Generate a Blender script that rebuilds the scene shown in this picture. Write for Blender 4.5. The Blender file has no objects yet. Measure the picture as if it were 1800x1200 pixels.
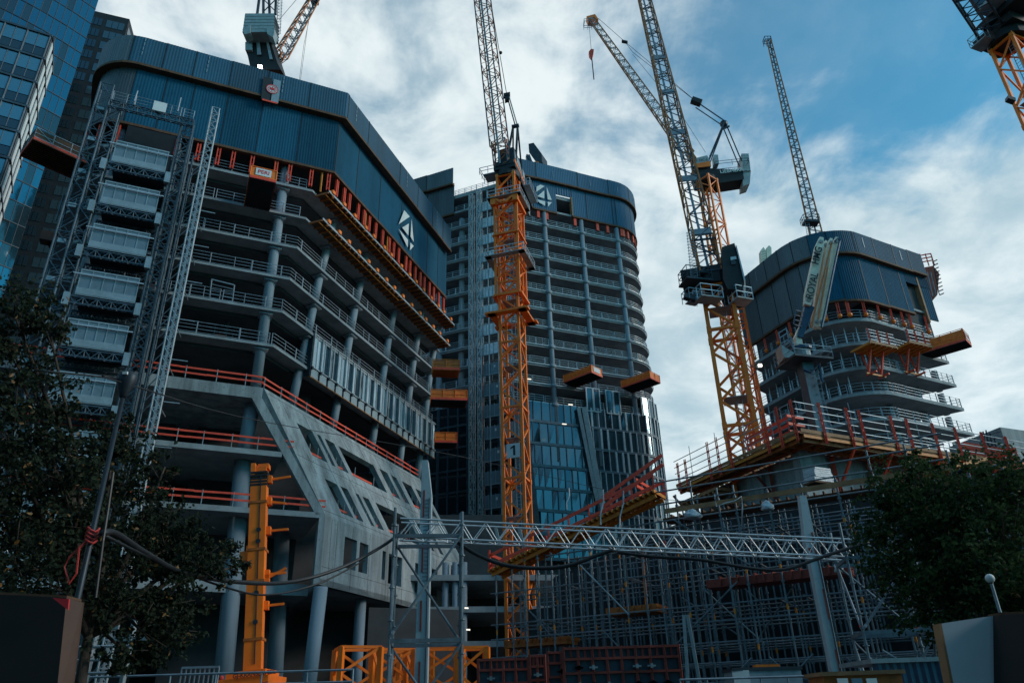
import bpy, math, random
from math import sin, cos, radians, pi, sqrt, atan2
from mathutils import Vector as V, Matrix
random.seed(7)
SC = bpy.context.scene
COL = SC.collection
# ------------------------------------------------------------------ camera model (surveyed from the photograph)
FPX, PITCH, ROLL, EYE = 1313.0, radians(26.6125), radians(1.66), V((0, 0, 1.7))
FW = V((0, cos(PITCH), sin(PITCH)))
R0 = V((1, 0, 0)); D0 = -R0.cross(FW)
RT = cos(ROLL)*R0 + sin(ROLL)*D0
DN = -sin(ROLL)*R0 + cos(ROLL)*D0
def ray(px, py): return ((px-900)*RT + (py-600)*DN + FPX*FW).normalized()
def at(px, py, Y):
    r = ray(px, py); return EYE + r*(Y/r.y)
def atz(px, py, z):
    r = ray(px, py); return EYE + r*((z-EYE.z)/r.z)
def dirz(deg): return V((sin(radians(deg)), cos(radians(deg)), 0))
def onpl(px, py, P, d):                     # vertical plane through P along horizontal d
    n = V((d.y, -d.x, 0)); r = ray(px, py)
    return EYE + r*(n.dot(V((P.x, P.y, 0))-V((EYE.x, EYE.y, 0)))/n.dot(r))
def v2(p, z): return V((p.x, p.y, z))
UP = V((0, 0, 1))
# ------------------------------------------------------------------ mesh builder
class MB:
    def __init__(s): s.v = []; s.f = []; s.n = []
    def add(s, vs, fs):
        s.n.append((len(s.v), len(s.f))); o = len(s.v); s.v.extend([tuple(a) for a in vs]); s.f.extend([tuple(i+o for i in f) for f in fs]); return s
    def hexa(s, p):
        return s.add(p, [(3,2,1,0),(4,5,6,7),(0,1,5,4),(1,2,6,5),(2,3,7,6),(3,0,4,7)])
    def bar(s, p, q, w, h=None, up=None):
        p = V(p); q = V(q); d = q-p
        if d.length < 1e-6: return s
        d.normalize(); h = w if h is None else h
        u = V(up) if up is not None else (UP if abs(d.z) < .95 else V((0.3, 1, 0)))
        x = d.cross(u).normalized()*(w/2); y = x.cross(d).normalized()*(h/2)
        return s.hexa([p-x-y, p+x-y, p+x+y, p-x+y, q-x-y, q+x-y, q+x+y, q-x+y])
    def tube(s, p, q, r, n=6, r2=None):
        p = V(p); q = V(q); d = (q-p).normalized(); r2 = r if r2 is None else r2
        x = d.orthogonal().normalized(); y = d.cross(x)
        c = [(x*cos(2*pi*i/n)+y*sin(2*pi*i/n)) for i in range(n)]
        vs = [p+a*r for a in c]+[q+a*r2 for a in c]
        return s.add(vs, [(i, (i+1) % n, n+(i+1) % n, n+i) for i in range(n)]+[tuple(range(n-1, -1, -1)), tuple(range(n, 2*n))])
    def path(s, pts, r, n=6):
        pts = [V(p) for p in pts]; m = len(pts); vs = []; fs = []
        for i, p in enumerate(pts):
            d = (pts[min(i+1, m-1)]-pts[max(i-1, 0)]).normalized()
            x = d.cross(UP if abs(d.z) < .95 else V((0, 1, 0))).normalized(); y = x.cross(d)
            vs += [p+(x*cos(2*pi*k/n)+y*sin(2*pi*k/n))*r for k in range(n)]
        for i in range(m-1):
            for k in range(n): fs.append((i*n+k, i*n+(k+1) % n, (i+1)*n+(k+1) % n, (i+1)*n+k))
        fs += [tuple(range(n-1, -1, -1)), tuple((m-1)*n+k for k in range(n))]
        return s.add(vs, fs)
    def box(s, c, x, y, z):                   # centre and three half-axis vectors
        c = V(c); x = V(x); y = V(y); z = V(z)
        return s.hexa([c-x-y-z, c+x-y-z, c+x+y-z, c-x+y-z, c-x-y+z, c+x-y+z, c+x+y+z, c-x+y+z])
    def prism(s, A, B):
        n = len(A)
        return s.add(list(A)+list(B), [(i, (i+1) % n, n+(i+1) % n, n+i) for i in range(n)]+[tuple(range(n-1, -1, -1)), tuple(range(n, 2*n))])
    def extr(s, poly, z0, z1): return s.prism([v2(p, z0) for p in poly], [v2(p, z1) for p in poly])
    def slabp(s, poly, n):                    # flat 3D polygon given a thickness vector
        return s.prism([V(p) for p in poly], [V(p)+V(n) for p in poly])
    def quad(s, a, b, c, d): return s.add([a, b, c, d], [(0, 1, 2, 3)])
    def ball(s, c, r, n=8, m=5):
        c = V(c); vs = [c+V((0, 0, -r))]
        for j in range(1, m):
            t = -pi/2+pi*j/m
            vs += [c+V((cos(2*pi*i/n)*cos(t), sin(2*pi*i/n)*cos(t), sin(t)))*r for i in range(n)]
        vs.append(c+V((0, 0, r))); e = len(vs)-1
        fs = [(0, 1+(i+1) % n, 1+i) for i in range(n)]+[(e, e-n+i, e-n+(i+1) % n) for i in range(n)]
        for j in range(m-2): fs += [(1+j*n+i, 1+j*n+(i+1) % n, 1+(j+1)*n+(i+1) % n, 1+(j+1)*n+i) for i in range(n)]
        return s.add(vs, fs)
    def build(s, name, mat, parent=None, smooth=False):
        me = bpy.data.meshes.new(name); me.from_pydata(s.v, [], s.f)
        if isinstance(mat, str): mat = MAT[mat]
        me.materials.append(mat)
        if smooth: me.shade_smooth()
        o = bpy.data.objects.new(name, me); COL.objects.link(o)
        if parent is not None:
            o.parent = parent; o.matrix_parent_inverse = INV[parent.name] if parent.name in INV else Matrix()
        return o
INV = {}
def split(mb, name, mat, parent, limit=100, each=1):     # every piece of the builder as a part of its own, the rest as stuff
    n = mb.n+[(len(mb.v), len(mb.f))]; k = min(limit*each, len(mb.n))
    for i in range(0, k, each):
        e = min(i+each, len(mb.n)); q = MB(); v0, f0 = n[i]; v1, f1 = n[e]; q.v = mb.v[v0:v1]; q.f = [tuple(j-v0 for j in f) for f in mb.f[f0:f1]]; q.build(name, mat, parent)
    if k < len(mb.n):
        q = MB(); v0, f0 = n[k]; q.v = mb.v[v0:]; q.f = [tuple(j-v0 for j in f) for f in mb.f[f0:]]; tag(q.build(name, mat, parent), kind='stuff')
def tag(o, label=None, cat=None, group=None, kind=None):
    if label: o['label'] = label
    if cat: o['category'] = cat
    if group: o['group'] = group
    if kind: o['kind'] = kind
    return o
def thing(name, label, cat, loc=(0, 0, 0), group=None):
    o = bpy.data.objects.new(name, None); COL.objects.link(o); o.location = loc
    o.empty_display_size = .3
    INV[o.name] = Matrix.Translation(-V(loc))
    return tag(o, label, cat, group)
def copy_tree(o, delta, label=None, parent=None):
    c = o.copy(); COL.objects.link(c)
    if parent is None:
        c.location = o.location+V(delta)
        if label: c['label'] = label
    else: c.parent = parent
    for ch in list(o.children): copy_tree(ch, delta, None, c)
    return c
# ------------------------------------------------------------------ materials
MAT = {}
def mat(name, col, rough=.7, metal=0., var=.25, scale=1.2, bump=0., spec=.5, dirt=0., streak=False, col2=None, bscale=None, rand=0.):
    m = bpy.data.materials.new(name); m.use_nodes = True; nt = m.node_tree; N = nt.nodes; L = nt.links
    b = N['Principled BSDF']; b.inputs['Roughness'].default_value = rough; b.inputs['Metallic'].default_value = metal
    b.inputs['Specular IOR Level'].default_value = spec
    tc = N.new('ShaderNodeTexCoord'); mp = N.new('ShaderNodeMapping'); L.new(tc.outputs['Object'], mp.inputs[0])
    if streak: mp.inputs['Scale'].default_value = (1, 1, .12)
    n = N.new('ShaderNodeTexNoise'); n.inputs['Scale'].default_value = scale; n.inputs['Detail'].default_value = 7; n.inputs['Roughness'].default_value = .65
    L.new(mp.outputs[0], n.inputs['Vector'])
    r = N.new('ShaderNodeValToRGB'); c2 = col2 or [c*(1-var) for c in col]; c1 = [min(1, c*(1+var*.6)) for c in col]
    r.color_ramp.elements[0].position = .33; r.color_ramp.elements[0].color = (*c2, 1)
    r.color_ramp.elements[1].position = .68; r.color_ramp.elements[1].color = (*c1, 1)
    L.new(n.outputs[0], r.inputs[0]); out = r.outputs[0]
    if dirt:
        n2 = N.new('ShaderNodeTexNoise'); n2.inputs['Scale'].default_value = scale*5; n2.inputs['Detail'].default_value = 5
        L.new(tc.outputs['Object'], n2.inputs['Vector'])
        r2 = N.new('ShaderNodeValToRGB'); r2.color_ramp.elements[0].position = .55; r2.color_ramp.elements[1].position = .75
        r2.color_ramp.elements[1].color = (dirt, dirt, dirt, 1); L.new(n2.outputs[0], r2.inputs[0])
        mx = N.new('ShaderNodeMix'); mx.data_type = 'RGBA'; mx.inputs[7].default_value = (*[c*.35 for c in col], 1)
        L.new(r2.outputs[0], mx.inputs[0]); L.new(out, mx.inputs[6]); out = mx.outputs[2]
    if rand:                                   # every panel of a batch has faded a little differently
        oi = N.new('ShaderNodeObjectInfo'); mr = N.new('ShaderNodeMapRange'); L.new(oi.outputs['Random'], mr.inputs[0]); mr.inputs[3].default_value = 1-rand; mr.inputs[4].default_value = 1+rand
        hv = N.new('ShaderNodeHueSaturation'); L.new(mr.outputs[0], hv.inputs['Value']); L.new(out, hv.inputs['Color']); out = hv.outputs[0]
    L.new(out, b.inputs['Base Color'])
    if bump:
        n3 = N.new('ShaderNodeTexNoise'); n3.inputs['Scale'].default_value = bscale or scale*8; n3.inputs['Detail'].default_value = 4
        L.new(tc.outputs['Object'], n3.inputs['Vector'])
        bp = N.new('ShaderNodeBump'); bp.inputs['Strength'].default_value = bump; bp.inputs['Distance'].default_value = .05
        L.new(n3.outputs[0], bp.inputs['Height']); L.new(bp.outputs[0], b.inputs['Normal'])
    MAT[name] = m; return m
def glow(name, col, s):
    m = bpy.data.materials.new(name); m.use_nodes = True; b = m.node_tree.nodes['Principled BSDF']
    b.inputs['Base Color'].default_value = (*col, 1); b.inputs['Emission Color'].default_value = (*col, 1); b.inputs['Emission Strength'].default_value = s
    MAT[name] = m
mat('concrete', (.29, .33, .345), .85, 0, .5, .9, .25, dirt=.55, streak=True)
mat('slab_concrete', (.27, .31, .33), .85, 0, .3, .5, .15, dirt=.3)
mat('core_concrete', (.060, .066, .072), .9, 0, .35, .3, .1)  # near-black: shade of the bare interiors is put into this colour
mat('column_concrete', (.22, .28, .33), .7, 0, .3, .6, .1, streak=True)
mat('cladding', (.010, .085, .150), .75, 0, .3, .22, 0, dirt=.3, spec=.12, rand=.16, streak=True)
mat('cladding_upper', (.009, .076, .135), .75, 0, .3, .25, 0, dirt=.3, rand=.16, streak=True)
mat('cladding_grey', (.085, .112, .13), .42, .3, .3, .3, 0, dirt=.3, rand=.25, streak=True)
mat('ct_cladding', (.008, .098, .185), .7, 0, .25, .2, 0, dirt=.25, rand=.14, streak=True)
mat('timber', (.11, .055, .028), .8, 0, .4, 1.5, .1)
mat('ply', (.33, .17, .08), .75, 0, .4, 1.2, .05)
mat('orange', (.98, .19, .006), .5, 0, .18, .8, .02, dirt=.25)
mat('orange_dark', (.42, .115, .015), .6, 0, .35, 1.5, .02, dirt=.5)
mat('yellow', (.66, .215, .02), .6, 0, .3, 2, .02, dirt=.4)
mat('red', (.82, .075, .03), .55, 0, .25, 1.2, .02, dirt=.4)
mat('red_dark', (.26, .045, .03), .7, 0, .4, 1.5, .03, dirt=.5)
mat('galv', (.34, .40, .43), .45, .5, .25, 2, .02, dirt=.3)
mat('galv_light', (.55, .60, .63), .4, .45, .2, 2, .02, dirt=.3)
mat('scaffold_steel', (.16, .21, .245), .5, .4, .35, 1.5, .02, dirt=.5)
mat('hoist_steel', (.070, .115, .148), .5, .4, .3, 1, 0, dirt=.3)
mat('post_paint', (.42, .50, .54), .5, 0, .2, .8, .02, dirt=.35, streak=True)
mat('rail_steel', (.26, .33, .38), .5, .4, .3, 1, 0, dirt=.3)
mat('dark_steel', (.030, .045, .06), .5, .4, .4, 1, .02, dirt=.3)
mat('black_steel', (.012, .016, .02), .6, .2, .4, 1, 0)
mat('grey_paint', (.32, .37, .39), .5, 0, .25, 1.2, .02, dirt=.4)
mat('white_paint', (.62, .62, .58), .5, 0, .15, 1, .02, dirt=.4)
mat('boom_white', (.86, .76, .60), .45, 0, .15, .8, .02, dirt=.35)
mat('blue_steel', (.02, .07, .13), .45, .2, .3, 1, 0, dirt=.3)
mat('lattice_rust', (.52, .15, .04), .6, .1, .4, .9, 0, dirt=.5)
mat('lattice_dark', (.05, .085, .115), .5, .4, .4, 1, 0, dirt=.3)
mat('mesh_panel', (.155, .235, .285), .55, .3, .15, 1, 0, dirt=.25)
mat('mesh_frame', (.27, .35, .39), .5, .3, .2, 1, 0, dirt=.3)
mat('hoist_panel', (.62, .68, .72), .45, .4, .35, .6, .02, dirt=.4)
mat('black_rubber', (.012, .016, .02), .5, 0, .3, 3)
mat('plastic_wrap', (.42, .50, .56), .3, 0, .25, 3, .4)
mat('asphalt', (.045, .045, .048), .9, 0, .3, 2, .1)
mat('leaf', (.018, .032, .022), .8, 0, .5, .9, 0, spec=.15, col2=(.006, .014, .011))  # dark because shade from the surroundings is put into the leaf colour
mat('leaf_green', (.038, .082, .030), .8, 0, .5, .8, 0, spec=.15, col2=(.008, .022, .012))
mat('leaf_rust', (.16, .085, .02), .6, 0, .4, 2)
mat('bark', (.05, .04, .032), .9, 0, .4, 4, .3)
mat('board_brown', (.065, .030, .019), .7, 0, .3, 1, .05, dirt=.3)
mat('board_dark', (.012, .011, .011), .8, 0, .3, 1)
mat('sign_white', (.52, .58, .63), .45, 0, .18, .45, .02)
mat('sign_blue', (.10, .20, .27), .45, 0, .2, .5)
mat('logo_white', (.66, .70, .70), .6, 0, .1, 1)
mat('logo_red', (.55, .02, .03), .6, 0, .1, 1)
mat('letter_black', (.015, .016, .02), .6, 0, .1, 1)
mat('letter_red', (.55, .04, .05), .6, 0, .1, 1)
mat('gate_orange', (.85, .19, .015), .6, 0, .25, 2, 0, dirt=.3)
mat('tape_red', (.55, .05, .04), .6, 0, .2, 2)
glow('lamp_glow', (1, .93, .8), 5)
glow('tube_glow', (1, .9, .75), 1.0)
def glassmat(name, col, metal, rough=.06):
    m = bpy.data.materials.new(name); m.use_nodes = True; nt = m.node_tree; b = nt.nodes['Principled BSDF']
    b.inputs['Base Color'].default_value = (*col, 1); b.inputs['Metallic'].default_value = metal
    b.inputs['Roughness'].default_value = rough; b.inputs['Specular IOR Level'].default_value = .8
    tc = nt.nodes.new('ShaderNodeTexCoord'); n = nt.nodes.new('ShaderNodeTexNoise'); n.inputs['Scale'].default_value = .35; n.inputs['Detail'].default_value = 3
    bp = nt.nodes.new('ShaderNodeBump'); bp.inputs['Strength'].default_value = .05; bp.inputs['Distance'].default_value = .25
    nt.links.new(tc.outputs['Object'], n.inputs['Vector']); nt.links.new(n.outputs[0], bp.inputs['Height']); nt.links.new(bp.outputs[0], b.inputs['Normal'])
    MAT[name] = m
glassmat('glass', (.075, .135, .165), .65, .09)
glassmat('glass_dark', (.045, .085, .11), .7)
glassmat('glass_light', (.46, .60, .68), .35, .22)
glassmat('glass_blue', (.035, .15, .225), .8)
glassmat('glass_green', (.11, .27, .34), .75)
for ln, c1, c2 in (('leaf', (.010, .019, .014), (.034, .052, .030)), ('leaf_green', (.014, .036, .016), (.052, .098, .036))):   # each leaf its own tone, surrounding shade put into 'leaf', a little light through it
    nt = MAT[ln].node_tree; N = nt.nodes; L = nt.links; b = N['Principled BSDF']
    ge = N.new('ShaderNodeNewGeometry'); rr = N.new('ShaderNodeValToRGB'); rr.color_ramp.elements[0].color = (*c1, 1); rr.color_ramp.elements[1].color = (*c2, 1)
    L.new(ge.outputs['Random Per Island'], rr.inputs[0])
    for l in list(b.inputs['Base Color'].links): L.remove(l)
    L.new(rr.outputs[0], b.inputs['Base Color']); tr_ = N.new('ShaderNodeBsdfTranslucent'); L.new(rr.outputs[0], tr_.inputs[0])
    ms = N.new('ShaderNodeMixShader'); ms.inputs[0].default_value = .35; L.new(b.outputs[0], ms.inputs[1]); L.new(tr_.outputs[0], ms.inputs[2]); L.new(ms.outputs[0], N['Material Output'].inputs[0])
# ------------------------------------------------------------------ shape helpers
def offs(poly, d):                            # offset an open polyline to its right side by d (2D, mitred)
    n = len(poly); out = []
    for i in range(n):
        ns = []
        if i > 0: a = poly[i]-poly[i-1]; ns.append(V((a.y, -a.x, 0)).normalized())
        if i < n-1: a = poly[i+1]-poly[i]; ns.append(V((a.y, -a.x, 0)).normalized())
        if len(ns) == 2:
            m = (ns[0]+ns[1]).normalized(); k = d/max(.3, m.dot(ns[0]))
        else: m = ns[0]; k = d
        out.append(V((poly[i].x+m.x*k, poly[i].y+m.y*k, 0)))
    return out
def arc(p, d, r, turn, n=8):                  # points of an arc from p heading d, turning by `turn` degrees (+ = right)
    s = 1 if turn > 0 else -1; c = p+V((d.y, -d.x, 0))*r*s; a = p-c; out = []
    for i in range(1, n+1):
        t = -radians(turn)*i/n; out.append(V((c.x+a.x*cos(t)-a.y*sin(t), c.y+a.x*sin(t)+a.y*cos(t), 0)))
    return out
def rot(d, deg): t = -radians(deg); return V((d.x*cos(t)-d.y*sin(t), d.x*sin(t)+d.y*cos(t), 0))
def plen(poly): return sum((poly[i+1]-poly[i]).length for i in range(len(poly)-1))
def palong(poly, s):
    for i in range(len(poly)-1):
        L = (poly[i+1]-poly[i]).length
        if s <= L or i == len(poly)-2: d = (poly[i+1]-poly[i])/L; return poly[i]+d*s, d
        s -= L
def cut(poly, s0, s1):                        # the piece of a polyline between two lengths
    out = [palong(poly, s0)[0]]; acc = 0
    for i in range(len(poly)-1):
        acc += (poly[i+1]-poly[i]).length
        if s0+.02 < acc < s1-.02: out.append(poly[i+1])
    out.append(palong(poly, s1)[0]); return out
def corr(mb, poly, z0, z1, pitch=.3, amp=.05, th=.12, zt=0.):   # corrugated sheet panel standing on a polyline; outside = right
    L = plen(poly); n = max(2, int(L/pitch)*2); front = []; back = []
    inn = offs(poly, -th)
    for i in range(n+1):
        s = L*i/n; p, d = palong(poly, s); nr = V((d.y, -d.x, 0))
        front.append(p+nr*(amp if (i//1) % 2 else 0)); back.append(p-nr*th)
    A = front+back[::-1]
    o = len(mb.v); m = len(A)
    mb.v.extend([(p.x, p.y, z0) for p in A]+[(p.x, p.y, z1) for p in A])
    mb.f.extend([(o+i, o+(i+1) % m, o+m+(i+1) % m, o+m+i) for i in range(m)])
    for i in range(n):
        a, b, c, d2 = i, i+1, m-2-i, m-1-i
        mb.f.append((o+a, o+d2, o+c, o+b)); mb.f.append((o+m+a, o+m+b, o+m+c, o+m+d2))
def strip(mb, poly, z0, z1, d0, d1):          # band along a polyline from offset d0 to d1
    A = offs(poly, d0); B = offs(poly, d1)
    for i in range(len(poly)-1):
        mb.hexa([v2(A[i], z0), v2(A[i+1], z0), v2(B[i+1], z0), v2(B[i], z0), v2(A[i], z1), v2(A[i+1], z1), v2(B[i+1], z1), v2(B[i], z1)])
def railing(mb, poly, z, h=1.15, n=4, sp=2.4, w=.045, gap=.0, seg=None):   # steel guard rail with posts
    L = plen(poly); s = .1
    while s < L-.4:
        l = min((seg or sp)*random.uniform(.8, 1.25), L-s-.05)
        pc = cut(poly, s, s+l); dz = random.uniform(-.02, .03)
        for k in range(n):
            zz = z+dz+.12+(h-.12)*k/(n-1)
            for i in range(len(pc)-1): mb.bar(v2(pc[i], zz), v2(pc[i+1], zz), w*.8)
        for q in (pc[0], pc[-1]): mb.bar(v2(q, z), v2(q, z+h+dz+.04), w*1.3)
        if l > 1.6 and random.random() < .7:
            q = palong(poly, s+l*random.uniform(.35, .65))[0]; mb.bar(v2(q, z), v2(q, z+h+dz), w)
        s += l+random.choice((.03, .06, .1, .25))
def boards(mb, pm, poly, z, h=(.55, 1.05), sp=2.2, w=.16):      # red guard boards on grey posts
    L = plen(poly)
    for hh in h:
        s = 0.
        while s < L-.3:
            l = min(random.uniform(2.5, 4.4), L-s); pc = cut(poly, s, s+l); o = random.uniform(-.03, .03)
            for i in range(len(pc)-1): mb.bar(v2(pc[i], z+hh+o), v2(pc[i+1], z+hh+random.uniform(-.02, .02)), .04, w)
            s += l
    s = .3
    while s < L:
        p = palong(poly, s)[0]; pm.bar(v2(p, z-.1), v2(p, z+h[-1]+.15), .06); s += sp*random.uniform(.85, 1.15)
def lattice(ch, br, p, q, u, v, n, cw, bw, tri=False, taper=1., zig=True, ladder=None):   # lattice beam between p and q with half-axes u, v
    p = V(p); q = V(q); u = V(u); v = V(v)
    cs = [(-1, -1), (1, -1), (1, 1), (-1, 1)] if not tri else [(-1, -1), (1, -1), (0, 1)]
    m = len(cs)
    def P(i, k):
        t = i/n; s = 1+(taper-1)*t; c = cs[k % m]; return p.lerp(q, t)+u*c[0]*s+v*c[1]*s
    for k in range(m): ch.bar(P(0, k), P(n, k), cw)
    for i in range(n):
        for k in range(m):
            if zig:
                if i % 2: br.bar(P(i, k), P(i+1, k+1), bw)
                else: br.bar(P(i, k+1), P(i+1, k), bw)
            else:
                br.bar(P(i, k), P(i+1, k+1), bw); 
            if (i % 2 == 0) or not zig: br.bar(P(i, k), P(i, k+1), bw)
    for k in range(m): br.bar(P(n, k), P(n, k+1), bw)
def holed(mb, f, us, vs, holes, nrm):         # wall over a (u,v) patch with rectangular holes and thickness
    us = sorted(set(us)); vs = sorted(set(vs)); nu = len(us)-1; nv = len(vs)-1
    def hole(i, j):
        if i < 0 or j < 0 or i >= nu or j >= nv: return True
        a = (us[i]+us[i+1])/2; b = (vs[j]+vs[j+1])/2
        return any(h[0] < a < h[1] and h[2] < b < h[3] for h in holes)
    for i in range(nu):
        for j in range(nv):
            if hole(i, j): continue
            c = [f(us[i], vs[j]), f(us[i+1], vs[j]), f(us[i+1], vs[j+1]), f(us[i], vs[j+1])]; b = [x-nrm for x in c]
            mb.quad(*c); mb.quad(b[3], b[2], b[1], b[0])
            if hole(i-1, j): mb.quad(c[3], b[3], b[0], c[0])
            if hole(i+1, j): mb.quad(c[1], b[1], b[2], c[2])
            if hole(i, j-1): mb.quad(c[0], b[0], b[1], c[1])
            if hole(i, j+1): mb.quad(c[2], b[2], b[3], c[3])
def text(s, name, m, parent, org, xd, yd, size, depth=.01, align='CENTER', bold=0.):
    cu = bpy.data.curves.new(name, 'FONT'); cu.body = s; cu.size = size; cu.align_x = align; cu.align_y = 'CENTER'; cu.extrude = depth; cu.offset = bold
    t = bpy.data.objects.new(name, cu); COL.objects.link(t)
    bpy.context.view_layer.update()
    me = bpy.data.meshes.new_from_object(t.evaluated_get(bpy.context.evaluated_depsgraph_get())); bpy.data.objects.remove(t)
    xd = V(xd).normalized(); yd = (V(yd)-xd*V(yd).dot(xd)).normalized(); zd = xd.cross(yd); org = V(org)
    for v in me.vertices: c = v.co.copy(); v.co = org+xd*c.x+yd*c.y+zd*c.z
    me.materials.clear(); me.materials.append(MAT[m]); me.name = name
    o = bpy.data.objects.new(name, me); COL.objects.link(o); o.parent = parent; o.matrix_parent_inverse = INV[parent.name]
    return o
def platform(name, label, base, out, side, L, W, group, sign=None, mt='orange', rail=1.1, deckm='black_steel', side_m='gate_orange'):   # cantilever loading platform
    out = V(out).normalized(); side = V(side).normalized(); base = V(base)
    t = thing(name, label, 'loading platform', base, group)
    m = MB(); m.box(base+out*L/2-UP*.12, out*L/2, side*W/2, UP*.06); k = int(W/.28)
    for i in range(k+1):
        c = base+side*(-W/2+W*i/k); m.bar(c-UP*.24, c+out*L-UP*.24, .06, .14)
    m.build('deck', deckm, t)
    m = MB()
    for s in (-1, 1): m.bar(base+side*s*W/2-UP*.1, base+side*s*W/2+out*L-UP*.1, .1, .26)
    m.bar(base+out*L-side*W/2-UP*.1, base+out*L+side*W/2-UP*.1, .1, .26); m.build('edge_beam', 'red', t)
    for s in (-1, 1):
        a = base+side*s*W/2; m = MB(); n = max(2, int(L/1.3))
        for i in range(n+1): m.bar(a+out*L*i/n, a+out*L*i/n+UP*rail, .08)
        for h in (.08, .5, rail): m.bar(a+UP*h, a+out*L+UP*h, .06)
        m.bar(a+out*(L*(n-1)/n)+UP*.1, a+out*L+UP*rail, .05)
        f = m.build('side_rail', mt, t)
        m = MB(); m.box(a+out*L/2+UP*rail*.5-side*s*.03, out*L/2, side*.008, UP*rail*.42); m.build('infill_panel', side_m, f)
    m = MB(); a = base+out*L-side*W/2; b = base+out*L+side*W/2
    for i in range(3): m.bar(a.lerp(b, i/2), a.lerp(b, i/2)+UP*rail, .08)
    for h in (.08, rail): m.bar(a+UP*h, b+UP*h, .07)
    f = m.build('front_gate', mt, t)
    m = MB(); m.box((a+b)/2+UP*rail*.5-out*.03, side*W/2, out*.008, UP*rail*.42); m.build('infill_panel', side_m, f)
    if sign:
        c = (a+b)/2+UP*rail*.52+out*.05; m = MB(); m.box(c, side*W*.3, out*.01, UP*rail*.36); pl = m.build('sign_plate', 'logo_white', t)
        text(sign, 'lettering', 'letter_red', t, c+out*.02, side if side.cross(UP).dot(out) > 0 else -side, UP, rail*.52, .004, bold=.012)
    return t
# ================================================================== LEFT BUILDING (shell of a tower with a concrete podium)
dA = dirz(65.99); dB = dirz(19.09); nA = V((dA.y, -dA.x, 0)); nB = V((dB.y, -dB.x, 0))
P0 = at(562, 1027, 62.5)
def cA(px, py): return onpl(px, py, P0, dA)
LBF = {}                                       # slab corners from top to bottom
for k, p in enumerate([(550, 333), (538, 383), (523, 434), (510, 490), (497, 548), (481, 609)]): LBF[k] = cA(*p)
zS = [50.1, 46.6, 43.0, 39.4, 35.8, 32.2]
for k in range(6): LBF[k] = v2(LBF[k], zS[k])
cBeam = cA(466, 665); cBeam = v2(cBeam, 27.9); cKink = cA(572, 905); cBase = cA(562, 1027)
aL = cA(258, 82); AL = P0+dA*((aL-P0).dot(dA)); AL.z = 0     # left end of the straight front
def tB(c, px, py): return (onpl(px, py, c, dB)-v2(c, 0)).dot(dB)
def lbpoly(c, t, left=True):
    c = V((c.x, c.y, 0)); p = [V((c.x, c.y, 0))+dB*t, c, V((AL.x, AL.y, 0))]
    if left: p = p+arc(p[-1], -dA, 3.6, 85, 8); p.append(p[-1]+rot(-dA, 85)*14)
    return p[::-1]                             # left to right: outside is on the right-hand side
def closed(poly, depth=26): return poly+[poly[-1]+rot(dB, -75)*depth*.9, poly[0]+rot(-dA, 90)*6]
tEnd = [tB(LBF[0], 781, 545), tB(LBF[1], 773, 598), tB(LBF[2], 766, 652), tB(LBF[3], 761, 699), tB(LBF[4], 761, 745), tB(LBF[5], 760, 798)]
LBT = thing('tower_shell', 'wide unfinished concrete tower at left under dark blue screens, on a podium with slanted openings', 'building', (-20, 62, 0))
for k in range(6):
    pl = lbpoly(LBF[k], tEnd[k]); z = zS[k]
    s = MB().extr(closed(offs(pl, -.02)), z-.24, z).build('floor_slab', 'slab_concrete', LBT)
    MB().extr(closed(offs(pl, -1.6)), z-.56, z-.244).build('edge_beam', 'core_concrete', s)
    if k >= 1 or True:
        m = MB(); e = offs(pl, -.12); Lp = plen(e)
        if k >= 2: railing(m, e[::1], z, sp=3.0)
        else: railing(m, cut(e, 0, Lp-tEnd[k]-.5), z, sp=3.0)
        m.build('guard_rail', 'rail_steel', LBT)
# columns of the tower floors
colsB = []
for (px, py, k) in [(563, 472, 2), (626.7, 500, 2), (686, 540, 2), (729, 575, 2), (757, 605, 2)]:
    colsB.append(max(.8, tB(LBF[2]+rot(dB, -90)*.9, px, py)))
lev = [(52.9, LBF[0])]+[(zS[k], LBF[k]) for k in range(6)]+[(27.9, cBeam)]
for t in colsB:
    m = MB()
    for i in range(len(lev)-1):
        (z1, c1), (z0, c0) = lev[i], lev[i+1]
        a = v2(c1, z1)+dB*t-nB*.85; b = v2(c0, z0)+dB*t-nB*.85
        m.tube(b, a, .41, 14)
        if i < 6: m.box(v2(a, z1-.38), dB*.6, nB*.6, UP*.06)
    m.build('column', 'column_concrete', LBT, True)
q = onpl(502, 300, P0-nA*.9, dA); 
for dx in (0, -15.2):
    m = MB(); b = V((q.x, q.y, 0))+dA*dx
    m.tube(v2(b, 27.9), v2(b, 52.9), .46, 16)
    for z in zS: m.box(v2(b, z-.4), dA*.62, nA*.62, UP*.07)
    m.build('column', 'column_concrete', LBT, True)
for (px0, py0, px1, py1, off, r) in [(430, 790, 445, 705, 1.6, .62), (395, 1163, 427, 813, 2.2, .72), (484, 1170, 497, 920, 6.5, .66)]:
    a = onpl(px0, py0, P0-nA*off, dA); b = onpl(px1, py1, P0-nA*off, dA); a2 = a+(a-b)*((a.z-0)/(b.z-a.z)) if off > 2 else a+(a-b)*((a.z-22.3)/(b.z-a.z))
    MB().tube(a2, b+(b-a)*.02, r, 16).build('column', 'column_concrete', LBT, True)
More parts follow.
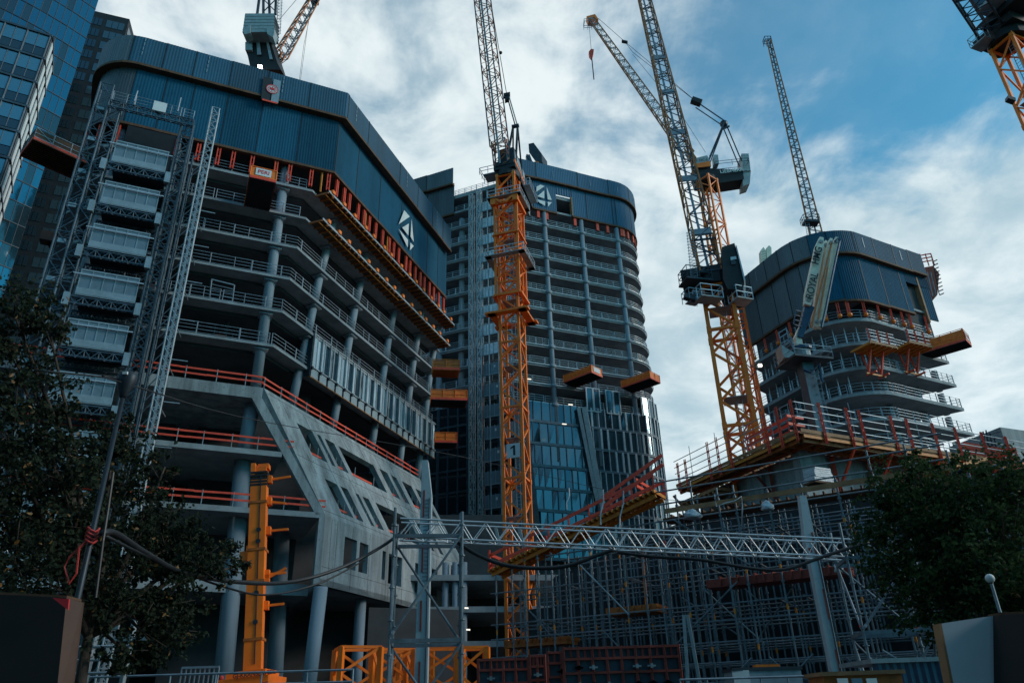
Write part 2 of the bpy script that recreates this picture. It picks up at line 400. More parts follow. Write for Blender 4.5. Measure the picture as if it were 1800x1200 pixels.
# core walls deep inside and partition walls
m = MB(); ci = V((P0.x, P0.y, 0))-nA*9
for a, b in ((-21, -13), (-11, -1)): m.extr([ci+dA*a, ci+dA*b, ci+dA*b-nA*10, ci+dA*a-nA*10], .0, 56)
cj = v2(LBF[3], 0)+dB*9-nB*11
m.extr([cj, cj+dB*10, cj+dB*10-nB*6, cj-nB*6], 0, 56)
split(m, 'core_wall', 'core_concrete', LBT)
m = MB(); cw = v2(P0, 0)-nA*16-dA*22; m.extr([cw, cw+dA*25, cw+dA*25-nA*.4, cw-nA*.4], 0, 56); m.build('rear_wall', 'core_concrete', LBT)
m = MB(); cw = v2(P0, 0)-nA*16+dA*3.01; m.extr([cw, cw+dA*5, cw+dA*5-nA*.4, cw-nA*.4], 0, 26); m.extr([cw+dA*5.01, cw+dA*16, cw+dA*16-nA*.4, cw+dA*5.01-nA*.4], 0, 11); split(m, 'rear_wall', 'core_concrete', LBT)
# podium floors along the front
AL2 = V((AL.x, AL.y, 0))-dA*4
def podA(c, off=0.): c = V((c.x, c.y, 0)); return offs([AL2, c-dA*.05], off)
def fl(c, z0, z1, m, nm, back=22): p = podA(c); MB().extr([p[0], p[1], p[1]-nA*back, p[0]-nA*back], z0, z1).build(nm, m, LBT)
fl(cBeam, 26.85, 27.9, 'concrete', 'podium_beam')
c22 = cBeam.lerp(cKink, .5); fl(c22-dA*.9, 21.85, 22.3, 'slab_concrete', 'floor_slab'); fl(cKink-dA*.4, 16.95, 17.4, 'slab_concrete', 'floor_slab')
fl(cBase-nA*2.2-dA*.5, 11.0, 11.9, 'slab_concrete', 'floor_slab')
for c, z in ((cBeam, 27.9), (c22, 22.3), (cKink, 17.4)):
    m = MB(); pm = MB(); boards(m, pm, podA(c, -.1), z); split(m, 'guard_board', 'red', LBT); split(pm, 'guard_post', 'rail_steel', LBT)
# slanted concrete wall of the podium
C1_, C2_ = v2(cBeam, 27.9), v2(cKink, cKink.z); C3_ = v2(cKink, cBase.z)
tT = (onpl(738, 843, C1_, dB)-C1_).dot(dB); tK = (onpl(785, 1000, C2_, dB)-C2_).dot(dB); tD = (onpl(792, 1083, C3_, dB)-C3_).dot(dB)
nW = (C2_-C1_).cross(dB).normalized(); nW = nW if nW.dot(nB) > 0 else -nW
def uvU(px, py):
    r = ray(px, py); p = EYE+r*((C1_-EYE).dot(nW)/r.dot(nW)); v = (p.z-C1_.z)/(C2_.z-C1_.z)
    return (p-C1_.lerp(C2_, v)).dot(dB), v
def fU(u, v): return C1_.lerp(C2_, v)+dB*u
row1 = [((521, 742), (549, 758)), ((557, 763), (564, 767)), ((571, 771), (588, 781)), ((594, 782), (655, 815)), ((667, 824), (681, 832)), ((688, 836), (697, 840)), ((707, 847), (724, 856)), ((731, 860), (748, 870))]
row2 = [((571, 841), (592, 850)), ((599, 855), (611, 860)), ((625, 867), (631, 870)), ((637.5, 873), (649, 879)), ((659, 881), (716, 907)), ((728, 915), (740, 922)), ((752, 930), (760, 936))]
vt1 = uvU(560, 764)[1]; vb1 = uvU(568, 809)[1]; vt2 = uvU(580, 845)[1]; vb2 = uvU(598, 900)[1]
holes = []
for row, a, b in ((row1, vt1, vb1), (row2, vt2, min(vb2, .96))):
    for l, r in row:
        u0 = uvU(*l)[0]; u1 = uvU(*r)[0]; holes.append((u0, u1, a, b))
us = [0, max(tT, tK)]+[h[0] for h in holes]+[h[1] for h in holes]; vs = [0, 1, vt1, vb1, vt2, min(vb2, .96)]
m = MB()                                       # formwork joints and tie holes on the slanted wall
for v in (.5*(vb1+vt2)-.02, .04, .955):
    m.bar(fU(.1, v)+nW*.004, fU(max(tT, tK)-.2, v)+nW*.004, .035, .012, up=nW)
for u in [2.2+3.35*i for i in range(9)]:
    for a, b in ((.045, vt1-.01), (vb1+.01, vt2-.01)): m.bar(fU(u, a)+nW*.004, fU(u, b)+nW*.004, .03, .012, up=nW)
split(m, 'formwork_joint', 'core_concrete', LBT)
m = MB()
for u in [1.2+1.67*i for i in range(16)]:
    for v in (.07, .12, .5*(vb1+vt2)-.035, .5*(vb1+vt2)+.015): m.tube(fU(u, v), fU(u, v)+nW*.006, .05, 6)
tag(m.build('tie_hole', 'core_concrete', LBT), kind='stuff')
m = MB(); holed(m, fU, us, vs, holes, nW*.55)
wall = m.build('slanted_wall', 'concrete', LBT)
def fL(u, v): return C2_.lerp(C3_, v)+dB*u
def uvL(px, py): p = onpl(px, py, C2_, dB); return (p-C2_).dot(dB), (p.z-C2_.z)/(C3_.z-C2_.z)
h2 = []
for (x0, y0), (x1, y1), yb in [((606.5, 942), (628, 950), 997), ((633, 952), (648, 957), 1005), ((672.7, 967), (678.5, 969), 1018), ((684, 972), (707, 982), 1025), ((730, 988), (738, 991), 1040), ((759, 998), (769, 1002), 1046)]:
    u0, v0 = uvL(x0, y0); u1, _ = uvL(x1, y1); _, v1 = uvL(x0, yb); h2.append((u0, u1, v0, v1))
m = MB(); holed(m, fL, [0, max(tD, tK)]+[x for h in h2 for x in h[:2]], [0, 1]+[x for h in h2 for x in h[2:]], h2, nB*.5)
m.build('lower_wall', 'concrete', LBT)
m = MB()
for u in [1.1, 2.0, 4.6, 7.6, 10.9, 14.2, 18.4, 22]: m.bar(fL(u, .02)+nB*.004, fL(u, .98)+nB*.004, .03, .012, up=nB)
m.bar(fL(.1, .74)+nB*.004, fL(max(tD, tK)-.2, .74)+nB*.004, .03, .012, up=nB)
split(m, 'formwork_joint', 'core_concrete', LBT)
m = MB()                                       # props, pallets and panels left standing on the bare floors
for k in range(2, 6):
    for i in range(9):
        q = v2(LBF[k], 0)-dA*random.uniform(2, 21)-nA*random.uniform(2.5, 6.5); m.bar(v2(q, zS[k]), v2(q, zS[k-1]-.62), .10)
split(m, 'steel_prop', 'hoist_steel', LBT, 40)
m = MB()
for k in range(2, 6):
    for i in range(3):
        q = v2(LBF[k], zS[k])-dA*random.uniform(2, 21)-nA*random.uniform(1.5, 3); h_ = random.uniform(.3, 1.1); m.box(q+UP*h_/2, dA*random.uniform(.4, .9), nA*.5, UP*h_/2)
    for i in range(3):
        q = v2(LBF[k], zS[k])+dB*random.uniform(3, 24)-nB*random.uniform(2, 3.5); h_ = random.uniform(.3, 1.2); m.box(q+UP*h_/2, dB*random.uniform(.4, .9), nB*.5, UP*h_/2)
split(m, 'stored_pallet', 'board_brown', LBT)
m = MB(); m.prism([C3_-nB*.0, C3_+dB*tD, C3_+dB*tD-nB*14, C3_-nB*.0-nA*14], [p+UP*.5 for p in (C3_-nB*0, C3_+dB*tD, C3_+dB*tD-nB*14, C3_-nA*14)])
m.build('podium_soffit', 'slab_concrete', LBT)
m = MB()                                       # raking edge beam at the open end of the front floors
m.prism([C1_-UP*1.0, C1_-UP*1.0-nA*.6, C1_-UP*1.0-nA*.6-dA*.9, C1_-UP*1.0-dA*.9], [C2_, C2_-nA*.6, C2_-nA*.6-dA*.8, C2_-dA*.8]); m.build('raking_beam', 'concrete', LBT)
m = MB(); m.extr([v2(C2_, 0), v2(C2_, 0)-nA*1, v2(C2_, 0)-nA*1-dA*.5, v2(C2_, 0)-dA*.5], C3_.z, C2_.z); m.build('corner_pier', 'concrete', LBT)
for px, py in ((629, 1140), (705, 1110), (757, 1115)):
    p = onpl(px, py, C3_-nB*1.2, dB); MB().tube(v2(p, 0), v2(p, C3_.z+.2), .5, 14).build('column', 'column_concrete', LBT, True)
p = at(556, 1100, 61.8); MB().tube(v2(p, 0)+V((-.35, 0, 0)), v2(p, 11.3)+V((.1, 0, 0)), .55, 14).build('column', 'column_concrete', LBT, True)
gf = [onpl(x, y, P0-nA*.3, dA) for x, y in ((368, 524), (372, 491), (412, 501), (408, 531))]; m = MB()
for i in range(4): m.bar(gf[i], gf[(i+1) % 4], .09)
for t in (.25, .5, .75): m.bar(gf[0].lerp(gf[1], t), gf[3].lerp(gf[2], t), .05)
m.build('hoist_gate', 'rail_steel', LBT)
# red boards on the podium roof edge and in the openings
pr = [V((C1_.x, C1_.y, 0)), V((C1_.x, C1_.y, 0))+dB*tT]
m = MB(); pm = MB(); boards(m, pm, offs(pr, -.25), 27.9); split(m, 'guard_board', 'red', LBT); split(pm, 'guard_post', 'rail_steel', LBT)
m = MB(); pm = MB()
for h in holes:
    vm = h[2]+(h[3]-h[2])*.80; a = fU(h[0]+.05, vm)-nW*.35; b = fU(h[1]-.05, vm)-nW*.35
    if h[1]-h[0] < 6: m.bar(a, b, .05, .17)
    else: m.bar(a, a.lerp(b, .7), .05, .17)
    for t in (.2, .75): p = a.lerp(b, t); pm.bar(p-UP*.9, p+UP*.8, .06)
split(m, 'opening_board', 'red', LBT); split(pm, 'opening_post', 'rail_steel', LBT)
# podium interior walls glimpsed below
m = MB()
for (a, b, c) in ((6, 15, 8), (-30, -13, 9)):
    o = v2(P0, 0)-nA*c; m.extr([o+dA*a, o+dA*b, o+dA*b-nA*.5, o+dA*a-nA*.5], 0, 11)
split(m, 'ground_wall', 'core_concrete', LBT)
# ------------------------------------------------ glazed facade units hung on the fifth and sixth slabs
g0 = V((LBF[5].x, LBF[5].y, 0))+dB*tB(LBF[5], 541, 657); gl = tEnd[5]-tB(LBF[5], 541, 657)+.2; zg0, zg1 = zS[5]-.9, zS[4]+.1
ng = 19; w = gl/ng
gp = g0+nB*.25
for i in range(ng):
    a = gp+dB*w*i; b = gp+dB*w*(i+1); k = random.choice((0, 0, 1)); cx = w*random.choice((.45, .55))
    m = MB(); m.box(v2(a, (zg0+.9+zg1)/2)+dB*.05, dB*.06, nB*.16, UP*(zg1-zg0-.9)/2); m.bar(v2(a, zg1)+nB*.0, v2(b, zg1), .18, .12); m.bar(v2(a, zg0+1.05), v2(b, zg0+1.05), .2, .1)
    m.bar(v2(a+dB*cx, zg0+1.05), v2(a+dB*cx, zg1), .10, .14)
    f = m.build('facade_unit', 'galv', LBT)
    m = MB(); y = random.uniform(-.05, .05)
    m.box(v2(a+dB*(cx/2+.04), (zg0+1.1+zg1)/2)-nB*.03, dB*(cx/2-.06)+nB*y*.3, nB*.02, UP*((zg1-zg0-1.1)/2-.08)); m.build('glass_pane', 'glass' if i % 4 in (2,) else 'glass_light', f)
    m = MB(); m.box(v2(a+dB*(cx/2+w/2), (zg0+1.1+zg1)/2)-nB*.10, dB*((w-cx)/2-.06)+nB*y, nB*.02, UP*((zg1-zg0-1.1)/2-.08)); m.build('glass_pane', 'glass' if i % 3 else 'glass_light', f)
    m = MB(); m.box(v2(a+dB*w/2, zg0+.5)-nB*.05, dB*(w/2-.1), nB*.03, UP*.48); m.build('spandrel', 'mesh_frame', f)
    m = MB(); m.box(v2(a+dB*.05, zg0+.85)+nB*.12, dB*.10, nB*.14, UP*.14); m.box(v2(a, zg0+.45)+nB*.03, dB*.05, nB*.06, UP*.45); m.build('anchor_bracket', 'dark_steel', f)
m = MB(); m.bar(v2(gp, zg0)-nB*.05, v2(gp+dB*gl, zg0)-nB*.05, .16, .1); m.build('timber_edge', 'ply', LBT)
m = MB(); m.box(v2(gp, (zg0+zg1)/2)-dB*.1-nB*.3, dB*.04, nB*.35, UP*(zg1-zg0)/2); m.build('end_panel', 'dark_steel', LBT)
# ------------------------------------------------ climbing protection screen, two tiers of corrugated panels
cLo = v2(cA(590, 262), 0); cUp = V((P0.x, P0.y, 0))+dA*((cA(602, 192)-P0).dot(dA))
tLo = tB(cLo, 783, 470); tUp = tB(cUp+nB*.5, 790, 425)
MB().extr(closed(offs(lbpoly(cLo, tLo), -.04)), 54.0, 54.4).build('floor_slab', 'core_concrete', LBT)
for c, t, z0, z1, off, mt in ((cLo, tLo, 52.9, 60.2, .15, 'cladding'), (cUp, tUp, 60.0, 63.5, .75, 'cladding_upper')):
    pl = offs(lbpoly(c, t), off); L = plen(pl); tc = L-t
    brk = [0, 7, 14, 19.3]; b = 19.3
    for fr in (.14, .27, .43, .60, .80): brk.append(19.3+(tc-19.3)*fr)
    brk.append(tc); brk += [tc+t*x for x in ((.15, .33, .52, .64, .78, .9, 1) if z0 < 60 else (.16, .44, .62, .78, .9, 1))]
    for i in range(len(brk)-1):
        pc = cut(pl, brk[i]+.004, brk[i+1]-.004); m = MB(); dz = random.uniform(-.06, .06)
        onleft = brk[i] < 15
        corr(m, pc, z0+dz*.5, z1+dz, .26, .028)
        p = m.build('protection_panel', 'cladding_grey' if onleft else mt, LBT)
        m = MB(); strip(m, pc, z0-.28+dz*.5, z0+dz*.5-.006, -.62 if z0 > 58 else -.35, .10); m.build('timber_edge', 'timber', p)
        if brk[i] > 16:
            q, d = palong(pl, brk[i]); nr = V((d.y, -d.x, 0)); m = MB(); m.box(v2(q, (z0+z1)/2)+nr*.03, d*.035, nr*.02, UP*(z1-z0)/2); m.build('panel_joint', 'black_steel', p)
        if brk[i] > 16 and i % 2 == 1 and z0 > 58:
            for s in (.35,):
                q, d = palong(pc, plen(pc)*s); m = MB(); nr = V((d.y, -d.x, 0)); zz = z0+1.0
                while zz < z1-.5: m.box(v2(q+nr*.09, zz+.22), d*.035, nr*.01, UP*.22); zz += .62
                split(m, 'slot_mark', 'mesh_frame', p)
pl = offs(lbpoly(cLo, tLo), -.1); L = plen(pl); tc = L-tLo
for i in range(34):
    if i < 14: s = 15+(tc-15.5)*i/13
    else: s = tc+.8+(tLo-1)*(i-14)/19.2
    s += random.uniform(-.35, .35); p, d = palong(pl, min(s, L-.1)); m = MB(); nr = V((d.y, -d.x, 0))
    for e in (-.13, .13): m.box(v2(p+d*e, 51.75)+nr*.05, d*.055, nr*.12, UP*1.3)
    for zz in (50.75, 51.6, 52.4): m.box(v2(p, zz)+nr*.02, d*.14, nr*.05, UP*.07)
    m.build('climbing_strut', 'red', LBT)
for s in (15, 24, 33, tc-1, tc+7, tc+12):
    p, d = palong(pl, s); MB().bar(v2(p, 50.2)-UP*.1, v2(p, 52.9), .14).build('prop', 'yellow', LBT)
m = MB(); strip(m, offs(lbpoly(LBF[0], tEnd[0]-3), -5), 50.11, 53.99, -.3, 0); m.build('dark_infill', 'core_concrete', LBT)  # dark wall added to close the bright sky gap under the screen
# orange-brown formwork walkways at the two upper slab edges
for k in (0, 1):
    c = V((LBF[k].x, LBF[k].y, 0)); a = c+dB*.6; Lw = tEnd[k]-.6
    m = MB(); z = zS[k]-.18
    for i in range(int(Lw/.9)+1):
        q = a+dB*min(Lw, .9*i); m.bar(v2(q, z-.2)-nB*.05, v2(q, z-.2)+nB*1.5, .10, .18)
    wk = m.build('formwork_walkway', 'orange_dark', LBT); m = MB(); m.box(v2(a+dB*Lw/2+nB*.72, z-.06), dB*Lw/2, nB*.72, UP*.035); m.build('walkway_board', 'timber', wk)
    m = MB(); m.bar(v2(a+nB*1.55, z), v2(a+dB*Lw+nB*1.55, z), .06, .22); m.build('edge_rail', 'galv', wk)
    m = MB(); m.bar(v2(a+nB*1.1, z-.28), v2(a+dB*Lw*.55+nB*1.1, z-.28), .1, .1); m.build('lower_waler', 'yellow', wk)
    n = 15
    for i in range(n):
        q = v2(a+dB*(Lw*(i+.4)/n+random.uniform(-.3, .3))+nB*1.5, z+.28); m = MB(); m.box(q, dB*.22, nB*.2, UP*.2); m.tube(q-dB*.3, q+dB*.3, .16, 8); m.bar(q-UP*.5, q+UP*.35, .1); m.build('edge_bracket', 'orange', wk)
# round club emblem banner on the upper screen
def cAo(px, py, o=.95): return onpl(px, py, P0+nA*o, dA)
o_ = [cAo(463, 135), cAo(479, 139), cAo(474, 178), cAo(459, 174)]; MB().slabp(o_, nA*.03).build('banner_black', 'letter_black', LBT)
o_ = [cAo(481.5, 139.5), cAo(494, 143), cAo(489, 182), cAo(476, 179)]; MB().slabp(o_, nA*.03).build('banner_grey', 'mesh_frame', LBT)
o_ = [cAo(461, 174), cAo(488, 181), cAo(487.5, 183.5), cAo(460.5, 176.5)]; MB().slabp(o_, nA*.05).build('banner_edge', 'red', LBT)
ec = cAo(478.5, 157, 1.02); er = .62
def disc(m, r0, r1, d):
    for i in range(24):
        t0, t1 = 2*pi*i/24, 2*pi*(i+1)/24; p = lambda r, t: ec+nA*d+dA*r*cos(t)+UP*r*sin(t)
        m.slabp([p(r0, t0), p(r1, t0), p(r1, t1), p(r0, t1)], nA*.01)
m = MB(); disc(m, 0.001, er, .0); e = m.build('emblem_disc', 'logo_white', LBT)
m = MB(); disc(m, er*.86, er, .02); disc(m, er*.62, er*.72, .02)
for s in (-1, 1):
    P = lambda x, y: ec+nA*.03+dA*x*er*s+UP*y*er
    m.slabp([P(0, -.5), P(.12, -.15), P(.5, -.3), P(.35, 0), P(.55, .12), P(.3, .2), P(.42, .42), P(.12, .2), P(0, .3)], nA*.01)
m.slabp([ec+nA*.03+dA*er*x+UP*er*y for x, y in ((-.1, .25), (.1, .25), (.16, .45), (-.02, .5))], nA*.01)
m.build('emblem_bird', 'logo_red', e)
# white faceted figure on the blue screen
def cBo(px, py): return onpl(px, py, cLo+nB*.42, dB)
o = (550, 350); sc = 6.
m = MB()
for poly in ([(962, 118), (1020, 185), (903, 265)], [(1010, 258), (1005, 385), (940, 300)], [(1040, 213), (1062, 452), (1028, 395)], [(903, 313), (1001, 430), (998, 510)], [(1028, 460), (1062, 495), (1022, 540)]):
    m.slabp([cBo(o[0]+x/sc, o[1]+y/sc) for x, y in poly], nB*.03)
m.build('facet_figure', 'logo_white', LBT)
# ------------------------------------------------ loading platforms on this building
b = v2(LBF[1], zS[1])-dA*6.1; b = onpl(452, 362, P0, dA); b.z = zS[1]+.05
platform('loading_platform', 'orange loading platform with a lettered sign and black ribbed underside, below the dark screen', b, nA, dA, 4.6, 2.3, 'loading platforms sticking out of the shells', sign='PERI')
e4 = V((LBF[4].x, LBF[4].y, 0))+dB*(tEnd[4]-2)
dR = rot(dB, 62)
def endp(k, px, py): c = V((LBF[k].x, LBF[k].y, 0)); return c
for (px, py, z, L, W, lab) in ((757, 705, 35.9, 4.3, 2.4, 'orange mesh-sided loading platform, middle of three at the far end of the left tower'), (764, 779, 32.4, 2.7, 2.2, 'short orange loading platform, lowest of three at the far end of the left tower')):
    b = atz(px, py, z); platform('loading_platform', lab, b, dR, rot(dR, -90), L, W, 'loading platforms sticking out of the shells')
b = atz(760, 652, 39.3); t = platform('loading_platform', 'faded orange open-frame loading platform, uppermost of three at the far end of the left tower', b, dR, rot(dR, -90), 3.2, 2.2, 'loading platforms sticking out of the shells', side_m='orange_dark', mt='yellow', deckm='orange_dark')
b = onpl(140, 300, P0-nA*3, dA); platform('loading_platform', 'dark brown timber loading platform beside the curved left end of the left tower', b+UP*.2, rot(nA, 65), rot(nA, -25), 4.5, 3.2, 'loading platforms sticking out of the shells', deckm='timber', mt='rail_steel', side_m='timber')
# ================================================================== CENTRE TOWER
K1 = dirz(67.58); K2 = dirz(-67.8); PC = at(970, 560, 110); nK1 = V((K1.y, -K1.x, 0)); nK2 = V((-K2.y, K2.x, 0))
KC = v2(onpl(886, 640, PC, K1), 0)
tR = (onpl(1086, 404, PC, K1)-KC).dot(K1)
def ctpoly(off=0.):
    right = [KC+K1*tR]; right += arc(right[0], K1, 6.5, -95, 10); right.append(right[-1]+rot(K1, -95)*16)
    p = [KC+K2*34, KC]+right
    p[0].z = 0
    return offs([V((a.x, a.y, 0)) for a in p], off)
CT = thing('tower_shell', 'tall unfinished tower at the centre with open slab floors above dark glass storeys', 'building', (8, 116, 0))
ctp = ctpoly(); CL = plen(ctp); sC = 34.; sR = 34+tR
zC = [79.8-3.45*k for k in range(11)]; zC[10] = 45.5
core = [KC+K1*5-nK1*8, KC+K1*20-nK1*8, KC+K1*20-nK1*18, KC+K1*5-nK1*18]
def ctclosed(p): return p
for k, z in enumerate(zC):
    s = MB().extr(ctclosed(ctp), z-.42, z).build('floor_slab', 'slab_concrete', CT)
    m = MB(); strip(m, offs(ctp, .12), z-.12, z+.05, -.05, .06); m.build('edge_trim', 'galv', s)
    e = offs(ctp, -.1); m = MB(); railing(m, cut(e, 12, CL-10), z, h=1.25, sp=2.6, w=.075, n=4); m.build('guard_rail', 'galv', CT)
# roof slab visible at the notch
s = MB().extr(ctp, 86.2, 86.9).build('floor_slab', 'slab_concrete', CT)
m = MB(); railing(m, cut(offs(ctp, -.1), 22, 36), 86.9, w=.06); m.build('guard_rail', 'galv', CT)
MB().extr(ctp, 82.9, 83.3).build('floor_slab', 'slab_concrete', CT)
m = MB(); railing(m, cut(offs(ctp, -.1), 24, 36), 83.3, w=.06); m.build('guard_rail', 'galv', CT)
m = MB(); m.extr(core, 0, 85); cb = [KC+K2*9-nK2*8, KC+K2*26-nK2*8, KC+K2*26-nK2*16, KC+K2*9-nK2*16]; m.extr(cb, 0, 85); split(m, 'core_wall', 'core_concrete', CT)
# columns
for px in (957.5, 1022, 1083):
    p = onpl(px, 400 if px > 960 else 395, PC-nK1*.05, K1); m = MB(); m.tube(v2(p, 36), v2(p, 82.5), .40, 12)
    for z in zC: m.box(v2(p, z-.2)+nK1*.06, K1*.48, nK1*.42, UP*.26)
    m.build('column', 'column_concrete', CT, True)
for s_ in (sR+7.5,):
    p, d = palong(offs(ctp, -.5), s_); MB().tube(v2(p, 36), v2(p, 82.5), .45, 12).build('column', 'column_concrete', CT, True)
for px in (773,):
    p = onpl(px, 590, KC-nK2*.3, K2); MB().tube(v2(p, 20), v2(p, 70), .5, 12).build('column', 'column_concrete', CT, True)
for s_ in (8, 24):
    p = KC+K2*s_-nK2*1; MB().tube(v2(p, 20), v2(p, 82), .5, 12).build('column', 'column_concrete', CT, True)
m = MB()                                       # slender ceiling struts on every floor
for z in zC[1:9]:
    for i in range(9):
        p = KC+K1*(3+2.6*i+random.uniform(-.3, .3))-nK1*3; m.bar(v2(p, z+1.7), v2(p+K1*.9+nK1*.3, z+2.9), .07)
split(m, 'ceiling_strut', 'rail_steel', CT)
# protection screen
sW0, sW1 = 34+(onpl(979, 340, PC+nK1*.3, K1)-KC).dot(K1), 34+(onpl(1006, 345, PC+nK1*.3, K1)-KC).dot(K1)
for z0, z1, off, mt in ((82.9, 89.6, .3, 'ct_cladding'), (89.4, 92.9, .8, 'ct_cladding')):
    pl = offs(ctp, off); L = plen(pl)
    lft = [(6, 14.5), (14.5, 19.5), (19.5, 25.0)]
    if z0 < 85: mid = [(35, 40.5), (40.5, sW0), (sW1, sW1+3.0), (sW1+3.0, sW1+8.5), (sW1+8.5, sR), (sR, sR+4), (sR+4, sR+8), (sR+8, sR+18)]
    else: mid = [(35, 41.5), (41.5, 50), (50, sR-1), (sR-1, sR+4), (sR+4, sR+8), (sR+8, sR+18)]
    for a, b in lft+mid:
        pc = cut(pl, a+.004, b-.004); m = MB(); dz = random.uniform(-.08, .08); corr(m, pc, z0+dz, z1+dz, .34 if a > 30 else .5, .03 if a > 30 else .04)
        p = m.build('protection_panel', mt if a > 30 else 'cladding_grey', CT)
        m = MB(); strip(m, pc, z0-.35+dz, z0+dz-.006, -.7 if z0 > 85 else -.4, .14); m.build('timber_edge', 'timber', p)
        q, d = palong(pl, a); m = MB(); nr = V((d.y, -d.x, 0)); m.box(v2(q, (z0+z1)/2)+nr*.04, d*.05, nr*.02, UP*(z1-z0)/2); m.build('panel_joint', 'black_steel', p)
        if a > 36 and z0 > 85:
            q, d = palong(pc, plen(pc)*.4); m = MB(); nr = V((d.y, -d.x, 0)); m.box(v2(q+nr*.12, z0+1.6), d*.03, nr*.01, UP*.7); m.build('slot_mark', 'mesh_frame', p)
pl = offs(ctp, .3); m = MB(); pc = cut(pl, sW0, sW1); corr(m, pc, 87.0, 89.5, .45, .08); m.build('protection_panel', 'ct_cladding', CT)
q, d = palong(pl, sW1); m = MB(); m.box(v2(q, 85.0)-nK1*.3, d*.1, nK1*.4, UP*2.1); m.build('timber_reveal', 'ply', CT)
for s_ in [36, 38.8, 41.3, 43, 48.6, 49.9, 53.2, 55.3, 58.7, sR+.8, sR+2.4, sR+4.2, sR+5.6, sR+7, 22.5, 18.2, 14.6, 10]:
    p, d = palong(offs(ctp, .1), s_); m = MB(); nr = V((d.y, -d.x, 0)); m.box(v2(p, 81.95), d*.26, nr*.12, UP*.95); m.build('climbing_strut', 'red', CT)
# white facet figure on the screen: kite shape left and arrow right
def cK(px, py): return onpl(px, py, PC+nK1*.55, K1)
m = MB(); o = (900, 280)
for poly in ([(258, 290), (300, 270), (343, 285), (256, 345)], [(265, 392), (340, 330), (340, 415)], [(365, 295), (418, 432), (376, 425)], [(262, 425), (348, 445), (348, 492), (290, 460)], [(376, 450), (420, 455), (380, 502)]):
    m.slabp([cK(o[0]+x/6, o[1]+y/6) for x, y in poly], nK1*.05)
m.build('facet_figure', 'logo_white', CT)
m = MB(); p = [at(738, 322, 124), at(744, 318, 124), at(744, 336, 124), at(738, 340, 124)]; m.slabp(p, V((0, .1, 0)))
p = [at(748, 327, 125), at(752.5, 320, 124.5), at(752.5, 352, 124.5), at(746, 350, 125)]; m.slabp(p, V((0, .1, 0))); split(m, 'return_panel', 'logo_white', CT)
# glazed storeys
zg = [45.5, 42.06, 38.5, 35.0, 31.6, 28.3, 24.9, 21.4]
gpoly = offs(ctp, .25); gL = plen(gpoly)
sg0 = 34+(onpl(927, 720, PC+nK1*.25, K1)-KC).dot(K1); sdiag = 34+(onpl(1022, 740, PC+nK1*.25, K1)-KC).dot(K1)
for k in range(7):
    z1, z0 = zg[k], zg[k+1]
    # dark storeys on the left face
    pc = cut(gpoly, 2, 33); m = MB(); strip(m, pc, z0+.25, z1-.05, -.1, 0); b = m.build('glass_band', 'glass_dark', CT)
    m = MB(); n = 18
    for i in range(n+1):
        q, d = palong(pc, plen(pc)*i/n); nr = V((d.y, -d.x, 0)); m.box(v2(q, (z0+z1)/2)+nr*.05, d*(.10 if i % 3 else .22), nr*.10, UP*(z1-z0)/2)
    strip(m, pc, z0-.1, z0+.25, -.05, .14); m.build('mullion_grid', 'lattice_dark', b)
    # right face: panes with mullions, tilted a little each
    s = sg0+max(0, (k-2))*.55; panes = MB(); fr = MB(); end = sR+14; fins = MB()
    pl2 = MB()
    while s < end:
        w_ = random.choice((.95, 1.2, 1.2, 1.45)); s2 = min(end, s+w_); q0 = palong(gpoly, s+.08)[0]; q1 = palong(gpoly, s2-.08)[0]
        nr = (q1-q0).cross(UP).normalized(); t0, t1 = random.uniform(-.028, .028), random.uniform(-.028, .028); g = panes if (random.random() < (.8 if s > sdiag else .72)) else pl2
        g.quad(v2(q0, z0+.35)+nr*t0, v2(q1, z0+.35)+nr*t1, v2(q1, z1-.12)+nr*t0, v2(q0, z1-.12)+nr*t1)
        d = (q1-q0).normalized(); out = .13 if s > sdiag else .10; (fins if s > sdiag else fr).box(v2(q1, (z0+z1)/2+.1)+nr*out*.4+d*.06, d*((.17 if random.random() < .4 else .07) if s > sdiag else .06), nr*out, UP*((z1-z0)/2-.1)); s = s2
    pc = cut(gpoly, sg0, end); strip(fr, pc, z0-.12, z0+.32, -.05, .16)
    split(panes, 'glass_pane', 'glass', CT, 14); split(pl2, 'glass_pane', 'glass_dark', CT, 14)
    fr.build('mullion_grid', 'hoist_steel', CT); split(fins, 'facade_fin', 'galv', CT, 14)
# missing-facade storey units above
for x0, x1 in ((1030, 1053), (1064, 1088)):
    a = onpl(x0, 690, PC+nK1*.4, K1); b = onpl(x1, 694, PC+nK1*.4, K1); d = (v2(b, 0)-v2(a, 0)); w_ = d.length; d.normalize()
    m = MB(); z0, z1 = 44.9, 48.9
    for t in (0, .48, .54, 1): m.box(v2(a+d*w_*t, (z0+z1)/2), d*.10, nK1*.14, UP*(z1-z0)/2)
    for z in (z0, z1): m.bar(v2(a, z), v2(a+d*w_, z), .2, .2)
    f = m.build('facade_unit', 'galv', CT); m = MB(); m.box(v2(a+d*w_/2, (z0+z1)/2), d*(w_/2-.1), nK1*.03, UP*((z1-z0)/2-.15)); m.build('glass_pane', 'glass', f)
pc = cut(gpoly, sR+1, sR+14); m = MB(); strip(m, pc, 45.4, 48.6, -.1, 0); b = m.build('glass_band', 'glass', CT); m = MB()
for i in range(9):
    q, d = palong(pc, plen(pc)*i/8); nr = V((d.y, -d.x, 0)); m.box(v2(q, 47), d*.09, nr*.12, UP*1.7)
m.build('mullion_grid', 'galv', b)
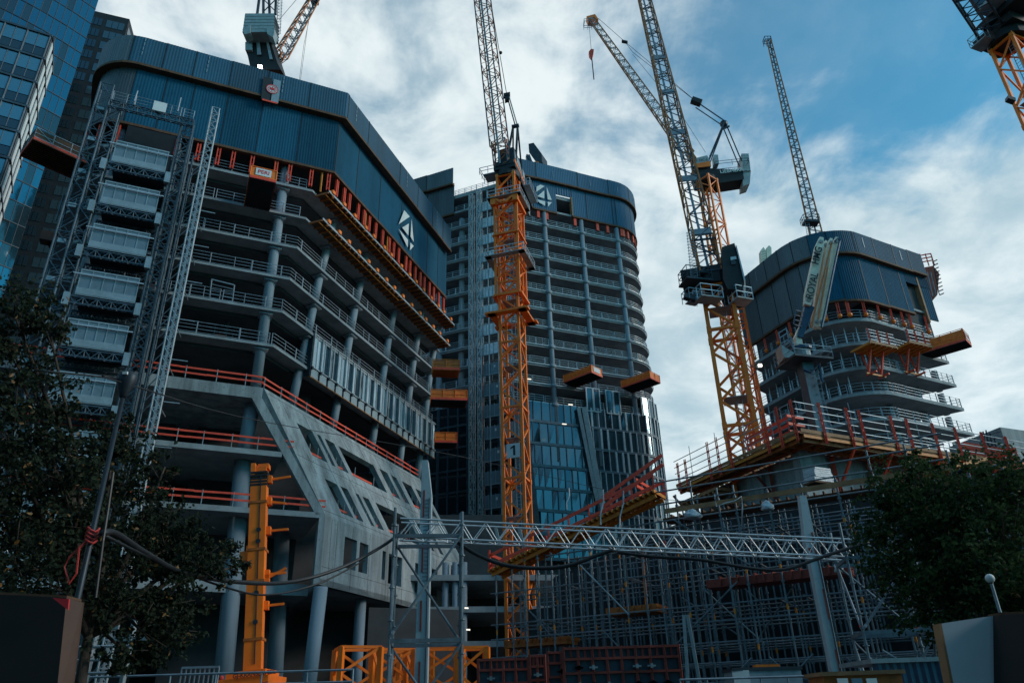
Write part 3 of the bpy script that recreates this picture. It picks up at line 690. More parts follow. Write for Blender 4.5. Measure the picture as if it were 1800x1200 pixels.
# raking fins and the slanted dark return at the left edge of the glass
for xa, ya, xb, yb in ((1017, 717, 1050, 880), (1027, 716, 1062, 905)):
    a = onpl(xa, ya, PC+nK1*.7, K1); b = onpl(xb, yb, PC+nK1*.7, K1); MB().bar(a, b, .75 if xa > 1020 else .5, .6).build('raking_fin', 'galv', CT)
a = [onpl(x, y, PC+nK1*.5, K1) for x, y in ((905, 700), (922, 700), (951, 935), (905, 940))]; MB().slabp(a, -nK1*.8).build('slanted_wall', 'dark_steel', CT)
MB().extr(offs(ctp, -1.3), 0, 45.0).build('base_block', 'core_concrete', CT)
# loading platforms
p1 = onpl(1048, 655, PC, K1); p1.z = 48.9-.1
dq = rot(nK1, -18)
b = onpl(1001, 684, PC+nK1*.4, K1); b.z = 49.1
pa = platform('loading_platform', 'orange loading platform on the centre tower, lower and left of its pair', b, rot(nK1, -25), rot(K1, -25), 5.6, 2.8, 'loading platforms sticking out of the shells', sign=' ')
b = onpl(1100, 670, PC+nK1*.8, K1); b.z = 49.4
pb = platform('loading_platform', 'orange loading platform at the rounded corner of the centre tower', b, rot(nK1, -25), rot(K1, -25), 5.6, 2.9, 'loading platforms sticking out of the shells')
for a_, pt in ((0, pa), (1, pb)):
    pass
# twin-mast hoist at the tower corner with a landing panel on each floor
hP = KC-nK1*0; 
HO = thing('material_hoist', 'grey twin-mast hoist running up the corner of the centre tower, landing panels on every floor', 'hoist', (-8, 104, 0))
def hq(px, py, Y): return at(px, py, Y)
for px0, py0, px1, py1 in ((829, 343, 845, 1110), (842, 336, 862, 1110)):
    a = onpl(px0, py0, KC+nK2*2.6, K2); b = v2(a, 2); ch = MB(); br = MB(); lattice(ch, br, b, v2(a, a.z), K2*.34, nK2*.34, 64, .15, .09); c = ch.build('mast', 'galv', HO); br.build('bracing', 'galv_light', c)
hd = -K2; hA0 = v2(onpl(842, 560, KC+nK2*2.2, K2), 0); nHK = nK2
for k in range(23):
    z = zC[0]-3.45*k+.1
    a = hA0; m = MB(); m.box(v2(a, z+.9)+hd*1.9, hd*1.9, nK2*.06, UP*.95)
    p = m.build('landing_panel', 'hoist_panel' if k < 9 else 'mesh_panel', HO)
    m = MB(); m.box(v2(a, z+1.0)+hd*4.6, hd*.8, nK2*.05, UP*1.05); 
    for i in range(4): m.bar(v2(a, z-.1)+hd*(.1+1.2*i)+nK2*.1, v2(a, z+1.95)+hd*(.1+1.2*i)+nK2*.1, .07)
    m.bar(v2(a, z-.1)+nK2*.1, v2(a, z-.1)+hd*5.4+nK2*.1, .16); m.build('panel_frame', 'mesh_frame', p)
    m = MB(); m.box(v2(a, z+1.2)+hd*(2.6+.4*(k % 3))+nK2*.09, hd*.16, nK2*.01, UP*.2); m.build('notice_plate', 'logo_white', p)
for i in (1.8, 3.4, 5.7):
    a = hA0+nK2*.2; MB().bar(v2(a+hd*i, 2), v2(a+hd*i, 84), .14).build('standard', 'galv', HO)
a = hA0+nK2*.5; MB().path([v2(a+hd*.9, 2), v2(a+hd*.85, 30), v2(a+hd*.8, 52)], .07).build('riser_hose', 'red_dark', HO)
# ================================================================== RIGHT BUILDING
M1 = dirz(65); M2 = dirz(-22); nM1 = V((M1.y, -M1.x, 0)); nM2 = V((-M2.y, M2.x, 0))
PR = at(1560, 574, 88); RC = v2(onpl(1466, 560, PR, M1), 0)
rT = (onpl(1690, 740, PR, M1)-RC).dot(M1)
def rbpoly(off=0., tl=16.5, tr=None, r=6.5):
    tr = rT if tr is None else tr; k = r*math.tan(radians(87/2))
    a = RC+M2*k; p = [RC+M2*tl, a]+arc(a, -M2, r, -87, 12) ; e = p[-1]
    p += [RC+M1*tr]; return offs([V((q.x, q.y, 0)) for q in p], off)
RB = thing('tower_shell', 'unfinished round-cornered tower at right with a dark blue screen round its top', 'building', (48, 92, 0))
zR = [46.5, 43.1, 39.7, 36.3, 32.9, 29.5, 26.1]
for k, z in enumerate(zR):
    pl = rbpoly(0, tr=rT+1.3+(.5 if k > 3 else 0)-(1.4 if k == 0 else 0)); body = pl+[pl[-1]+rot(M1, -118)*14, pl[0]+rot(M1, -20)*12]
    s = MB().extr(body, z-.40, z).build('floor_slab', 'slab_concrete', RB)
    m = MB(); e = offs(pl, -.12); railing(m, cut(e, .1, plen(e)-.1), z, h=1.3, sp=2.4, w=.06); q = body[-2]-pl[-1]; railing(m, [e[-1], e[-1]+q*.5], z, h=1.3, w=.06); m.build('guard_rail', 'rail_steel', RB)
    if k < 4:                                  # rows of slender steel props
        m = MB(); e = offs(pl, -1.5); Lp = plen(e); z1 = (zR[k-1]-.4) if k else 49; s_ = 1
        while s_ < (Lp-1.5 if k == 3 else Lp*.72):
            if k > 0 and not (k == 3 and s_ > Lp*.45):
                p = palong(e, s_)[0]; m.bar(v2(p, z), v2(p, z+1.7), .17); m.bar(v2(p, z+1.7), v2(p, z1), .11)
            s_ += random.uniform(1.2, 1.7)
        if m.v: split(m, 'steel_prop', 'galv_light', RB, 40, 2)
    for s_ in (2, 9, 18.5, 25, 30):
        p = palong(offs(pl, -2.6), s_)[0]
        if k >= 2: MB().tube(v2(p, z), v2(p, zR[k-1]-.4), .42, 12).build('column', 'column_concrete', RB, True)
m = MB(); c0 = RC+M1*12+M2*9; m.extr([c0-M1*6, c0+M1*11, c0+M1*11+M2*9, c0-M1*6+M2*12], 15, 57); m.build('core_wall', 'core_concrete', RB)
MB().extr(rbpoly(.15)+[rbpoly(.15)[-1]+rot(M1, -118)*14, RC+M2*15+M1*20], 49.9, 50.2).build('floor_slab', 'slab_concrete', RB)
tTop = (onpl(1608, 452, PR, M1)-RC).dot(M1); tBot = (onpl(1606, 552, PR, M1)-RC).dot(M1); wl, wr = (onpl(1595, 530, PR, M1)-RC).dot(M1), (onpl(1622, 545, PR, M1)-RC).dot(M1)
m = MB(); m.extr([RC+M1*7-nM1*.1, RC+M1*(wr+.9)-nM1*.1, RC+M1*(wr-.5)-nM1*5, RC+M1*7-nM1*5], 46.52, 57.5); m.build('dark_infill', 'core_concrete', RB)  # dark block behind the screen opening stands in for the unlit interior
for z0, z1, off, mt in ((49.2, 56.4, .35, 'cladding'), (56.2, 59.6, .9, 'cladding_upper')):
    pl = rbpoly(off, tl=16.5, tr=tTop if z0 > 55 else tTop+.6); L = plen(pl); st = L-(tTop+.6-6.5*.949)
    br = [0, 4, 7.5, 10.3, 12.7, 15.1, 17.5, st, st+(L-st)*.27, st+(L-st)*.55]
    tw = L-(tTop+.6-wl)
    br += [st+(L-st)*.78, L] if z0 > 55 else [tw]
    for i in range(len(br)-1):
        pc = cut(pl, br[i]+.004, br[i+1]-.004); m = MB(); dz = random.uniform(-.08, .08)
        corr(m, pc, z0+dz, z1+dz, .28, .04); p = m.build('protection_panel', ('cladding_grey' if br[i] < 15 else mt), RB)
        m = MB(); strip(m, pc, z0-.30+dz, z0+dz-.006, -.6 if z0 > 55 else -.35, .12); m.build('timber_edge', 'timber', p)
        q, d = palong(pl, br[i]); m = MB(); nr = V((d.y, -d.x, 0)); m.box(v2(q, (z0+z1)/2)+nr*.035, d*.04, nr*.02, UP*(z1-z0)/2); m.build('panel_joint', 'black_steel', p)
        if z0 > 55 and i % 2 == 1 and i > 6 or (z0 > 55 and i == 1):
            q, d = palong(pc, plen(pc)*.45); m = MB(); nr = V((d.y, -d.x, 0)); m.box(v2(q+nr*.1, z0+1.9), d*.03, nr*.01, UP*.8); m.build('slot_mark', 'mesh_frame', p)
    if z0 < 55:
        pc = cut(pl, tw, L); m = MB(); corr(m, pc, 54.2, 56.3, .36, .07); m.build('protection_panel', mt, RB)
        a = RC+M1*wr; m = MB(); m.box(v2(a, 52.0)+nM1*.2, M1*.14, nM1*.35, UP*3.6); m.build('timber_reveal', 'ply', RB)
        pc = [a+nM1*.35+M1*.2, a+nM1*.35+M1*2.2]; m = MB(); corr(m, pc, 49.0, 54.2, .36, .07); m.build('protection_panel', mt, RB)
pl = rbpoly(.1); L = plen(pl)
for s_ in [1.2, 3.8, 6.4, 9, 11.6, 14.5, 17.3]+[20.2-6.17+(onpl(x, y, PR, M1)-RC).dot(M1) for x, y in ((1488, 565), (1500, 566), (1521, 572), (1546, 578), (1570, 584), (1591, 590), (1606, 594), (1638, 604))]:
    p, d = palong(pl, s_); nr = V((d.y, -d.x, 0)); m = MB()
    for e in (-.13, .13): m.bar(v2(p+d*e, 47.1)+nr*.0, v2(p+d*e, 49.3)+nr*.1, .11, .2)
    for zz in (47.6, 48.4): m.box(v2(p, zz), d*.13, nr*.05, UP*.06)
    o = m.build('climbing_strut', 'red', RB); MB().ball(v2(p, 46.95)+nr*.1, .3).build('strut_foot', 'orange', o)
# formwork crates hung off two storeys on the right face
for xa, xb in ((1507, 1578), (1576, 1640)):
    a = onpl(xa+22, 600, PR+nM1*3.0, M1); b = onpl(xb, 613, PR+nM1*3.0, M1); b.z = a.z; a = a-nM1*2.1; b = b-nM1*2.1; d = (b-a).normalized(); w_ = (b-a).length
    t = thing('formwork_platform', 'red and orange slung formwork deck %s on the right tower' % ('nearer the cream boom' if xa < 1550 else 'beside the loading platform'), 'work platform', a, 'slung formwork decks on the right tower')
    m = MB(); m.box((a+b)/2+nM1*.6, d*w_/2, nM1*1.5, UP*.05)
    for i in range(6): q = a+d*w_*i/5; m.bar(q-nM1*.9-UP*.15, q+nM1*2.1-UP*.15, .12, .18)
    m.build('deck', 'yellow', t); m = MB(); m.bar(a+nM1*2.1, b+nM1*2.1, .1, .3); m.build('edge_board', 'ply', t)
    for f_ in (.05, .4, .75): m = MB(); q = a+d*w_*f_+nM1*2; m.bar(q-UP*.2, q+UP*1.9, .2); m.build('post', 'red', t)
    m = MB()
    for h in (.4, .9, 1.4, 1.8): m.bar(a+nM1*2+UP*h, b+nM1*2+UP*h, .06)
    for i in range(8): q = a+d*w_*i/7+nM1*1.9; m.bar(q, q+UP*1.8, .05)
    m.build('guard_rail', 'rail_steel', t)
    m = MB()
    for f_ in (.3, .75):
        q = a+d*w_*f_; m.bar(q-UP*.2+nM1*.9, q-UP*3.2-nM1*.3, .2); m.bar(q-UP*.2-nM1*.6, q-UP*3.2-nM1*.1, .18); m.bar(q-UP*3.2-nM1*.6, q-UP*3.2+nM1*.9, .2)
    m.build('hanging_frame', 'red', t)
    m = MB(); m.bar(a+d*w_*.15-UP*3.2, a+d*w_*.85-UP*3.2, .12, .2); m.build('lower_waler', 'yellow', t)
b = onpl(1624, 624, PR, M1)
platform('loading_platform', 'orange loading platform with lettered end sign beside the sky on the right tower', b, rot(nM1, -22), rot(M1, -22), 5.4, 2.6, 'loading platforms sticking out of the shells', sign='PERI', rail=1.5)
# red formwork cage at the far upper edge
e = at(1632, 500, 99); t = thing('formwork_cage', 'dark red formwork cage on the far top edge of the right tower', 'formwork', e)
m = MB(); a = at(1612, 462, 99); b = at(1641, 461, 99)
for h in (0, .6, 1.2): m.bar(a+UP*h, b+UP*(h+.4), .14)
for f_ in (0, .33, .66, 1): q = a.lerp(b, f_); m.bar(q-UP*.6, q+UP*1.6, .14)
m.build('red_frame', 'red', t); m = MB()
pp0 = [at(x, y, 99.5) for x, y in ((1614, 472), (1640, 467), (1651, 480), (1648, 518), (1640, 522), (1625, 500))]; m.slabp(pp0, V((.3, 4, 0))); m.build('dark_panel', 'red_dark', t)
m = MB()
for i in range(10): q = at(1640+i*1.3, 460+i*6.5, 99); m.bar(q, q+V((.5, -.4, .1)), .12); m.bar(q, q+V((0, 0, .7)), .1)
split(m, 'hook', 'black_steel', t, 100, 2)
m = MB()
for i in range(4): a = at(1618+i*6, 478, 98.8); m.bar(a, at(1628+i*6, 520, 98.8), .1)
split(m, 'prop', 'rail_steel', t)
# ------------------------------------------------ podium with projecting platform below
ZP = 19.0; pc_ = v2(atz(1405, 757, ZP), 0); pl_ = v2(atz(1190, 855, ZP), 0); d1 = (pl_-pc_).normalized(); d2 = dirz(64.5); LL = (pl_-pc_).length; LR = 30.
po1 = V((-d1.y, d1.x, 0)) if V((-d1.y, d1.x, 0)).y < 0 else V((d1.y, -d1.x, 0)); po2 = V((d2.y, -d2.x, 0))
if po1.x > 0: po1 = -po1
PF = thing('podium_block', 'concrete podium of the right tower ringed by a timber working platform with red posts', 'building', (24, 58, 0))
m = MB(); i0 = pc_-po1*2.6-po2*2.6; m.extr([i0+d1*LL*.86, i0, i0+d2*LR, i0+d2*LR-po2*16, i0+d1*LL*.86-po1*16], 0, ZP-.5); m.build('concrete_wall', 'concrete', PF)
for s_ in (4.3, 9.2): q = i0+d1*s_; m = MB(); m.extr([q+po1*.35, q+d1*1.7+po1*.35, q+d1*1.7-po1*.2, q-po1*.2], 6, ZP-.9); m.build('wall_rib', 'concrete', PF)
m = MB(); m.extr([i0+po2*.5-d2*.6+po1*.3, i0+d2*1.6+po2*.5, i0+d2*1.4-po2*.5, i0-d2*.6-po2*.5], 0, ZP-.5); m.build('corner_pier', 'concrete', PF)
for dd, pp, Ln in ((d1, po1, LL), (d2, po2, LR)):
    m = MB(); z = ZP-.12; m.box(v2(pc_+dd*Ln/2-pp*1.4, z), dd*Ln/2, pp*1.4, UP*.05); i = .4
    while i < Ln: q = pc_+dd*i; m.bar(v2(q+pp*.05, z-.2), v2(q-pp*2.8, z-.2), .1, .24); i += .62
    m.build('platform_deck', 'ply', PF)
    m = MB(); m.bar(v2(pc_+pp*.05, z+.18)+dd*.1, v2(pc_+dd*Ln+pp*.05, z+.18), .06, .26); m.build('toe_board', 'ply', PF)
    m = MB()
    for o in (.3, 1.6, 2.6): m.bar(v2(pc_+dd*.5-pp*o, z-.42), v2(pc_+dd*Ln-pp*o, z-.42), .1, .22)
    split(m, 'waler', 'orange_dark', PF)
    m = MB(); m.bar(v2(pc_+dd*.3+pp*.03, z-.2), v2(pc_+dd*Ln*.97+pp*.03, z-.2), .05, .2); m.build('yellow_beam', 'yellow', PF)
    m = MB()
    for h in (.55, 1.1, 1.65, 2.2): m.bar(v2(pc_+pp*.02, ZP+h), v2(pc_+dd*Ln+pp*.02, ZP+h), .05)
    m.build('guard_rail', 'rail_steel', PF)
    ps = (0.2, 1.7, 3.1, 7.3, 8.8, 10.0, 13.2, 14.3) if dd is d1 else (2.3, 5.0, 6.3, 9.6, 11.3, 14.2, 16.8, 20, 23)
    for s_ in ps:
        q = v2(pc_+dd*min(s_, Ln-.1)+pp*.1, 0); m = MB(); hgt = 2.4 if s_ < 12 or dd is d2 else 1.9
        for e_ in (-.09, .09): m.bar(q+dd*e_+UP*(ZP-.7), q+dd*e_+UP*(ZP+hgt), .075, .18)
        for zz in (0, .8, 1.6): m.box(q+UP*(ZP+zz), dd*.12, pp*.04, UP*.08)
        m.build('rail_post', 'red', PF)
    m = MB()
    for s_ in (2.5, 5.5, 9, 12.5): q = v2(pc_+dd*s_, 0); m.bar(q+UP*(ZP+.0), q+UP*(ZP+2.9), .05)
    split(m, 'scaffold_pole', 'galv', PF)
for s_ in (2.6, 6.4, 8.4, 11.5, 15, 18):        # red raking struts under the deck
    q = i0+d2*s_+po2*.25; m = MB(); m.bar(v2(q, ZP-.6), v2(q, ZP-5.2), .30, .22); m.bar(v2(q, ZP-3.2), v2(q+po2*2.2, ZP-.6), .16); m.build('console_bracket', 'red', PF)
for s_ in (3.3, 8, 13): q = i0+d1*s_+po1*.3; m = MB(); m.bar(v2(q, ZP-.6), v2(q, ZP-4.5), .26, .2); m.bar(v2(q, ZP-3.0), v2(q+po1*2.2, ZP-.6), .14); m.build('console_bracket', 'red_dark', PF)
# lower timber landing and its edge below the platform tip
q = pl_-d1*2.5-po1*.6; m = MB(); m.box(v2(q, ZP-1.6)-d1*.5, d1*2.4, po1*.9, UP*.12)
for i in range(9): m.bar(v2(q-d1*(2.6-.6*i), ZP-1.85)-po1*.9, v2(q-d1*(2.6-.6*i), ZP-1.85)+po1*1.0, .1, .2)
m.build('lower_landing', 'ply', PF)
# red stair guard unit on the left edge of the platform
a = v2(pc_+d1*1.6-po1*.7, ZP); m = MB()
for h in (.5, 1.05, 1.6): m.bar(a+UP*h, a+d1*4.6+UP*(h-.1), .14, .22)
for i in range(6): q = a+d1*.9*i; m.bar(q, q+UP*1.8, .1)
for h in (.6, 1.2, 1.8): m.bar(a+UP*h, a+d2*1.6+UP*h, .12, .2)
m.build('stair_guard', 'red', PF)
# stepped red formwork parapet to the far right
a = at(1694, 782, 60); b = at(1775, 795, 60); m = MB(); m.bar(a, b, .25, .5); m.bar(at(1700, 797, 60), at(1775, 806, 60), .2, 1.0); m.bar(at(1752, 804, 59), at(1785, 790, 57), .2, .35); m.bar(at(1760, 815, 59), at(1788, 803, 57), .2, .35)
for x in (1704, 1745, 1775, 1785): m.bar(at(x, 792, 59), at(x+8, 828, 59), .14)
m.build('red_parapet', 'red', PF)
m = MB(); m.box(at(1730, 820, 62), V((3.2, 1.3, 0)), V((-.6, 1.4, 0)), UP*.3); m.box(at(1660, 826, 56), V((2.2, 1.2, .5)), V((-.6, 1.4, 0)), UP*.12)
for i in range(7): p = at(1640+i*9, 838-i*3, 55); m.bar(p, p+V((2.6, 1.0, .9)), .14, .22)
m.build('timber_stack', 'yellow', PF)
m = MB()
for x in (1728, 1733, 1740, 1747): p = at(x+6, 795, 61); m.bar(p, at(x, 755+abs(x-1732)*.8, 61), .09)
for y in (762, 772, 782): m.bar(at(1722, y+6, 61), at(1760, y-4, 61), .06)
m.build('pole_frame', 'black_steel', PF)
bx = at(1795, 830, 75); m = MB(); m.box(bx, V((5, 2, 0)), V((-1, 3, 0)), UP*3.2); m.build('concrete_wall', 'concrete', PF)
# ------------------------------------------------ concrete placing boom on a square mast
YB = 62.
def pp(m, pix, Y, dv): return m.slabp([at(x, y, Y) for x, y in pix], V(dv))
PB = thing('placing_boom', 'folded cream concrete placing boom with black lettering on a square steel mast', 'concrete pump', at(1428, 740, YB))
mb_ = at(1428, 760, YB); mt_ = at(1414, 640, YB); mb_ = V((mt_.x, mt_.y, 15)); m = MB(); m.box((mb_+mt_)/2, V((.52, .1, 0)), V((-.1, .52, 0)), UP*((mt_.z-mb_.z)/2)); f = m.build('mast', 'hoist_steel', PB)
m = MB()
for i in range(9): q = mt_-UP*(.8+i*.75); 
for i in range(9):
    for s in (-.25, .25): m.box(mt_-UP*(.8+i*.8)+V((s, -.55, 0)), V((.04, 0, 0)), V((0, .02, 0)), UP*.04)
split(m, 'bolt', 'black_steel', f)
m = MB(); a = mt_+V((.85, -.1, 0))
for i in range(18): z = -.5*i; m.bar(a+V((-.2, 0, z)), a+V((.2, 0, z)), .04)
for s in (-.2, .2): m.bar(a+V((s, 0, 0)), a+V((s, 0, -9)), .05)
for i in range(9): z = -i; m.bar(a+V((-.3, 0, z)), a+V((0, -.5, z)), .03); m.bar(a+V((.3, 0, z)), a+V((0, -.5, z)), .03)
m.build('caged_ladder', 'rail_steel', PB)
m = MB(); m.box(mt_+UP*.1, V((1.9, .5, 0)), V((-.4, 1.5, 0)), UP*.1); k = m.build('work_platform', 'dark_steel', PB)
m = MB(); c = [mt_+V((1.9, .5, .2))*sx+V((-.4, 1.5, 0))*sy for sx, sy in ((-1, -1), (1, -1), (1, 1), (-1, 1))]; c = [V((x.x, x.y, mt_.z+.2)) for x in c]
for h in (.5, 1.0): [m.bar(c[i]+UP*h, c[(i+1) % 4]+UP*h, .05) for i in range(4)]
for i in range(4):
    for f_ in (0, .5): q = c[i].lerp(c[(i+1) % 4], f_); m.bar(q, q+UP*1.05, .05)
m.build('guard_rail', 'rail_steel', k)
h0 = mt_+UP*.6; m = MB(); m.tube(h0-UP*.4, h0+UP*.7, .75, 14); m.build('slewing_head', 'grey_paint', PB); MB().tube(h0+UP*.7, h0+UP*1.0, 1.0, 16).build('slewing_ring', 'blue_steel', PB)
m = MB(); pp(m, [(1401, 612), (1412, 612), (1409, 588), (1413, 575), (1406, 572), (1398, 590)], YB, (0, .9, 0)); m.build('turret', 'boom_white', PB)
m = MB(); pp(m, [(1402, 590), (1411, 593), (1432, 540), (1417, 532)], YB-.2, (0, .8, 0)); m.bar(at(1410, 585, YB), at(1421, 545, YB), .35); m.build('luffing_link', 'blue_steel', PB)
def boomsec(x0, y0, x1, y1, w0, w1, Y, name='boom_section', mt='boom_white'):
    a = at(x0, y0, Y); b = at(x1, y1, Y); d = (b-a).normalized(); x = d.cross(V((0, 1, 0))).normalized(); dv = V((0, .55, 0)); m = MB()
    pts = [a+x*w0*.35, a+d*1.2+x*w0*.5, b-d*.9+x*w1*.5, b+d*.25+x*w1*.22, b+d*.25-x*w1*.22, b-d*.9-x*w1*.5, a+d*1.2-x*w0*.5, a-x*w0*.35]
    m.slabp(pts, dv); o = m.build(name, mt, PB)
    m = MB()
    for s in (-1, 1): m.slabp([a+x*s*w0*.5-dv*.04+d*1.2, a+x*s*(w0*.5-.09)-dv*.04+d*1.2, b+x*s*(w1*.5-.09)-dv*.04-d*.9, b+x*s*w1*.5-dv*.04-d*.9], -V((0, .05, 0)))
    split(m, 'flange', mt, o); m = MB()
    for q in (a+d*.5, b-d*.35): m.tube(q-V((0, .12, 0)), q+V((0, .7, 0)), .2, 10)
    split(m, 'pivot_pin', 'grey_paint', o); return o
boomsec(1420, 535, 1444, 420, .85, .80, YB-.5); boomsec(1430, 572, 1452, 426, .42, .5, YB+.5); boomsec(1435, 574, 1461, 422, .48, .55, YB-.2); boomsec(1443, 574, 1471, 420, .50, .62, YB-.6)
m = MB(); m.bar(at(1425, 575, YB-1.1), at(1462, 426, YB-1.1), .14); m.bar(at(1438, 560, YB-1.1), at(1455, 470, YB-1.1), .12); split(m, 'hydraulic_ram', 'lattice_rust', PB)
m = MB(); m.path([at(x, y, YB-1) for x, y in ((1444, 575), (1452, 540), (1466, 470), (1476, 424), (1473, 419), (1468, 424))], .11); m.path([at(x, y, YB-1) for x, y in ((1413, 650), (1425, 655), (1440, 640), (1444, 665), (1447, 672))], .13); split(m, 'delivery_hose', 'blue_steel', PB)
sd_ = (at(1444, 440, YB-1.2)-at(1423, 530, YB-1.2)).normalized()
text('ROYAL', 'lettering', 'letter_black', PB, at(1428, 502, YB-.72), sd_, sd_.cross(V((0, -1, 0)))*-1, .95, .01, bold=.01)
text('HMG', 'lettering', 'letter_black', PB, at(1436.5, 449, YB-.72), sd_, sd_.cross(V((0, -1, 0)))*-1, .95, .01, bold=.02)
m = MB(); q = at(1399, 605, YB-1)
for i in range(5): pass
pp(m, [(1372, 605), (1397, 620), (1400, 628), (1378, 628)], YB-1, (0, 1.6, 0)); b_ = m.build('basket', 'grey_paint', PB); m = MB(); c = [at(1373, 604, YB-1), at(1386, 596, YB-1), at(1398, 618, YB-1)]
for i in range(2):
    for h in (0, .6, 1.1): m.bar(c[i]+UP*h, c[i+1]+UP*h, .06)
for q in c: m.bar(q-UP*.3, q+UP*1.2, .07)
m.build('basket_rail', 'rail_steel', b_)
m = MB(); q = at(1395, 570, YB-.8); r_ = at(1399, 545, YB-.8); 
for o in (V((0, 0, 0)), V((.9, .5, 0))): m.bar(q+o, r_+o, .08); 
for f_ in (0, .33, .66, 1): m.bar(q.lerp(r_, f_), q.lerp(r_, f_)+V((.9, .5, 0)), .07)
m.build('ladder_frame', 'blue_steel', PB)
# second folded boom top showing over the screen
t = thing('placing_boom', 'pale top of a second folded concrete boom peeping over the screen', 'concrete pump', at(1347, 470, 100)); m = MB()
for x in (1343, 1353): pp(m, [(x-4, 470), (x+4, 466), (x+3, 440 if x < 1350 else 435), (x-1, 434 if x < 1350 else 431), (x-6, 440 if x < 1350 else 436)], 100, (0, 1, 0))
split(m, 'boom_section', 'boom_white', t); m = MB()
for i in range(6): m.bar(at(1339, 465-i*4.5, 99.8), at(1346, 463-i*4.5, 99.8), .06)
split(m, 'rung', 'rail_steel', t)
# ================================================================== TOWER CRANES
JG = 'luffing tower cranes over the site'
def crane(label, base): return thing('tower_crane', label, 'tower crane', base, JG)
def mast(t, x, y, z0, z1, w, yaw, mt='orange', ladder=True, bw=.15, cw=.27, lift=2.2):
    d = dirz(90+yaw); u = d*w/2; v = V((-d.y, d.x, 0))*w/2; n = max(3, int((z1-z0)/lift))
    ch = MB(); br = MB(); a = V((x, y, z0)); b = V((x, y, z1))
    cs = [(-1, -1), (1, -1), (1, 1), (-1, 1)]
    P = lambda i, k: a.lerp(b, i/n)+u*cs[k % 4][0]+v*cs[k % 4][1]
    for k in range(4):
        ch.bar(P(0, k), P(n, k), cw, cw, up=u)
        for i in range(n):
            q0, q1 = (P(i, k), P(i+1, k+1)) if (i+k) % 2 else (P(i, k+1), P(i+1, k)); br.bar(q0, q1, bw)
            if i % 4 == 0: br.bar(P(i, k), P(i, k+1), bw*1.25)
        br.bar(P(n, k), P(n, k+1), bw*1.4)
    m_ = ch.build('mast', mt, t); br.build('bracing', mt, m_)
    pl = MB()
    for i in range(0, n+1, 4):
        for k in range(4): q = P(i, k); pl.box(q, u.normalized()*cw*.62, v.normalized()*cw*.62, UP*.28)
    split(pl, 'joint_plate', mt, m_)
    if ladder:
        m = MB(); o = a-v*.3+u*.25; zz = 0
        for s in (-.22, .22): m.bar(o+u.normalized()*s, o+u.normalized()*s+UP*(z1-z0), .06)
        while zz < z1-z0: m.bar(o-u.normalized()*.22+UP*zz, o+u.normalized()*.22+UP*zz, .035); zz += .4
        zz = 3.
        while zz < z1-z0-2: m.box(V((x, y, z0+zz)), u*.8, v*.8, UP*.03); zz += 8.8
        m.build('ladder', 'rail_steel', m_)
    return m_
def jib(t, p, q, w, h, n, tri=True, cm='lattice_dark', bm='lattice_dark', cw=.16, bw=.07, taper=.8, foot=True, up=None, walk=True):
    p = V(p); q = V(q); d = (q-p).normalized(); u = d.cross(UP).normalized()
    v = u.cross(d).normalized()
    ch = MB(); br = MB()
    if foot:
        p1 = p.lerp(q, .07); lattice(ch, br, p, p1, u*w/2, v*h*.18, 3, cw, bw, taper=1); 
        for s in (-1, 1): ch.bar(p+u*w/2*s, p1+u*w/2*s+v*h/2, cw)
    lattice(ch, br, p.lerp(q, .05) if foot else p, q, u*w/2, v*h/2, n, cw, bw, tri=tri, taper=taper)
    j = ch.build('jib', cm, t); br.build('lacing', bm, j)
    if walk:
        m = MB(); m.bar(p+v*h*-.3, q-v*h*.3, w*.13, .05); m.build('walkway', 'rail_steel', j)
    return j
def rope(t, pts, r=.035, name='rope', mt='black_steel'):
    m = MB()
    for a, b in zip(pts[:-1], pts[1:]): m.tube(a, b, r, 5)
    return m.build(name, mt, t)
def railbox(m, c, x, y, h=1.1, w=.05):
    p = [c-x-y, c+x-y, c+x+y, c-x+y]
    for hh in (h*.5, h): [m.bar(p[i]+UP*hh, p[(i+1) % 4]+UP*hh, w) for i in range(4)]
    for i in range(4):
        for f_ in (0, .5): q = p[i].lerp(p[(i+1) % 4], f_); m.bar(q, q+UP*h, w)
# ------------------------------------------------ numbered crane in the middle
b1 = at(885, 560, 79); x1, y1 = at(900, 560, 79).x, 80.; zt1 = at(893, 308, 79).z
T = crane('orange crane in the middle with a number plate on its lattice mast', (x1, y1, 0))
M_ = mast(T, x1, y1, 0, zt1, 2.3, 17, lift=2.05, bw=.18, cw=.30)
dq_ = dirz(107); dv_ = V((-dq_.y, dq_.x, 0))
# climbing cage
zc0, zc1 = at(893, 520, 79).z, at(893, 360, 79).z; ch = MB(); br = MB(); lattice(ch, br, V((x1, y1, zc0)), V((x1, y1, zc1)), dq_*1.5, dv_*1.5, 6, .25, .11); c = ch.build('climbing_cage', 'orange', T); br.build('bracing', 'orange', c)
m = MB()
for z, s, hh in ((zc0, 1.66, .16), (zc1, 1.66, .2), ((zc0*.35+zc1*.65), 1.62, .12)):
    for a, b in ((-1, 0), (1, 0), (0, -1), (0, 1)):
        cc_ = V((x1, y1, z))+dq_*s*a+dv_*s*b; m.box(cc_, dq_*(s if b else .2), dv_*(s if a else .2), UP*hh)
split(m, 'collar', 'orange', c, 100, 4)
m = MB(); zz = at(893, 553, 79).z
for a, b in ((-1, 0), (1, 0), (0, -1), (0, 1)): m.box(V((x1, y1, zz))+dq_*1.9*a+dv_*1.9*b, dq_*(2.7 if b else .45), dv_*(2.4 if a else .45), UP*.13)
m.build('tie_frame', 'orange', T)
m = MB()
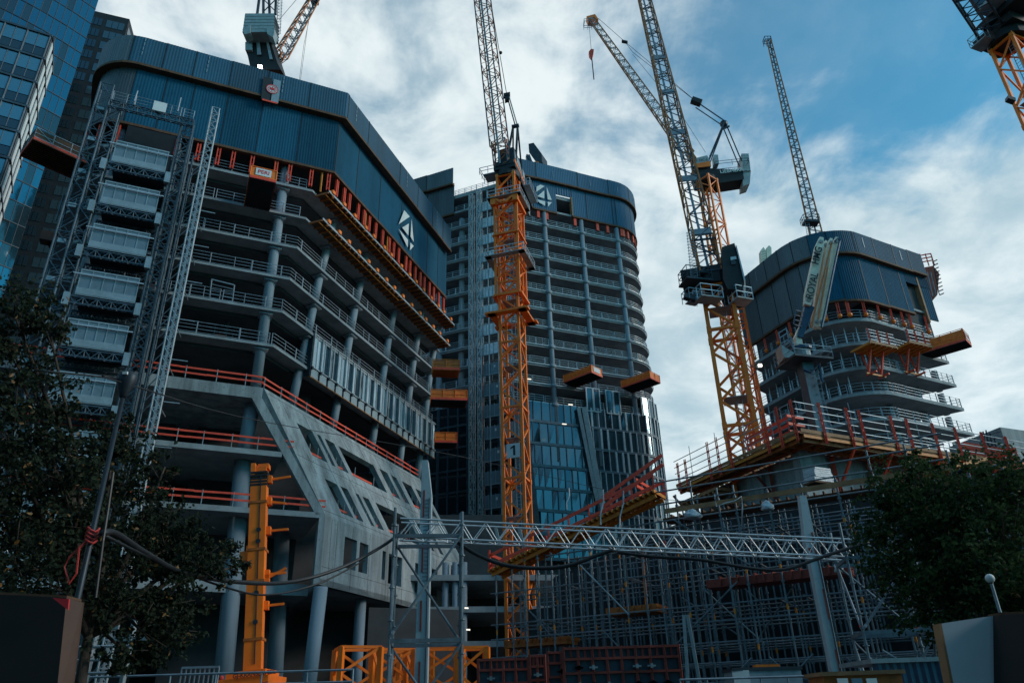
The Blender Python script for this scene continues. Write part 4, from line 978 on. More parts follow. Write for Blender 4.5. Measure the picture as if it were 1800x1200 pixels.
for a in (-1, 1): m.box(V((x1, y1, zc1))+dq_*1.5*a-dv_*1.8+UP*.5, dq_*.35, dv_*.3, UP*.75); m.bar(V((x1, y1, zc1+1))+dq_*1.6*a-dv_*1.8, V((x1, y1, zc1-.4))+dq_*.2*a-dv_*2.2, .3)
split(m, 'climbing_hook', 'orange', c, 100, 2)
for z, sz in ((at(893, 455, 79).z, 2.5), (at(893, 352, 79).z, 2.2)):
    m = MB(); c0 = V((x1, y1, z))
    for a, b in ((-1, 0), (1, 0), (0, -1), (0, 1)): m.box(c0+dq_*(sz-.3)*a+dv_*(sz-.3)*b, dq_*(sz if b else .4), dv_*(sz if a else .4), UP*.05)
    k = m.build('service_platform', 'grey_paint', T); m = MB(); railbox(m, c0, dq_*sz, dv_*sz, 1.1, .07); m.build('guard_rail', 'galv_light', k)
# number plate
zp = at(900, 793, 79).z; cpl = V((x1, y1, zp))-dv_*1.32+dq_*.1; m = MB(); m.box(cpl, dq_*.76, dv_*.03, UP*.80); m.build('number_plate', 'sign_white', T); m = MB(); Q = lambda x, y: cpl-dv_*.04+dq_*x+UP*y; m.slabp([Q(.0, -.55), Q(.24, -.55), Q(.24, .58), Q(.06, .58), Q(.0, .30)], -dv_*.02); m.slabp([Q(-.32, .18), Q(.0, .30), Q(.06, .58), Q(-.32, .36)], -dv_*.02); m.build('numeral', 'letter_black', T)
# slewing deck, machinery, jib, counterweight
zs = zt1; top = V((x1, y1, zs)); cj = dirz(15); cs_ = V((cj.y, -cj.x, 0))
m = MB(); m.tube(top, top+UP*.9, 1.6, 16); m.box(top+UP*1.2, dq_*1.5, dv_*1.5, UP*.35); m.build('slewing_ring', 'black_steel', T)
m = MB(); m.box(top+cj*3.6+UP*1.7, cj*5.2, cs_*1.25, UP*.35); 
for i in range(7): m.bar(top+cj*(i*1.3)+cs_*1.2+UP*1.35, top+cj*(i*1.3)-cs_*1.2+UP*1.35, .2, .2)
m.build('counter_jib', 'black_steel', T)
m = MB(); m.box(top+cj*2.6+UP*3.7+cs_*-.1, cj*2.9, cs_*1.15, UP*1.5); k = m.build('machine_house', 'dark_steel', T); m = MB(); m.box(top+cj*2.6+UP*3.0+cs_*1.06, cj*2.7, cs_*.03, UP*.4); m.build('stripe', 'orange', k); m = MB(); m.box(top+cj*2.6+UP*4.2+cs_*1.06, cj*2.7, cs_*.03, UP*.6); m.build('side_panel', 'galv', k)
m = MB(); wc = top+cj*7.0+UP*1.0-V((.5, 0, 0))
for i in range(6): m.box(wc+cj*(.34*i-.8)+UP*.02*i, cj*.155, cs_*1.5, UP*1.7)
m.build('counterweight', 'grey_paint', T)
m = MB(); m.box(top+cj*5.6+UP*1.4+cs_*1.7, cj*2.2, cs_*.5, UP*.05); railbox(m, top+cj*5.6+UP*1.4+cs_*1.7, cj*2.2, cs_*.5, 1.1, .06); m.build('side_walkway', 'galv_light', T)
cabc = top-cj*.2-cs_*2.1+UP*2.0; m = MB(); m.box(cabc-UP*1.15, dq_*1.0, dv_*.9, UP*.06); railbox(m, cabc-UP*1.1-dq_*.3, dq_*1.2, dv_*1.0, 1.1, .06); m.build('access_deck', 'rail_steel', T)
jf = at(882, 290, 79.0); jt = at(820, -240, 70); jib(T, jf, jt, 2.0, 1.9, 34, tri=False, cm='lattice_dark', bm='lattice_rust', cw=.15, bw=.075, taper=.85)
af = top+cj*5.4+UP*2; ap = at(906, 222, 79.5); m = MB()
for s in (-.8, .8): m.bar(af+cs_*s, ap+cs_*s*.4, .22); m.bar(top+cj*1.0+cs_*s+UP*2, ap+cs_*s*.4, .25)
m.bar(ap-cs_*.5, ap+cs_*.5, .4); m.build('a_frame', 'dark_steel', T)
pb = at(891, 168, 77); rope(T, [ap, pb], .09, 'luffing_tackle', 'rail_steel'); rope(T, [ap+cs_*.3, pb+cs_*.25], .09, 'luffing_tackle', 'rail_steel'); m = MB(); m.box(pb, V((.45, 0, .1)), V((0, .3, 0)), V((0, 0, .25))); m.box(pb-UP*.7, V((.3, 0, .1)), V((0, .3, 0)), V((0, 0, .35))); m.build('pulley_block', 'black_steel', T)
rope(T, [pb, at(862, 0, 74), at(850, -90, 72)], .05, 'pendant'); m = MB(); m.ball(at(880, 93, 75.5), .25); m.build('coupling', 'black_steel', T)
# ------------------------------------------------ front right crane on the podium
p2 = at(1287, 670, 60.8); x2, y2 = p2.x, p2.y; zt2 = at(1262, 503, 60).z; T2 = crane('orange crane on the right podium with a black machine box and long dark jib', (x2, y2, 0))
mast(T2, x2, y2, 14, zt2, 2.5, 16, lift=2.15, cw=.34, bw=.20)
e2 = at(1318, 660, 64.5); mast(T2, e2.x, e2.y, 16, at(1297, 548, 64.5).z, 1.1, 16, lift=1.5, cw=.18, bw=.08, ladder=False)
top = V((x2, y2, zt2)); dq_ = dirz(106); dv_ = V((-dq_.y, dq_.x, 0))
m = MB(); m.tube(top+UP*.1, top+UP*1.2, 1.7, 16); m.box(top+UP*1.5-dq_*.6, dq_*2.4, dv_*1.6, UP*.4); m.box(top+UP*.4-dq_*1.9, dq_*.9, dv_*1.3, UP*.5); m.build('slewing_ring', 'black_steel', T2)
cj = dirz(118); cs_ = V((cj.y, -cj.x, 0)); mh = at(1289, 462, 59); d_ = V((0, 3.8, 0)); m = MB()
pp(m, [(1269, 434), (1291, 427), (1309, 492), (1306, 508), (1279, 508), (1271, 490)], 58.2, (.6, 3.6, 0)); k = m.build('machine_house', 'black_steel', T2)
m = MB(); pp(m, [(1293, 430), (1295, 432), (1310, 490), (1308, 494)], 58.0, (.9, 3.2, 0)); m.build('side_panel', 'galv', k); m = MB(); pp(m, [(1284, 452), (1294, 450), (1295, 455), (1285, 457)], 58.1, (0, .12, 0)); m.build('sky_patch', 'sign_white', k); m = MB(); pp(m, [(1284, 458), (1293, 457), (1294, 464), (1286, 465)], 58.1, (0, .12, 0)); m.build('vent_grille', 'dark_steel', k)  # pale plate on the dark box stands in for sky through its hole
for cpx, sz in (((1246, 521), 1.05), ((1303, 524), .8)):
    c0 = at(cpx[0], cpx[1]+6, 59); m = MB(); m.box(c0, V((sz, .3, 0)), V((-.2, .7, 0)), UP*.06); k = m.build('service_platform', 'grey_paint', T2); m = MB(); railbox(m, c0, V((sz, .3, 0)), V((-.2, .7, 0)), 1.2, .07); m.build('guard_rail', 'galv_light', k)
c0 = at(1219, 531, 59.5); m = MB(); m.box(c0, V((.5, .2, 0)), V((-.2, .5, 0)), UP*.05); railbox(m, c0, V((.7, .2, 0)), V((-.2, .6, 0)), 1.1, .06); m.bar(c0, V((x2-1, y2-1, c0.z-.1)), .12); m.build('lamp_bracket', 'rail_steel', T2)
m = MB(); c0 = at(1212, 523, 59); m.box(c0, V((.5, .1, -.1)), V((0, .3, 0)), V((.05, 0, .22))); m.build('floodlight', 'dark_steel', T2)
c0 = at(1222, 488, 59.6); m = MB(); m.box(c0-UP*.6, V((1.3, .3, .0)), V((-.2, .9, 0)), UP*.08); railbox(m, c0-UP*.5, V((1.2, .3, 0)), V((-.2, .9, 0)), 1.2, .06); m.build('access_deck', 'dark_steel', T2)
jf = at(1250, 480, 59.5); jq = at(1133, 0, 76); jt = jf+(jq-jf)*1.25; jib(T2, jf, jt, 1.95, 2.1, 36, tri=False, cm='lattice_rust', bm='lattice_dark', cw=.17, bw=.08, taper=.72)
m = MB(); d = (jt-jf).normalized(); u = d.cross(UP).normalized(); 
for i in range(5): q = jf+d*(6+i*9); m.box(q, u*1.0, d*.5, d.cross(u)*.05)
split(m, 'jib_platform', 'rail_steel', T2)
m = MB(); m.bar(jf+u*1.02+d*10, jf+(jt-jf)*.98+u*.7, .10); m.bar(jf-u*1.02+d*10, jf+(jt-jf)*.98-u*.7, .10); split(m, 'chord_paint', 'lattice_rust', T2)
m = MB()                                        # caged ladder beside the jib foot
for s in (-.3, .3): m.bar(at(1221, 490, 59.3)+V((s, 0, 0)), at(1213, 410, 60)+V((s, 0, 0)), .05)
for i in range(16):
    q = at(1221, 490, 59.3).lerp(at(1213, 410, 60), i/15); m.bar(q-V((.3, 0, 0)), q+V((.3, 0, 0)), .04); m.bar(q-V((.4, 0, 0)), q+V((0, -.5, 0)), .03); m.bar(q+V((.4, 0, 0)), q+V((0, -.5, 0)), .03)
m.build('caged_ladder', 'rail_steel', T2)
# ------------------------------------------------ far crane with the level counter-jib and raised orange jib
Y3 = 112.
T3 = crane('far crane with orange-tipped jib raised left and lettered black counter-jib', at(1256, 400, Y3))
p3 = at(1254, 380, Y3); zt3 = at(1242, 318, Y3).z; mast(T3, p3.x, p3.y, 0, zt3, 2.5, -38, lift=2.5, cw=.32, bw=.15, ladder=False)
m = MB(); pp(m, [(1218, 294), (1252, 296), (1306, 299), (1308, 315), (1262, 322), (1226, 318)], Y3, (0, 3.0, 0)); m.build('counter_jib', 'black_steel', T3)
m = MB(); m.tube(V((p3.x, p3.y+1, zt3-.3)), V((p3.x, p3.y+1, zt3+1.0)), 2.0, 14); m.build('slewing_ring', 'black_steel', T3)
m = MB(); pp(m, [(1218, 279), (1243, 273), (1249, 284), (1250, 292), (1222, 293)], Y3-.4, (0, 2.4, 0)); k = m.build('machine_house', 'grey_paint', T3); m = MB(); pp(m, [(1221, 288), (1249, 283), (1250, 292), (1222, 295)], Y3-.5, (0, .08, 0)); m.build('stripe', 'orange', k)
m = MB(); pp(m, [(1255, 272), (1262, 272), (1264, 287), (1256, 288)], Y3, (0, 1.5, 0)); m.build('cab', 'grey_paint', T3)
m = MB()
for i in range(7): y = 270+i*4.3; pp(m, [(1303.5+i*.4, y), (1316+i*.5, y), (1316.5+i*.5, y+4.0), (1304+i*.4, y+4.0)], Y3-.3, (0, 3.2, 0))
pp(m, [(1306, 300), (1320, 300), (1318, 323), (1306, 327)], Y3, (0, 2.6, 0)); m.build('counterweight', 'grey_paint', T3)
cc_ = at(1286, 300, Y3-.5); dR_ = (at(1305, 297, Y3-.5)-at(1268, 301, Y3-.5)).normalized(); text('LIEBHERR', 'lettering', 'logo_white', T3, cc_, dR_, UP, 1.05, .01, bold=.015)
text('HC-L', 'lettering', 'letter_black', T3, at(1237, 281, Y3-.55), dR_, UP, .75, .01)
m = MB(); railbox(m, at(1285, 297, Y3), dR_*3.2, V((0, 1.2, 0)), 1.2, .07); m.build('guard_rail', 'dark_steel', T3)
ap = at(1274, 213, Y3+.6); m = MB()
for s in (0, 1.6):
    o = V((0, s, 0)); m.bar(at(1248, 275, Y3)+o, ap+o, .3); m.bar(at(1252, 275, Y3)+o, at(1272, 222, Y3)+o, .2); m.bar(at(1303, 282, Y3)+o, ap+o, .2)
m.bar(at(1268, 228, Y3), at(1282, 222, Y3), .3); m.ball(ap+V((0, .8, 0)), .8, 10, 6); m.build('a_frame', 'dark_steel', T3)
jf = at(1222, 286, Y3); jt = at(1040, 33, Y3+6)
jib(T3, jf, jt, 2.3, 2.1, 40, tri=True, cm='lattice_rust', bm='galv', cw=.22, bw=.10, taper=.55)
m = MB(); pp(m, [(1031, 29), (1046, 25), (1052, 34), (1042, 38), (1034, 36)], Y3+6, (0, 1.5, 0)); m.build('jib_head', 'orange', T3)
m = MB(); railbox(m, at(1034, 47, Y3+6), V((.9, 0, 0)), V((0, .9, 0)), 1.4, .08); m.bar(at(1034, 47, Y3+6), at(1043, 40, Y3+6), .1); m.build('head_cage', 'rail_steel', T3)
pk = at(1224, 179, Y3+1); rope(T3, [ap, pk], .14, 'luffing_tackle', 'blue_steel'); rope(T3, [ap+V((0, 1, -.5)), pk+V((0, 1, -.6))], .12, 'luffing_tackle', 'blue_steel'); m = MB(); m.box(pk, V((.9, 0, -.5)), V((0, .6, 0)), V((.25, 0, .45))); m.build('pulley_block', 'black_steel', T3)
rope(T3, [pk, at(1100, 75, Y3+4), at(1052, 33, Y3+6)], .05, 'pendant'); rope(T3, [pk, at(1112, 92, Y3+4), at(1098, 73, Y3+4)], .05, 'pendant'); rope(T3, [at(1240, 268, Y3), at(1190, 190, Y3+2), at(1112, 96, Y3+4)], .04, 'pendant')
m = MB(); m.box(at(1098, 74, Y3+4), V((.6, 0, -.2)), V((0, .3, 0)), V((0, 0, .2))); m.build('coupling', 'black_steel', T3)
rope(T3, [at(1035, 36, Y3+6), at(1039, 86, Y3+6)], .045, 'hoist_rope'); m = MB(); pp(m, [(1035, 91), (1039, 86), (1044, 87), (1043, 95), (1040, 102), (1036, 97)], Y3+6, (0, .8, 0)); m.build('hook_block', 'red', T3); rope(T3, [at(1040, 100, Y3+6), at(1044, 140, Y3+6)], .12, 'sling')
# ------------------------------------------------ cropped crane at the top right corner
Y4 = 58.
T4 = crane('crane cropped by the upper right corner with black machine deck over an orange mast', at(1790, 150, Y4))
a4 = at(1742, 88, Y4); bq = at(1776, 55, Y4-2.2); c4 = (a4+bq)/2; w4 = V((bq.x-a4.x, bq.y-a4.y, 0)).length; yaw4 = math.degrees(atan2(bq.x-a4.x, bq.y-a4.y))-90
d4 = dirz(90+yaw4); v4 = V((-d4.y, d4.x, 0)); cx4 = V((c4.x, c4.y, 0))+v4*w4/2; mast(T4, cx4.x, cx4.y, 0, a4.z-.2, w4, yaw4, lift=2.6, cw=.3, bw=.16)
tp = V((cx4.x, cx4.y, a4.z)); m = MB(); m.tube(tp, tp+UP*1.0, 1.9, 16); m.box(tp+UP*1.5, d4*2.2, v4*1.8, UP*.5); m.build('slewing_ring', 'black_steel', T4)
m = MB(); m.box(tp+UP*2.5+d4*4.4-v4*.6, d4*5.2, v4*1.7, UP*.35); m.box(tp+UP*3.6+d4*5-v4*.4, d4*4, v4*1.4, UP*1.0); k = m.build('machine_deck', 'black_steel', T4)
m = MB(); m.box(tp+UP*4.0-v4*2.9+d4*1.4, d4*1.1, v4*1.0, UP*1.1); k = m.build('cab', 'grey_paint', T4); m = MB(); m.box(tp+UP*4.0-v4*3.92+d4*1.4, d4*.9, v4*.03, UP*.7); m.build('cab_window', 'glass_dark', k)
m = MB(); m.box(tp+UP*4.7-v4*2.3+d4*4.4, d4*1.8, v4*.05, UP*.5); m.build('stripe', 'orange', T4)
c0 = at(1727, 74, Y4-.5); m = MB(); m.box(c0-UP*.3, d4*.9, v4*.8, UP*.05); railbox(m, c0-UP*.3, d4*.9, v4*.8, 1.2, .05); m.build('access_deck', 'rail_steel', T4)
jf = at(1742, 52, Y4-.5); jq = at(1698, -15, Y4-6); jib(T4, jf, jf+(jq-jf)*4, 2.4, 2.2, 22, tri=False, cw=.2, bw=.09, taper=.8, foot=False)
m = MB(); c0 = at(1776, 176, Y4-1); m.box(c0, V((.4, .1, -.1)), V((0, .3, 0)), V((.05, 0, .2))); m.build('floodlight', 'dark_steel', T4)
# ------------------------------------------------ crane behind the left screen
Y5 = 84.
T5 = crane('crane head over the left screen with ribbed grey counterweight and a lit lamp', at(468, 128, Y5))
p5 = at(470, 140, Y5); mast(T5, p5.x, p5.y, 20, at(468, 117, Y5).z, 2.4, 20, lift=2.2, ladder=False)
m = MB()
for i in range(6): y0 = 24+i*5.2; y1 = y0+4.8; pp(m, [(431+(-i)*.8, y0+i*.4), (482-i*.2, y0+i*.3), (484-i*.4, y1+i*.3), (430-i*.8, y1+i*.4)], Y5-4, (0, 2.4, 0))
pp(m, [(426, 52), (440, 44), (440, 58), (430, 61)], Y5-4.2, (0, 1.5, 0)); pp(m, [(468, 50), (483, 52), (480, 66), (470, 60)], Y5-4.2, (0, 1.5, 0)); m.build('counterweight', 'grey_paint', T5)
m = MB(); pp(m, [(439, 46), (466, 47), (472, 62), (488, 112), (494, 123), (460, 122), (441, 124), (434, 92), (438, 86), (444, 86)], Y5-2, (.5, 3, 0)); m.build('machine_deck', 'black_steel', T5)
m = MB(); pp(m, [(431, 74), (443, 74), (443, 88), (431, 88)], Y5-2.4, (0, 1.6, 0)); m.build('cab', 'grey_paint', T5)
m = MB(); pp(m, [(450, 64), (455, 64), (459, 96), (452, 96)], Y5-2.3, (0, .1, 0)); pp(m, [(466, 66), (470, 66), (479, 104), (474, 104)], Y5-2.3, (0, .1, 0)); split(m, 'side_panel', 'galv', T5)
m = MB(); pp(m, [(453, 114), (460, 114), (460, 119), (453, 119)], Y5-3.2, (0, .3, 0)); m.build('lit_lamp', 'lamp_glow', T5)
m = MB()
for x0, x1_ in ((452, 458), (463, 463), (474, 472), (484, 486)): m.bar(at(x0, 26, Y5-3), at(x1_, -20, Y5-2), .3)
m.bar(at(464, 20, Y5-3), at(484, 0, Y5-3), .12); m.bar(at(484, 20, Y5-3), at(464, 0, Y5-3), .12); m.build('a_frame', 'dark_steel', T5)
m = MB(); a = at(489, 60, Y5-2); b = at(493, -10, Y5-2)
for s in (-.3, .3): m.bar(a+V((s, 0, 0)), b+V((s, 0, 0)), .07)
for i in range(14): q = a.lerp(b, i/13); m.bar(q-V((.3, 0, 0)), q+V((.3, 0, 0)), .05); m.bar(q-V((.45, 0, 0)), q+V((0, -.5, 0)), .035); m.bar(q+V((.45, 0, 0)), q+V((0, -.5, 0)), .035)
m.build('caged_ladder', 'rail_steel', T5)
jf = at(488, 108, Y5+1); jq = at(551, 0, Y5+5); jib(T5, jf, jf+(jq-jf)*1.04, 1.8, 1.7, 16, tri=False, cm='lattice_rust', bm='lattice_dark', cw=.18, bw=.08, taper=.75)
m = MB(); m.box(at(553, 3, Y5+5), V((.6, 0, 0)), V((0, .6, 0)), UP*.3); m.build('jib_head', 'dark_steel', T5)
rope(T5, [at(549, 8, Y5+5), at(534, 80, Y5+5), at(525, 150, Y5+5)], .03, 'hoist_rope'); rope(T5, [at(546, 8, Y5+5), at(527, 150, Y5+5)], .03, 'hoist_rope')
rope(T5, [at(490, 36, Y5-2), at(525, -5, Y5+2)], .04, 'pendant')
# ------------------------------------------------ jib behind the right tower and cab over the centre tower
Y6 = 112.
T6 = crane('crane with a slim jib rising behind the right tower, its base hidden', at(1436, 430, Y6))
jf = at(1438, 425, Y6); jt = at(1352, 72, Y6+8); jib(T6, jf, jt, 2.1, 2.0, 44, tri=False, cm='lattice_rust', bm='lattice_dark', cw=.20, bw=.09, taper=.42, foot=False)
m = MB(); railbox(m, at(1350, 78, Y6+8), V((.7, 0, 0)), V((0, .7, 0)), 1.7, .1); m.build('head_cage', 'blue_steel', T6)
c0 = at(1425, 392, Y6-.6); m = MB(); m.box(c0, V((1.3, 0, -.1)), V((0, .8, 0)), UP*.2); railbox(m, c0, V((1.4, 0, 0)), V((0, .9, 0)), 1.3, .08); m.build('access_deck', 'dark_steel', T6)
m = MB()
for s in (-.35, .35): m.bar(at(1418, 388, Y6-1)+V((s, 0, 0)), at(1423, 418, Y6-1)+V((s, 0, 0)), .07)
for i in range(9): q = at(1418, 388, Y6-1).lerp(at(1423, 418, Y6-1), i/8); m.bar(q-V((.35, 0, 0)), q+V((.35, 0, 0)), .06)
m.build('caged_ladder', 'rail_steel', T6)
mast(T6, at(1440, 440, Y6).x, Y6, 30, at(1438, 428, Y6).z, 2.4, 10, ladder=False)
Y7 = 118.
T7 = crane('dark crane box peeping over the centre tower screen behind the numbered crane', at(940, 285, Y7))
m = MB(); pp(m, [(929, 253), (938, 251), (952, 270), (953, 285), (944, 288), (930, 268)], Y7, (1.2, 2.5, 0)); k = m.build('machine_house', 'dark_steel', T7)
m = MB(); pp(m, [(924, 274), (931, 271), (938, 289), (930, 289)], Y7, (0, 2, 0)); m.bar(at(926, 272, Y7), at(938, 290, Y7), .3); m.build('walkway', 'lattice_dark', T7)
mast(T7, at(938, 300, Y7).x, Y7+1, 40, at(938, 287, Y7).z, 2.3, 10, ladder=False)
# ================================================================== HOISTS IN FRONT OF THE LEFT BUILDING
HP = P0+nA*3.2                                  # front plane of the big hoist
def hA(px, py, o=0.): return onpl(px, py, HP+nA*o, dA)
Hh = thing('hoist_tower', 'broad steel hoist tower before the left building with pale mesh panels between its two masts', 'hoist', (-42, 48, 0))
lev_ = [((206, 248), (297, 268), (197, 283)), ((187, 307), (281, 326), (178, 343)), ((170, 370), (267, 390), (159, 409)), ((151, 436), (250, 455), (139, 481)), ((124, 533), (227, 550), (117, 577)), ((98, 638), (204, 655), (86, 688)), ((70, 750), (180, 768), (62, 805))]
xl = hA(209, 300); xr = hA(290, 300); ul = hA(206, 248); W_ = (hA(297, 268)-ul).length
zt = [hA(*l[0]).z for l in lev_]; zb = [hA(*l[2]).z for l in lev_]
print('hoist z', [round(z, 1) for z in zt], [round(z, 1) for z in zb], 'W', W_)
dz = (zt[0]-zt[-1])/6; H_ = sum(a-b for a, b in zip(zt[:5], zb[:5]))/5
oL = v2(ul, 0)-dA*.0
topz = hA(213, 178).z
for o in (-.95, W_+.95):
    for back in ((0, -2.6) if o > 0 else (0,)):
        ch = MB(); br = MB(); a = oL+dA*o+nA*(-.5+back); lattice(ch, br, v2(a, 0), v2(a, topz), dA*.5, nA*.40, 44, .12, .07); k = ch.build('mast', 'hoist_steel', Hh); br.build('bracing', 'hoist_steel', k)
levels = [zt[0]-dz*i for i in range(9)]
for i, z in enumerate(levels):
    z0 = z-H_
    m = MB(); m.box(v2(oL+dA*W_/2, (z+z0)/2), dA*W_/2, nA*.02, UP*(z-z0)/2); p = m.build('mesh_panel', 'mesh_panel', Hh)
    m = MB(); nn = 5 if i < 4 else 6
    for j in range(nn+1): q = v2(oL+dA*W_*j/nn, 0)+nA*.04; m.box(q+UP*(z+z0)/2, dA*.035, nA*.03, UP*(z-z0)/2)
    for zz, h in ((z, .06), (z-.45, .05), (z0+.30, .32), (z0, .06)): m.box(v2(oL+dA*W_/2, zz)+nA*.05, dA*(W_/2+.05), nA*.03, UP*h)
    m.build('panel_frame', 'mesh_frame', p)
    m = MB(); m.bar(v2(oL-dA*.5, z-.5)+nA*.25, v2(oL+dA*(W_+.4), z-.5)+nA*.25, .08); m.build('hand_rail', 'galv_light', p)
    ch = MB(); br = MB()
    for back in (-.1, -2.6): lattice(ch, br, v2(oL-dA*.4, z0-.5)+nA*back, v2(oL+dA*(W_+.4), z0-.5)+nA*back, nA*.12, UP*.3, 10, .08, .06)
    k = ch.build('landing_truss', 'hoist_steel', Hh); br.build('lacing', 'hoist_steel', k)
    m = MB(); m.box(v2(oL+dA*W_/2, z0+.0)-nA*1.6, dA*W_/2, nA*1.4, UP*.06); m.build('landing_deck', 'dark_steel', Hh)
    for o in (-.55, W_+.35): MB().box(v2(oL+dA*o, z0-.6)+nA*.1, dA*.22, nA*.2, UP*.55).build('landing_motor', 'mesh_frame', Hh)
m = MB(); z = hA(218, 186).z-.2; ch = MB(); br = MB(); lattice(ch, br, v2(oL-dA*1.4, z)+nA*.1, v2(oL+dA*(W_+1.4), z)+nA*.1, nA*.15, UP*.35, 12, .08, .06); k = ch.build('top_truss', 'hoist_steel', Hh); br.build('lacing', 'hoist_steel', k)
railing(m, [oL-dA*1.4, oL+dA*(W_+1.4)], z+.4, h=1.2, sp=1.6); m.build('guard_rail', 'rail_steel', Hh)
m = MB(); m.box(v2(oL+dA*W_/2, z-1.3-.8)-nA*3.0, dA*W_/2, nA*.05, UP*2.6); m.build('shade_sheet', 'black_steel', Hh)  # black sheet stands in for the shade inside the hoist
MB().box(hA(281, 188, .3), dA*.55, nA*.05, UP*.55).build('notice_plate', 'logo_white', Hh)
m = MB(); [m.bar(hA(x, y0, .2), hA(x2, y1, .2), .09) for x, y0, x2, y1 in ((242, 160, 236, 178), (318, 172, 312, 196))]; split(m, 'antenna', 'rail_steel', Hh)
m = MB()                                         # stair tower of tubes on the right flank of the hoist
for o in (W_+2.0, W_+3.0):
    for b_ in (-.2, -2.2): q = oL+dA*o+nA*b_; m.bar(v2(q, 0), v2(q, topz-4), .12)
z = 2.
while z < topz-4:
    for b_ in (-.2, -2.2): m.bar(v2(oL+dA*(W_+2.0)+nA*b_, z), v2(oL+dA*(W_+3.0)+nA*b_, z+1.6), .07)
    m.bar(v2(oL+dA*(W_+2)+nA*-.2, z), v2(oL+dA*(W_+2)+nA*-2.2, z), .07); z += 2.2
m.build('side_ladder', 'hoist_steel', Hh)
# slim climbing mast right of it
q0 = hA(378, 200, 1.0); q0 = v2(q0, 0); zt_ = hA(378, 193, 1.0).z; Hs = thing('hoist_mast', 'slim pale ladder-like hoist mast standing alone before the left building', 'hoist mast', q0)
ch = MB(); br = MB(); lattice(ch, br, q0, v2(q0, zt_), dA*.32, nA*.32, 62, .09, .06, zig=False); k = ch.build('mast', 'galv', Hs); br.build('bracing', 'galv', k)
m = MB(); m.box(v2(q0, (zt_-7)/2)-nA*.1, dA*.10, nA*.10, UP*(zt_-7)/2); m.build('rack', 'galv', Hs); m = MB()
z = 6.
while z < zt_-9:
    a = v2(q0, z); m.bar(a-nA*.3, a-nA*3.0-dA*1.1+UP*.2, .07); m.bar(a-nA*.3, a-nA*3.4+dA*.6, .07); m.bar(a+dA*.4, a+dA*1.6, .06); m.bar(a-nA*1.5-dA*.5, a-nA*2.6+dA*.3, .05); z += 3.6
split(m, 'wall_tie', 'galv', Hs, 100, 4)
# far left mast
q0 = v2(hA(176, 200, -1.0), 0); zt_ = hA(182, 152, -1.0).z; Hf = thing('hoist_mast', 'dim lattice hoist mast at the curved left end of the left building, behind the tree', 'hoist mast', q0)
ch = MB(); br = MB(); lattice(ch, br, q0, v2(q0, zt_), dA*.55, nA*.5, 40, .11, .07); k = ch.build('mast', 'hoist_steel', Hf); br.build('bracing', 'hoist_steel', k)
m = MB(); z = 5.
while z < zt_-2: m.box(v2(q0, z)+nA*.2, dA*.3, nA*.3, UP*.2); z += 3.6
split(m, 'tie_box', 'mesh_frame', Hf)
# ================================================================== FINISHED TOWERS BEHIND ON THE LEFT
def tower(label, P, d, px_edge, Wl, Wd, zt, fh, mw, glass, frame, left=True):
    pass
# pale ribbed glass tower nearest the left frame edge
G1 = thing('glass_tower', 'blue glass tower at the left frame edge with a white louvred end strip', 'building', (-62, 68, 0))
E1 = v2(at(80, 100, 66), 0); f1 = dirz(62); s1 = (v2(at(107, 84, 72), 0)-E1); s1L = s1.length; s1.normalize(); n1 = V((f1.y, -f1.x, 0)); m1 = V((s1.y, -s1.x, 0))
zt1_ = at(90, 88, 68).z; slope = at(0, -20, 70)
m = MB(); m.extr([E1, E1-f1*32, E1-f1*32-n1*24, E1+s1*s1L, ], 0, zt1_); m.build('body', 'dark_steel', G1)
panes = MB(); pd = MB(); fr = MB(); fh = 3.9; k = 0; z = zt1_
while z > 4:
    for i in range(13):
        a = E1-f1*(.3+2.4*i); b = a-f1*2.2; z1 = z-.25; z0 = z-fh+.3
        t = random.uniform(-.02, .02); g = pd if random.random() < .15 else panes; zz = z0+(z1-z0)*.38
        g.quad(v2(b, zz+.06)+n1*(.10+t), v2(a, zz+.06)+n1*.10, v2(a, z1)+n1*.10, v2(b, z1)+n1*(.1+t)); pd.quad(v2(b, z0)+n1*.10, v2(a, z0)+n1*.10, v2(a, zz-.06)+n1*.10, v2(b, zz-.06)+n1*.10)
        fr.bar(v2(a-f1*1.1, z0)+n1*.13, v2(a-f1*1.1, z1)+n1*.13, .07); fr.bar(v2(a+f1*.1, z0-.3)+n1*.14, v2(a+f1*.1, z1+.2)+n1*.14, .18)
    fr.bar(v2(E1, z-.05)+n1*.16, v2(E1-f1*32, z-.05)+n1*.16, .22, .3); z -= fh
split(panes, 'glass_pane', 'glass_green', G1); tag(pd.build('glass_pane', 'glass_dark', G1), kind='stuff'); fr.build('mullion_grid', 'lattice_dark', G1)
lv = MB(); lf = MB(); z = zt1_; j = 0
while z > 4:
    for i in range(3):
        a = E1+s1*s1L*(.10+.30*i); b = a+s1*s1L*.15; lv.hexa([v2(a, z-fh+.25)+m1*.02, v2(b, z-fh+.25)+m1*.02, v2(b, z-fh+.25)+m1*.12, v2(a, z-fh+.25)+m1*.12]+[v2(a, z-.3)+m1*.02, v2(b, z-.3)+m1*.02, v2(b, z-.3)+m1*.12, v2(a, z-.3)+m1*.12])
    lf.bar(v2(E1, z)+m1*.1, v2(E1+s1*s1L, z)+m1*.1, .15, .2); z -= fh
split(lv, 'louvre_strip', 'logo_white', G1, 60); lf.build('louvre_frame', 'lattice_dark', G1)
